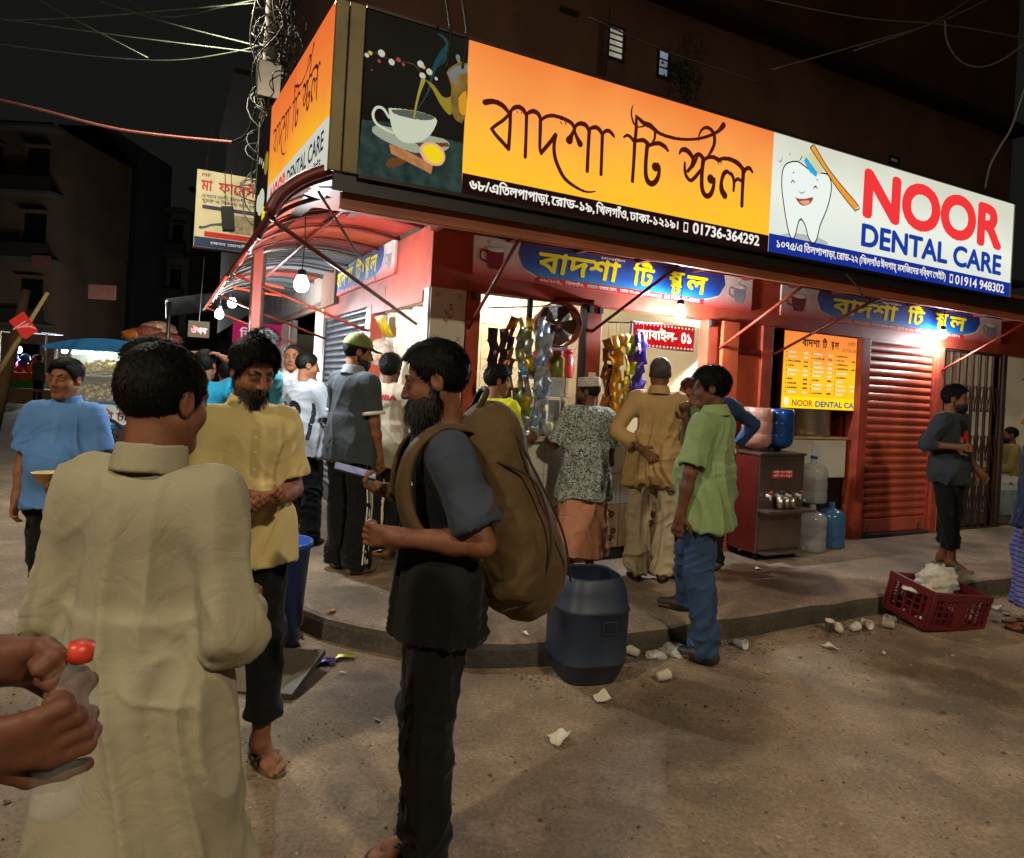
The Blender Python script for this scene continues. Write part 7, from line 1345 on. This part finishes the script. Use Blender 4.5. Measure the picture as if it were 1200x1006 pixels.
# ---------------- snack cart with lit glass case
ct=thing('snack_cart','blue roofed snack cart with lit glass case of puffed snacks','food cart',PD(133,424,11)-Vector((0,0,PD(133,424,11).z)),R(14))
M_cb=mat('cart blue','#1f6fae',.4,var=.2,dirt=.3); boxo('cart_base',-.75,.75,-.35,.35,.55,.95,M_cb,ct,.01); boxo('sign_panel',-.5,.75,-.365,-.352,.62,.93,mat('cart sign','#c9d4d8',.5),ct); printmesh('lettering',fit('িনিশ চটপিট',-.2,.7,.68,.2,.006),.01,mat('cart red text','#8a3a3a',.5),ct,-.368)
for x in (-.73,.70):
    for y in (-.33,.30): boxo('corner_post',x,x+.03,y,y+.03,.95,1.78,M_white,ct)
boxo('back_glass',-.7,.7,.31,.315,.95,1.78,mat('case back','#cfd8c8',.3,var=.1),ct); boxo('mid_shelf',-.7,.7,-.3,.3,1.36,1.38,M_white,ct); boxo('front_glass',-.7,.7,-.33,-.326,.96,1.76,M_glass,ct)
mb=MB(); n=14
for i in range(n+1):
    t=i/n*2-1; mb.v+=[(t*.85,-.45,1.80+.16*(1-t*t)),(t*.85,.45,1.80+.16*(1-t*t)),(t*.85,.45,1.76),(t*.85,-.45,1.76)]
for i in range(n):
    for k in range(4): a=i*4+k; b_=i*4+(k+1)%4; mb.f.append((a,b_,b_+4,a+4)); mb.mi.append(0)
mb.f+=[(0,1,2,3),(n*4+3,n*4+2,n*4+1,n*4)]; mb.mi+=[0,0]; mb.build('cart_roof',M_cb,ct)
MB().tube([(-.6,0,1.72),(.6,0,1.72)],.018,8).build('case_tube',emis('case tube',(.95,1,.9),40),ct,True)
fm=ico(.035,1,1,1,.8); 
for z0,zt in ((.96,.33),(1.385,.26)):
    mb=MB()
    for i in range(420):
        x=random.uniform(-.62,.66); y=random.uniform(-.3,.25); hmax=zt*(1-.5*((x-.05)/.66)**2); z=z0+.03+random.random()*max(.02,hmax-.05); v,f=fm; s_=random.uniform(.8,1.15); mb.add([(a*s_+x,b*s_+y,c*s_+z) for a,b,c in v],f)
    q=mb.build('puffed_snacks',mat('puffed snack','#d6bd82',.6,var=.3,scale=20),ct,True); q['kind']='stuff'
for sx in (-1,1):
    w_=MB().tube([(.0+.36*math.cos(a),0,.36+.36*math.sin(a)) for a in np.linspace(0,2*PI,25)],.025,6).build('wheel',M_blackm,ct,True,loc=(.25*0+.0,sx*.40,.0))
    for k in range(8): a=k*PI/4; MB().tube([(0,0,.36),(.35*math.cos(a),0,.36+.35*math.sin(a))],.005,4).build('spoke',M_steel,w_)
bagc=[('#a8642c',PD(162,394,10.9),.2),('#8a4a3c',PD(178,392,10.9),.22),('#b08a70',PD(186,388,11),.24),('#7a4436',PD(197,398,10.8),.18)]
for i,(c,p,r_) in enumerate(bagc):
    o=MB().add(*crumple(r_,1.2,.9,.62,80+i,.2,3)).build('snack_bag',mat('bag '+c,c,.3,var=.5,scale=22,bump=.4),None,True); o.location=p; tag(o,['orange bundle lying on the cart roof','reddish net bag of snacks on the cart roof','pale clear bag of snacks on top of the pile','dark red bag at the end of the cart roof'][i],'bag','bags piled on the cart roof')
# ---------------- bamboo pole with red kite sign, tree trunk
bm_=thing('bamboo_pole','slanting bamboo pole with a red diamond sign','bamboo pole',PD(-12,452,9.5),0); b0=PD(-12,452,9.5); b1=PD(56,343,9.5); M_bam=mat('bamboo','#8a7448',.6,var=.25,scale=12); MB().tube([tuple(Vector((0,0,0))),tuple((b1-b0)*.5),tuple(b1-b0)],[.035,.032,.026],8).build('pole',M_bam,bm_,True)
MB().tube([(0,0,0),(-.1,0,-b0.z)],.04,8).build('lower_pole',M_bam,bm_,True)
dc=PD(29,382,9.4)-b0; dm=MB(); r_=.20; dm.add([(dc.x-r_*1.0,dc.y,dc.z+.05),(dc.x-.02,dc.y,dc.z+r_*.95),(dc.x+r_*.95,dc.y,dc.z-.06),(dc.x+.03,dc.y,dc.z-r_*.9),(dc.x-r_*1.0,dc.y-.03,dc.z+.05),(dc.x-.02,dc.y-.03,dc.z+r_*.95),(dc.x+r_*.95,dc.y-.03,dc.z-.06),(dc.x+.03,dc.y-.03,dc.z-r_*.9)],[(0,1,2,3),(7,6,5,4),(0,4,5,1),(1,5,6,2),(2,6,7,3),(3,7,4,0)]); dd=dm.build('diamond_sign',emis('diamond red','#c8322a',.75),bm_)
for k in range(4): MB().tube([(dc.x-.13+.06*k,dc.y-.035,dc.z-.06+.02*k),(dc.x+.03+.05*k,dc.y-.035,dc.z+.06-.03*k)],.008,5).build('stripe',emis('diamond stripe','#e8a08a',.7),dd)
tk_=thing('tree_trunk','cut leaning tree trunk beside the bamboo pole','tree',PD(8,470,14)-Vector((0,0,PD(8,470,14).z)),0)
MB().tube([(-.3,0,0),(-.1,0,1.0),(.1,0,2.0),(.25,.05,3.0)],[.16,.13,.11,.08],10).build('trunk',mat('bark','#6a5236',.9,var=.3,bump=.5,bscale=14),tk_,True)
# ---------------- far stall, low wall, lamps
fs=thing('far_stall','far roadside stall with coloured bundles under a bright lamp','stall',PD(26,424,25)-Vector((0,0,PD(26,424,25).z)),.1)
boxo('table',-.7,.7,-.4,.4,.0,.75,mat('stall green','#2f8a3a',.5),fs,.02); boxo('cloth',-.72,.72,-.42,.42,.75,1.05,mat('stall orange','#c2562c',.6),fs,.03)
for i in range(9): v,f=ico(.17,2,1,1,1.1); c=random.choice(['#b03a5a','#8a3aa0','#c06030','#3a5a90']); MB().add(v,f).build('bundle',mat('bundle '+c,c,.5),fs,True,loc=(-.5+.13*i,random.uniform(-.2,.2),1.2+.18*(i%3)))
for x in (-.8,.8): MB().tube([(x,0,0),(x,0,2.5)],.03,6).build('post',M_bam,fs)
boxo('roof_sheet',-1.0,1.0,-.7,.7,2.5,2.54,M_tin,fs)
for lab,px,py,d,pw,r_ in (('far white lamp hanging over the coloured stall',22,407,25,500,3.0),('far white lamp at the street end behind the cart',76,408,27,500,3.0),('small far street light beyond the cart',189,378,30,300,2.6)): 
    b_=bulb(lab,PD(px,py,d),.6,r_,power=pw); b_['group']='far street lamps'
lw=thing('low_wall','low sandy wall across the far end of the street','wall',PD(10,424,24)-Vector((0,0,PD(10,424,24).z)),-.02); boxo('wall_body',-9,3.2,0,.4,0,.42,mat('sandy plaster','#a98c62',.9,var=.2,dirt=.3),lw); boxo('coping',-9.05,3.25,-.05,.45,.42,.50,mat('sandy plaster','#a98c62',.9),lw)
# dark buildings closing the street
M_b=[mat('far wall a','#4a443a',.9,var=.3,scale=.6,dirt=.5,dscale=.4),mat('far wall b','#3c3f3a',.9,var=.3,scale=.6,dirt=.5,dscale=.4),mat('far wall c','#5a4636',.9,var=.3,scale=.6,dirt=.5,dscale=.4)]
M_dw=mat('dark window','#0c0e0f',.2,bump=0)
def block(label,px0,px1,d,h,mi,fl=4,nw=4,lit=()):
    a=PD(px0,424,d); b=PD(px1,424,d); w_=(b-a).length; t=thing('far_building',label,'building',Vector((a.x,a.y,0)),math.atan2(b.y-a.y,b.x-a.x),'dark buildings at the street end')
    boxo('wall',0,w_,0,6,0,h,M_b[mi],t)
    for k in range(1,fl+1):
        z=h*k/fl; boxo('balcony_slab',-.1,w_+.1,-.9,-.002,z-.15,z,M_b[(mi+1)%3],t)
        for j in range(nw):
            x=w_*(j+.25)/nw; ww=boxo('window',x,x+w_/nw*.45,-.03,-.002,z-h/fl*.75,z-h/fl*.3,(emis('far lit window',(.8,.75,.55),.25) if (k,j) in lit else M_dw),t)
            boxo('shade',x-.1,x+w_/nw*.45+.1,-.35,-.032,z-h/fl*.28,z-h/fl*.25,M_b[mi],t)
        boxo('railing',0,w_,-.88,-.86,z-.0,z+.7 if k<fl else z+.1,M_fr,t)
block('far brownish block with balconies behind the bamboo pole',-160,62,34,13,2,4,4,((1,2),)); block('far grey block behind the snack cart',66,128,40,15,1,5,3,((2,1),)); block('far plain block behind the turquoise shirt',132,215,46,12,0,4,3); block('far dark block past the side canopy',218,330,52,15,1,5,4)
for lab,px0,py0,px1,py1,d in (('unlit brown hoarding on the far block',36,300,58,313,33),('unlit hoarding above the far shops',103,335,135,350,30)):
    a=PD(px0,py1,d); b=PD(px1,py0,d); o=boxo('hoarding',0,b.x-a.x,0,.1,0,b.z-a.z,mat('hoarding brown','#6a4030',.7)); o.location=a; tag(o,lab,'hoarding')
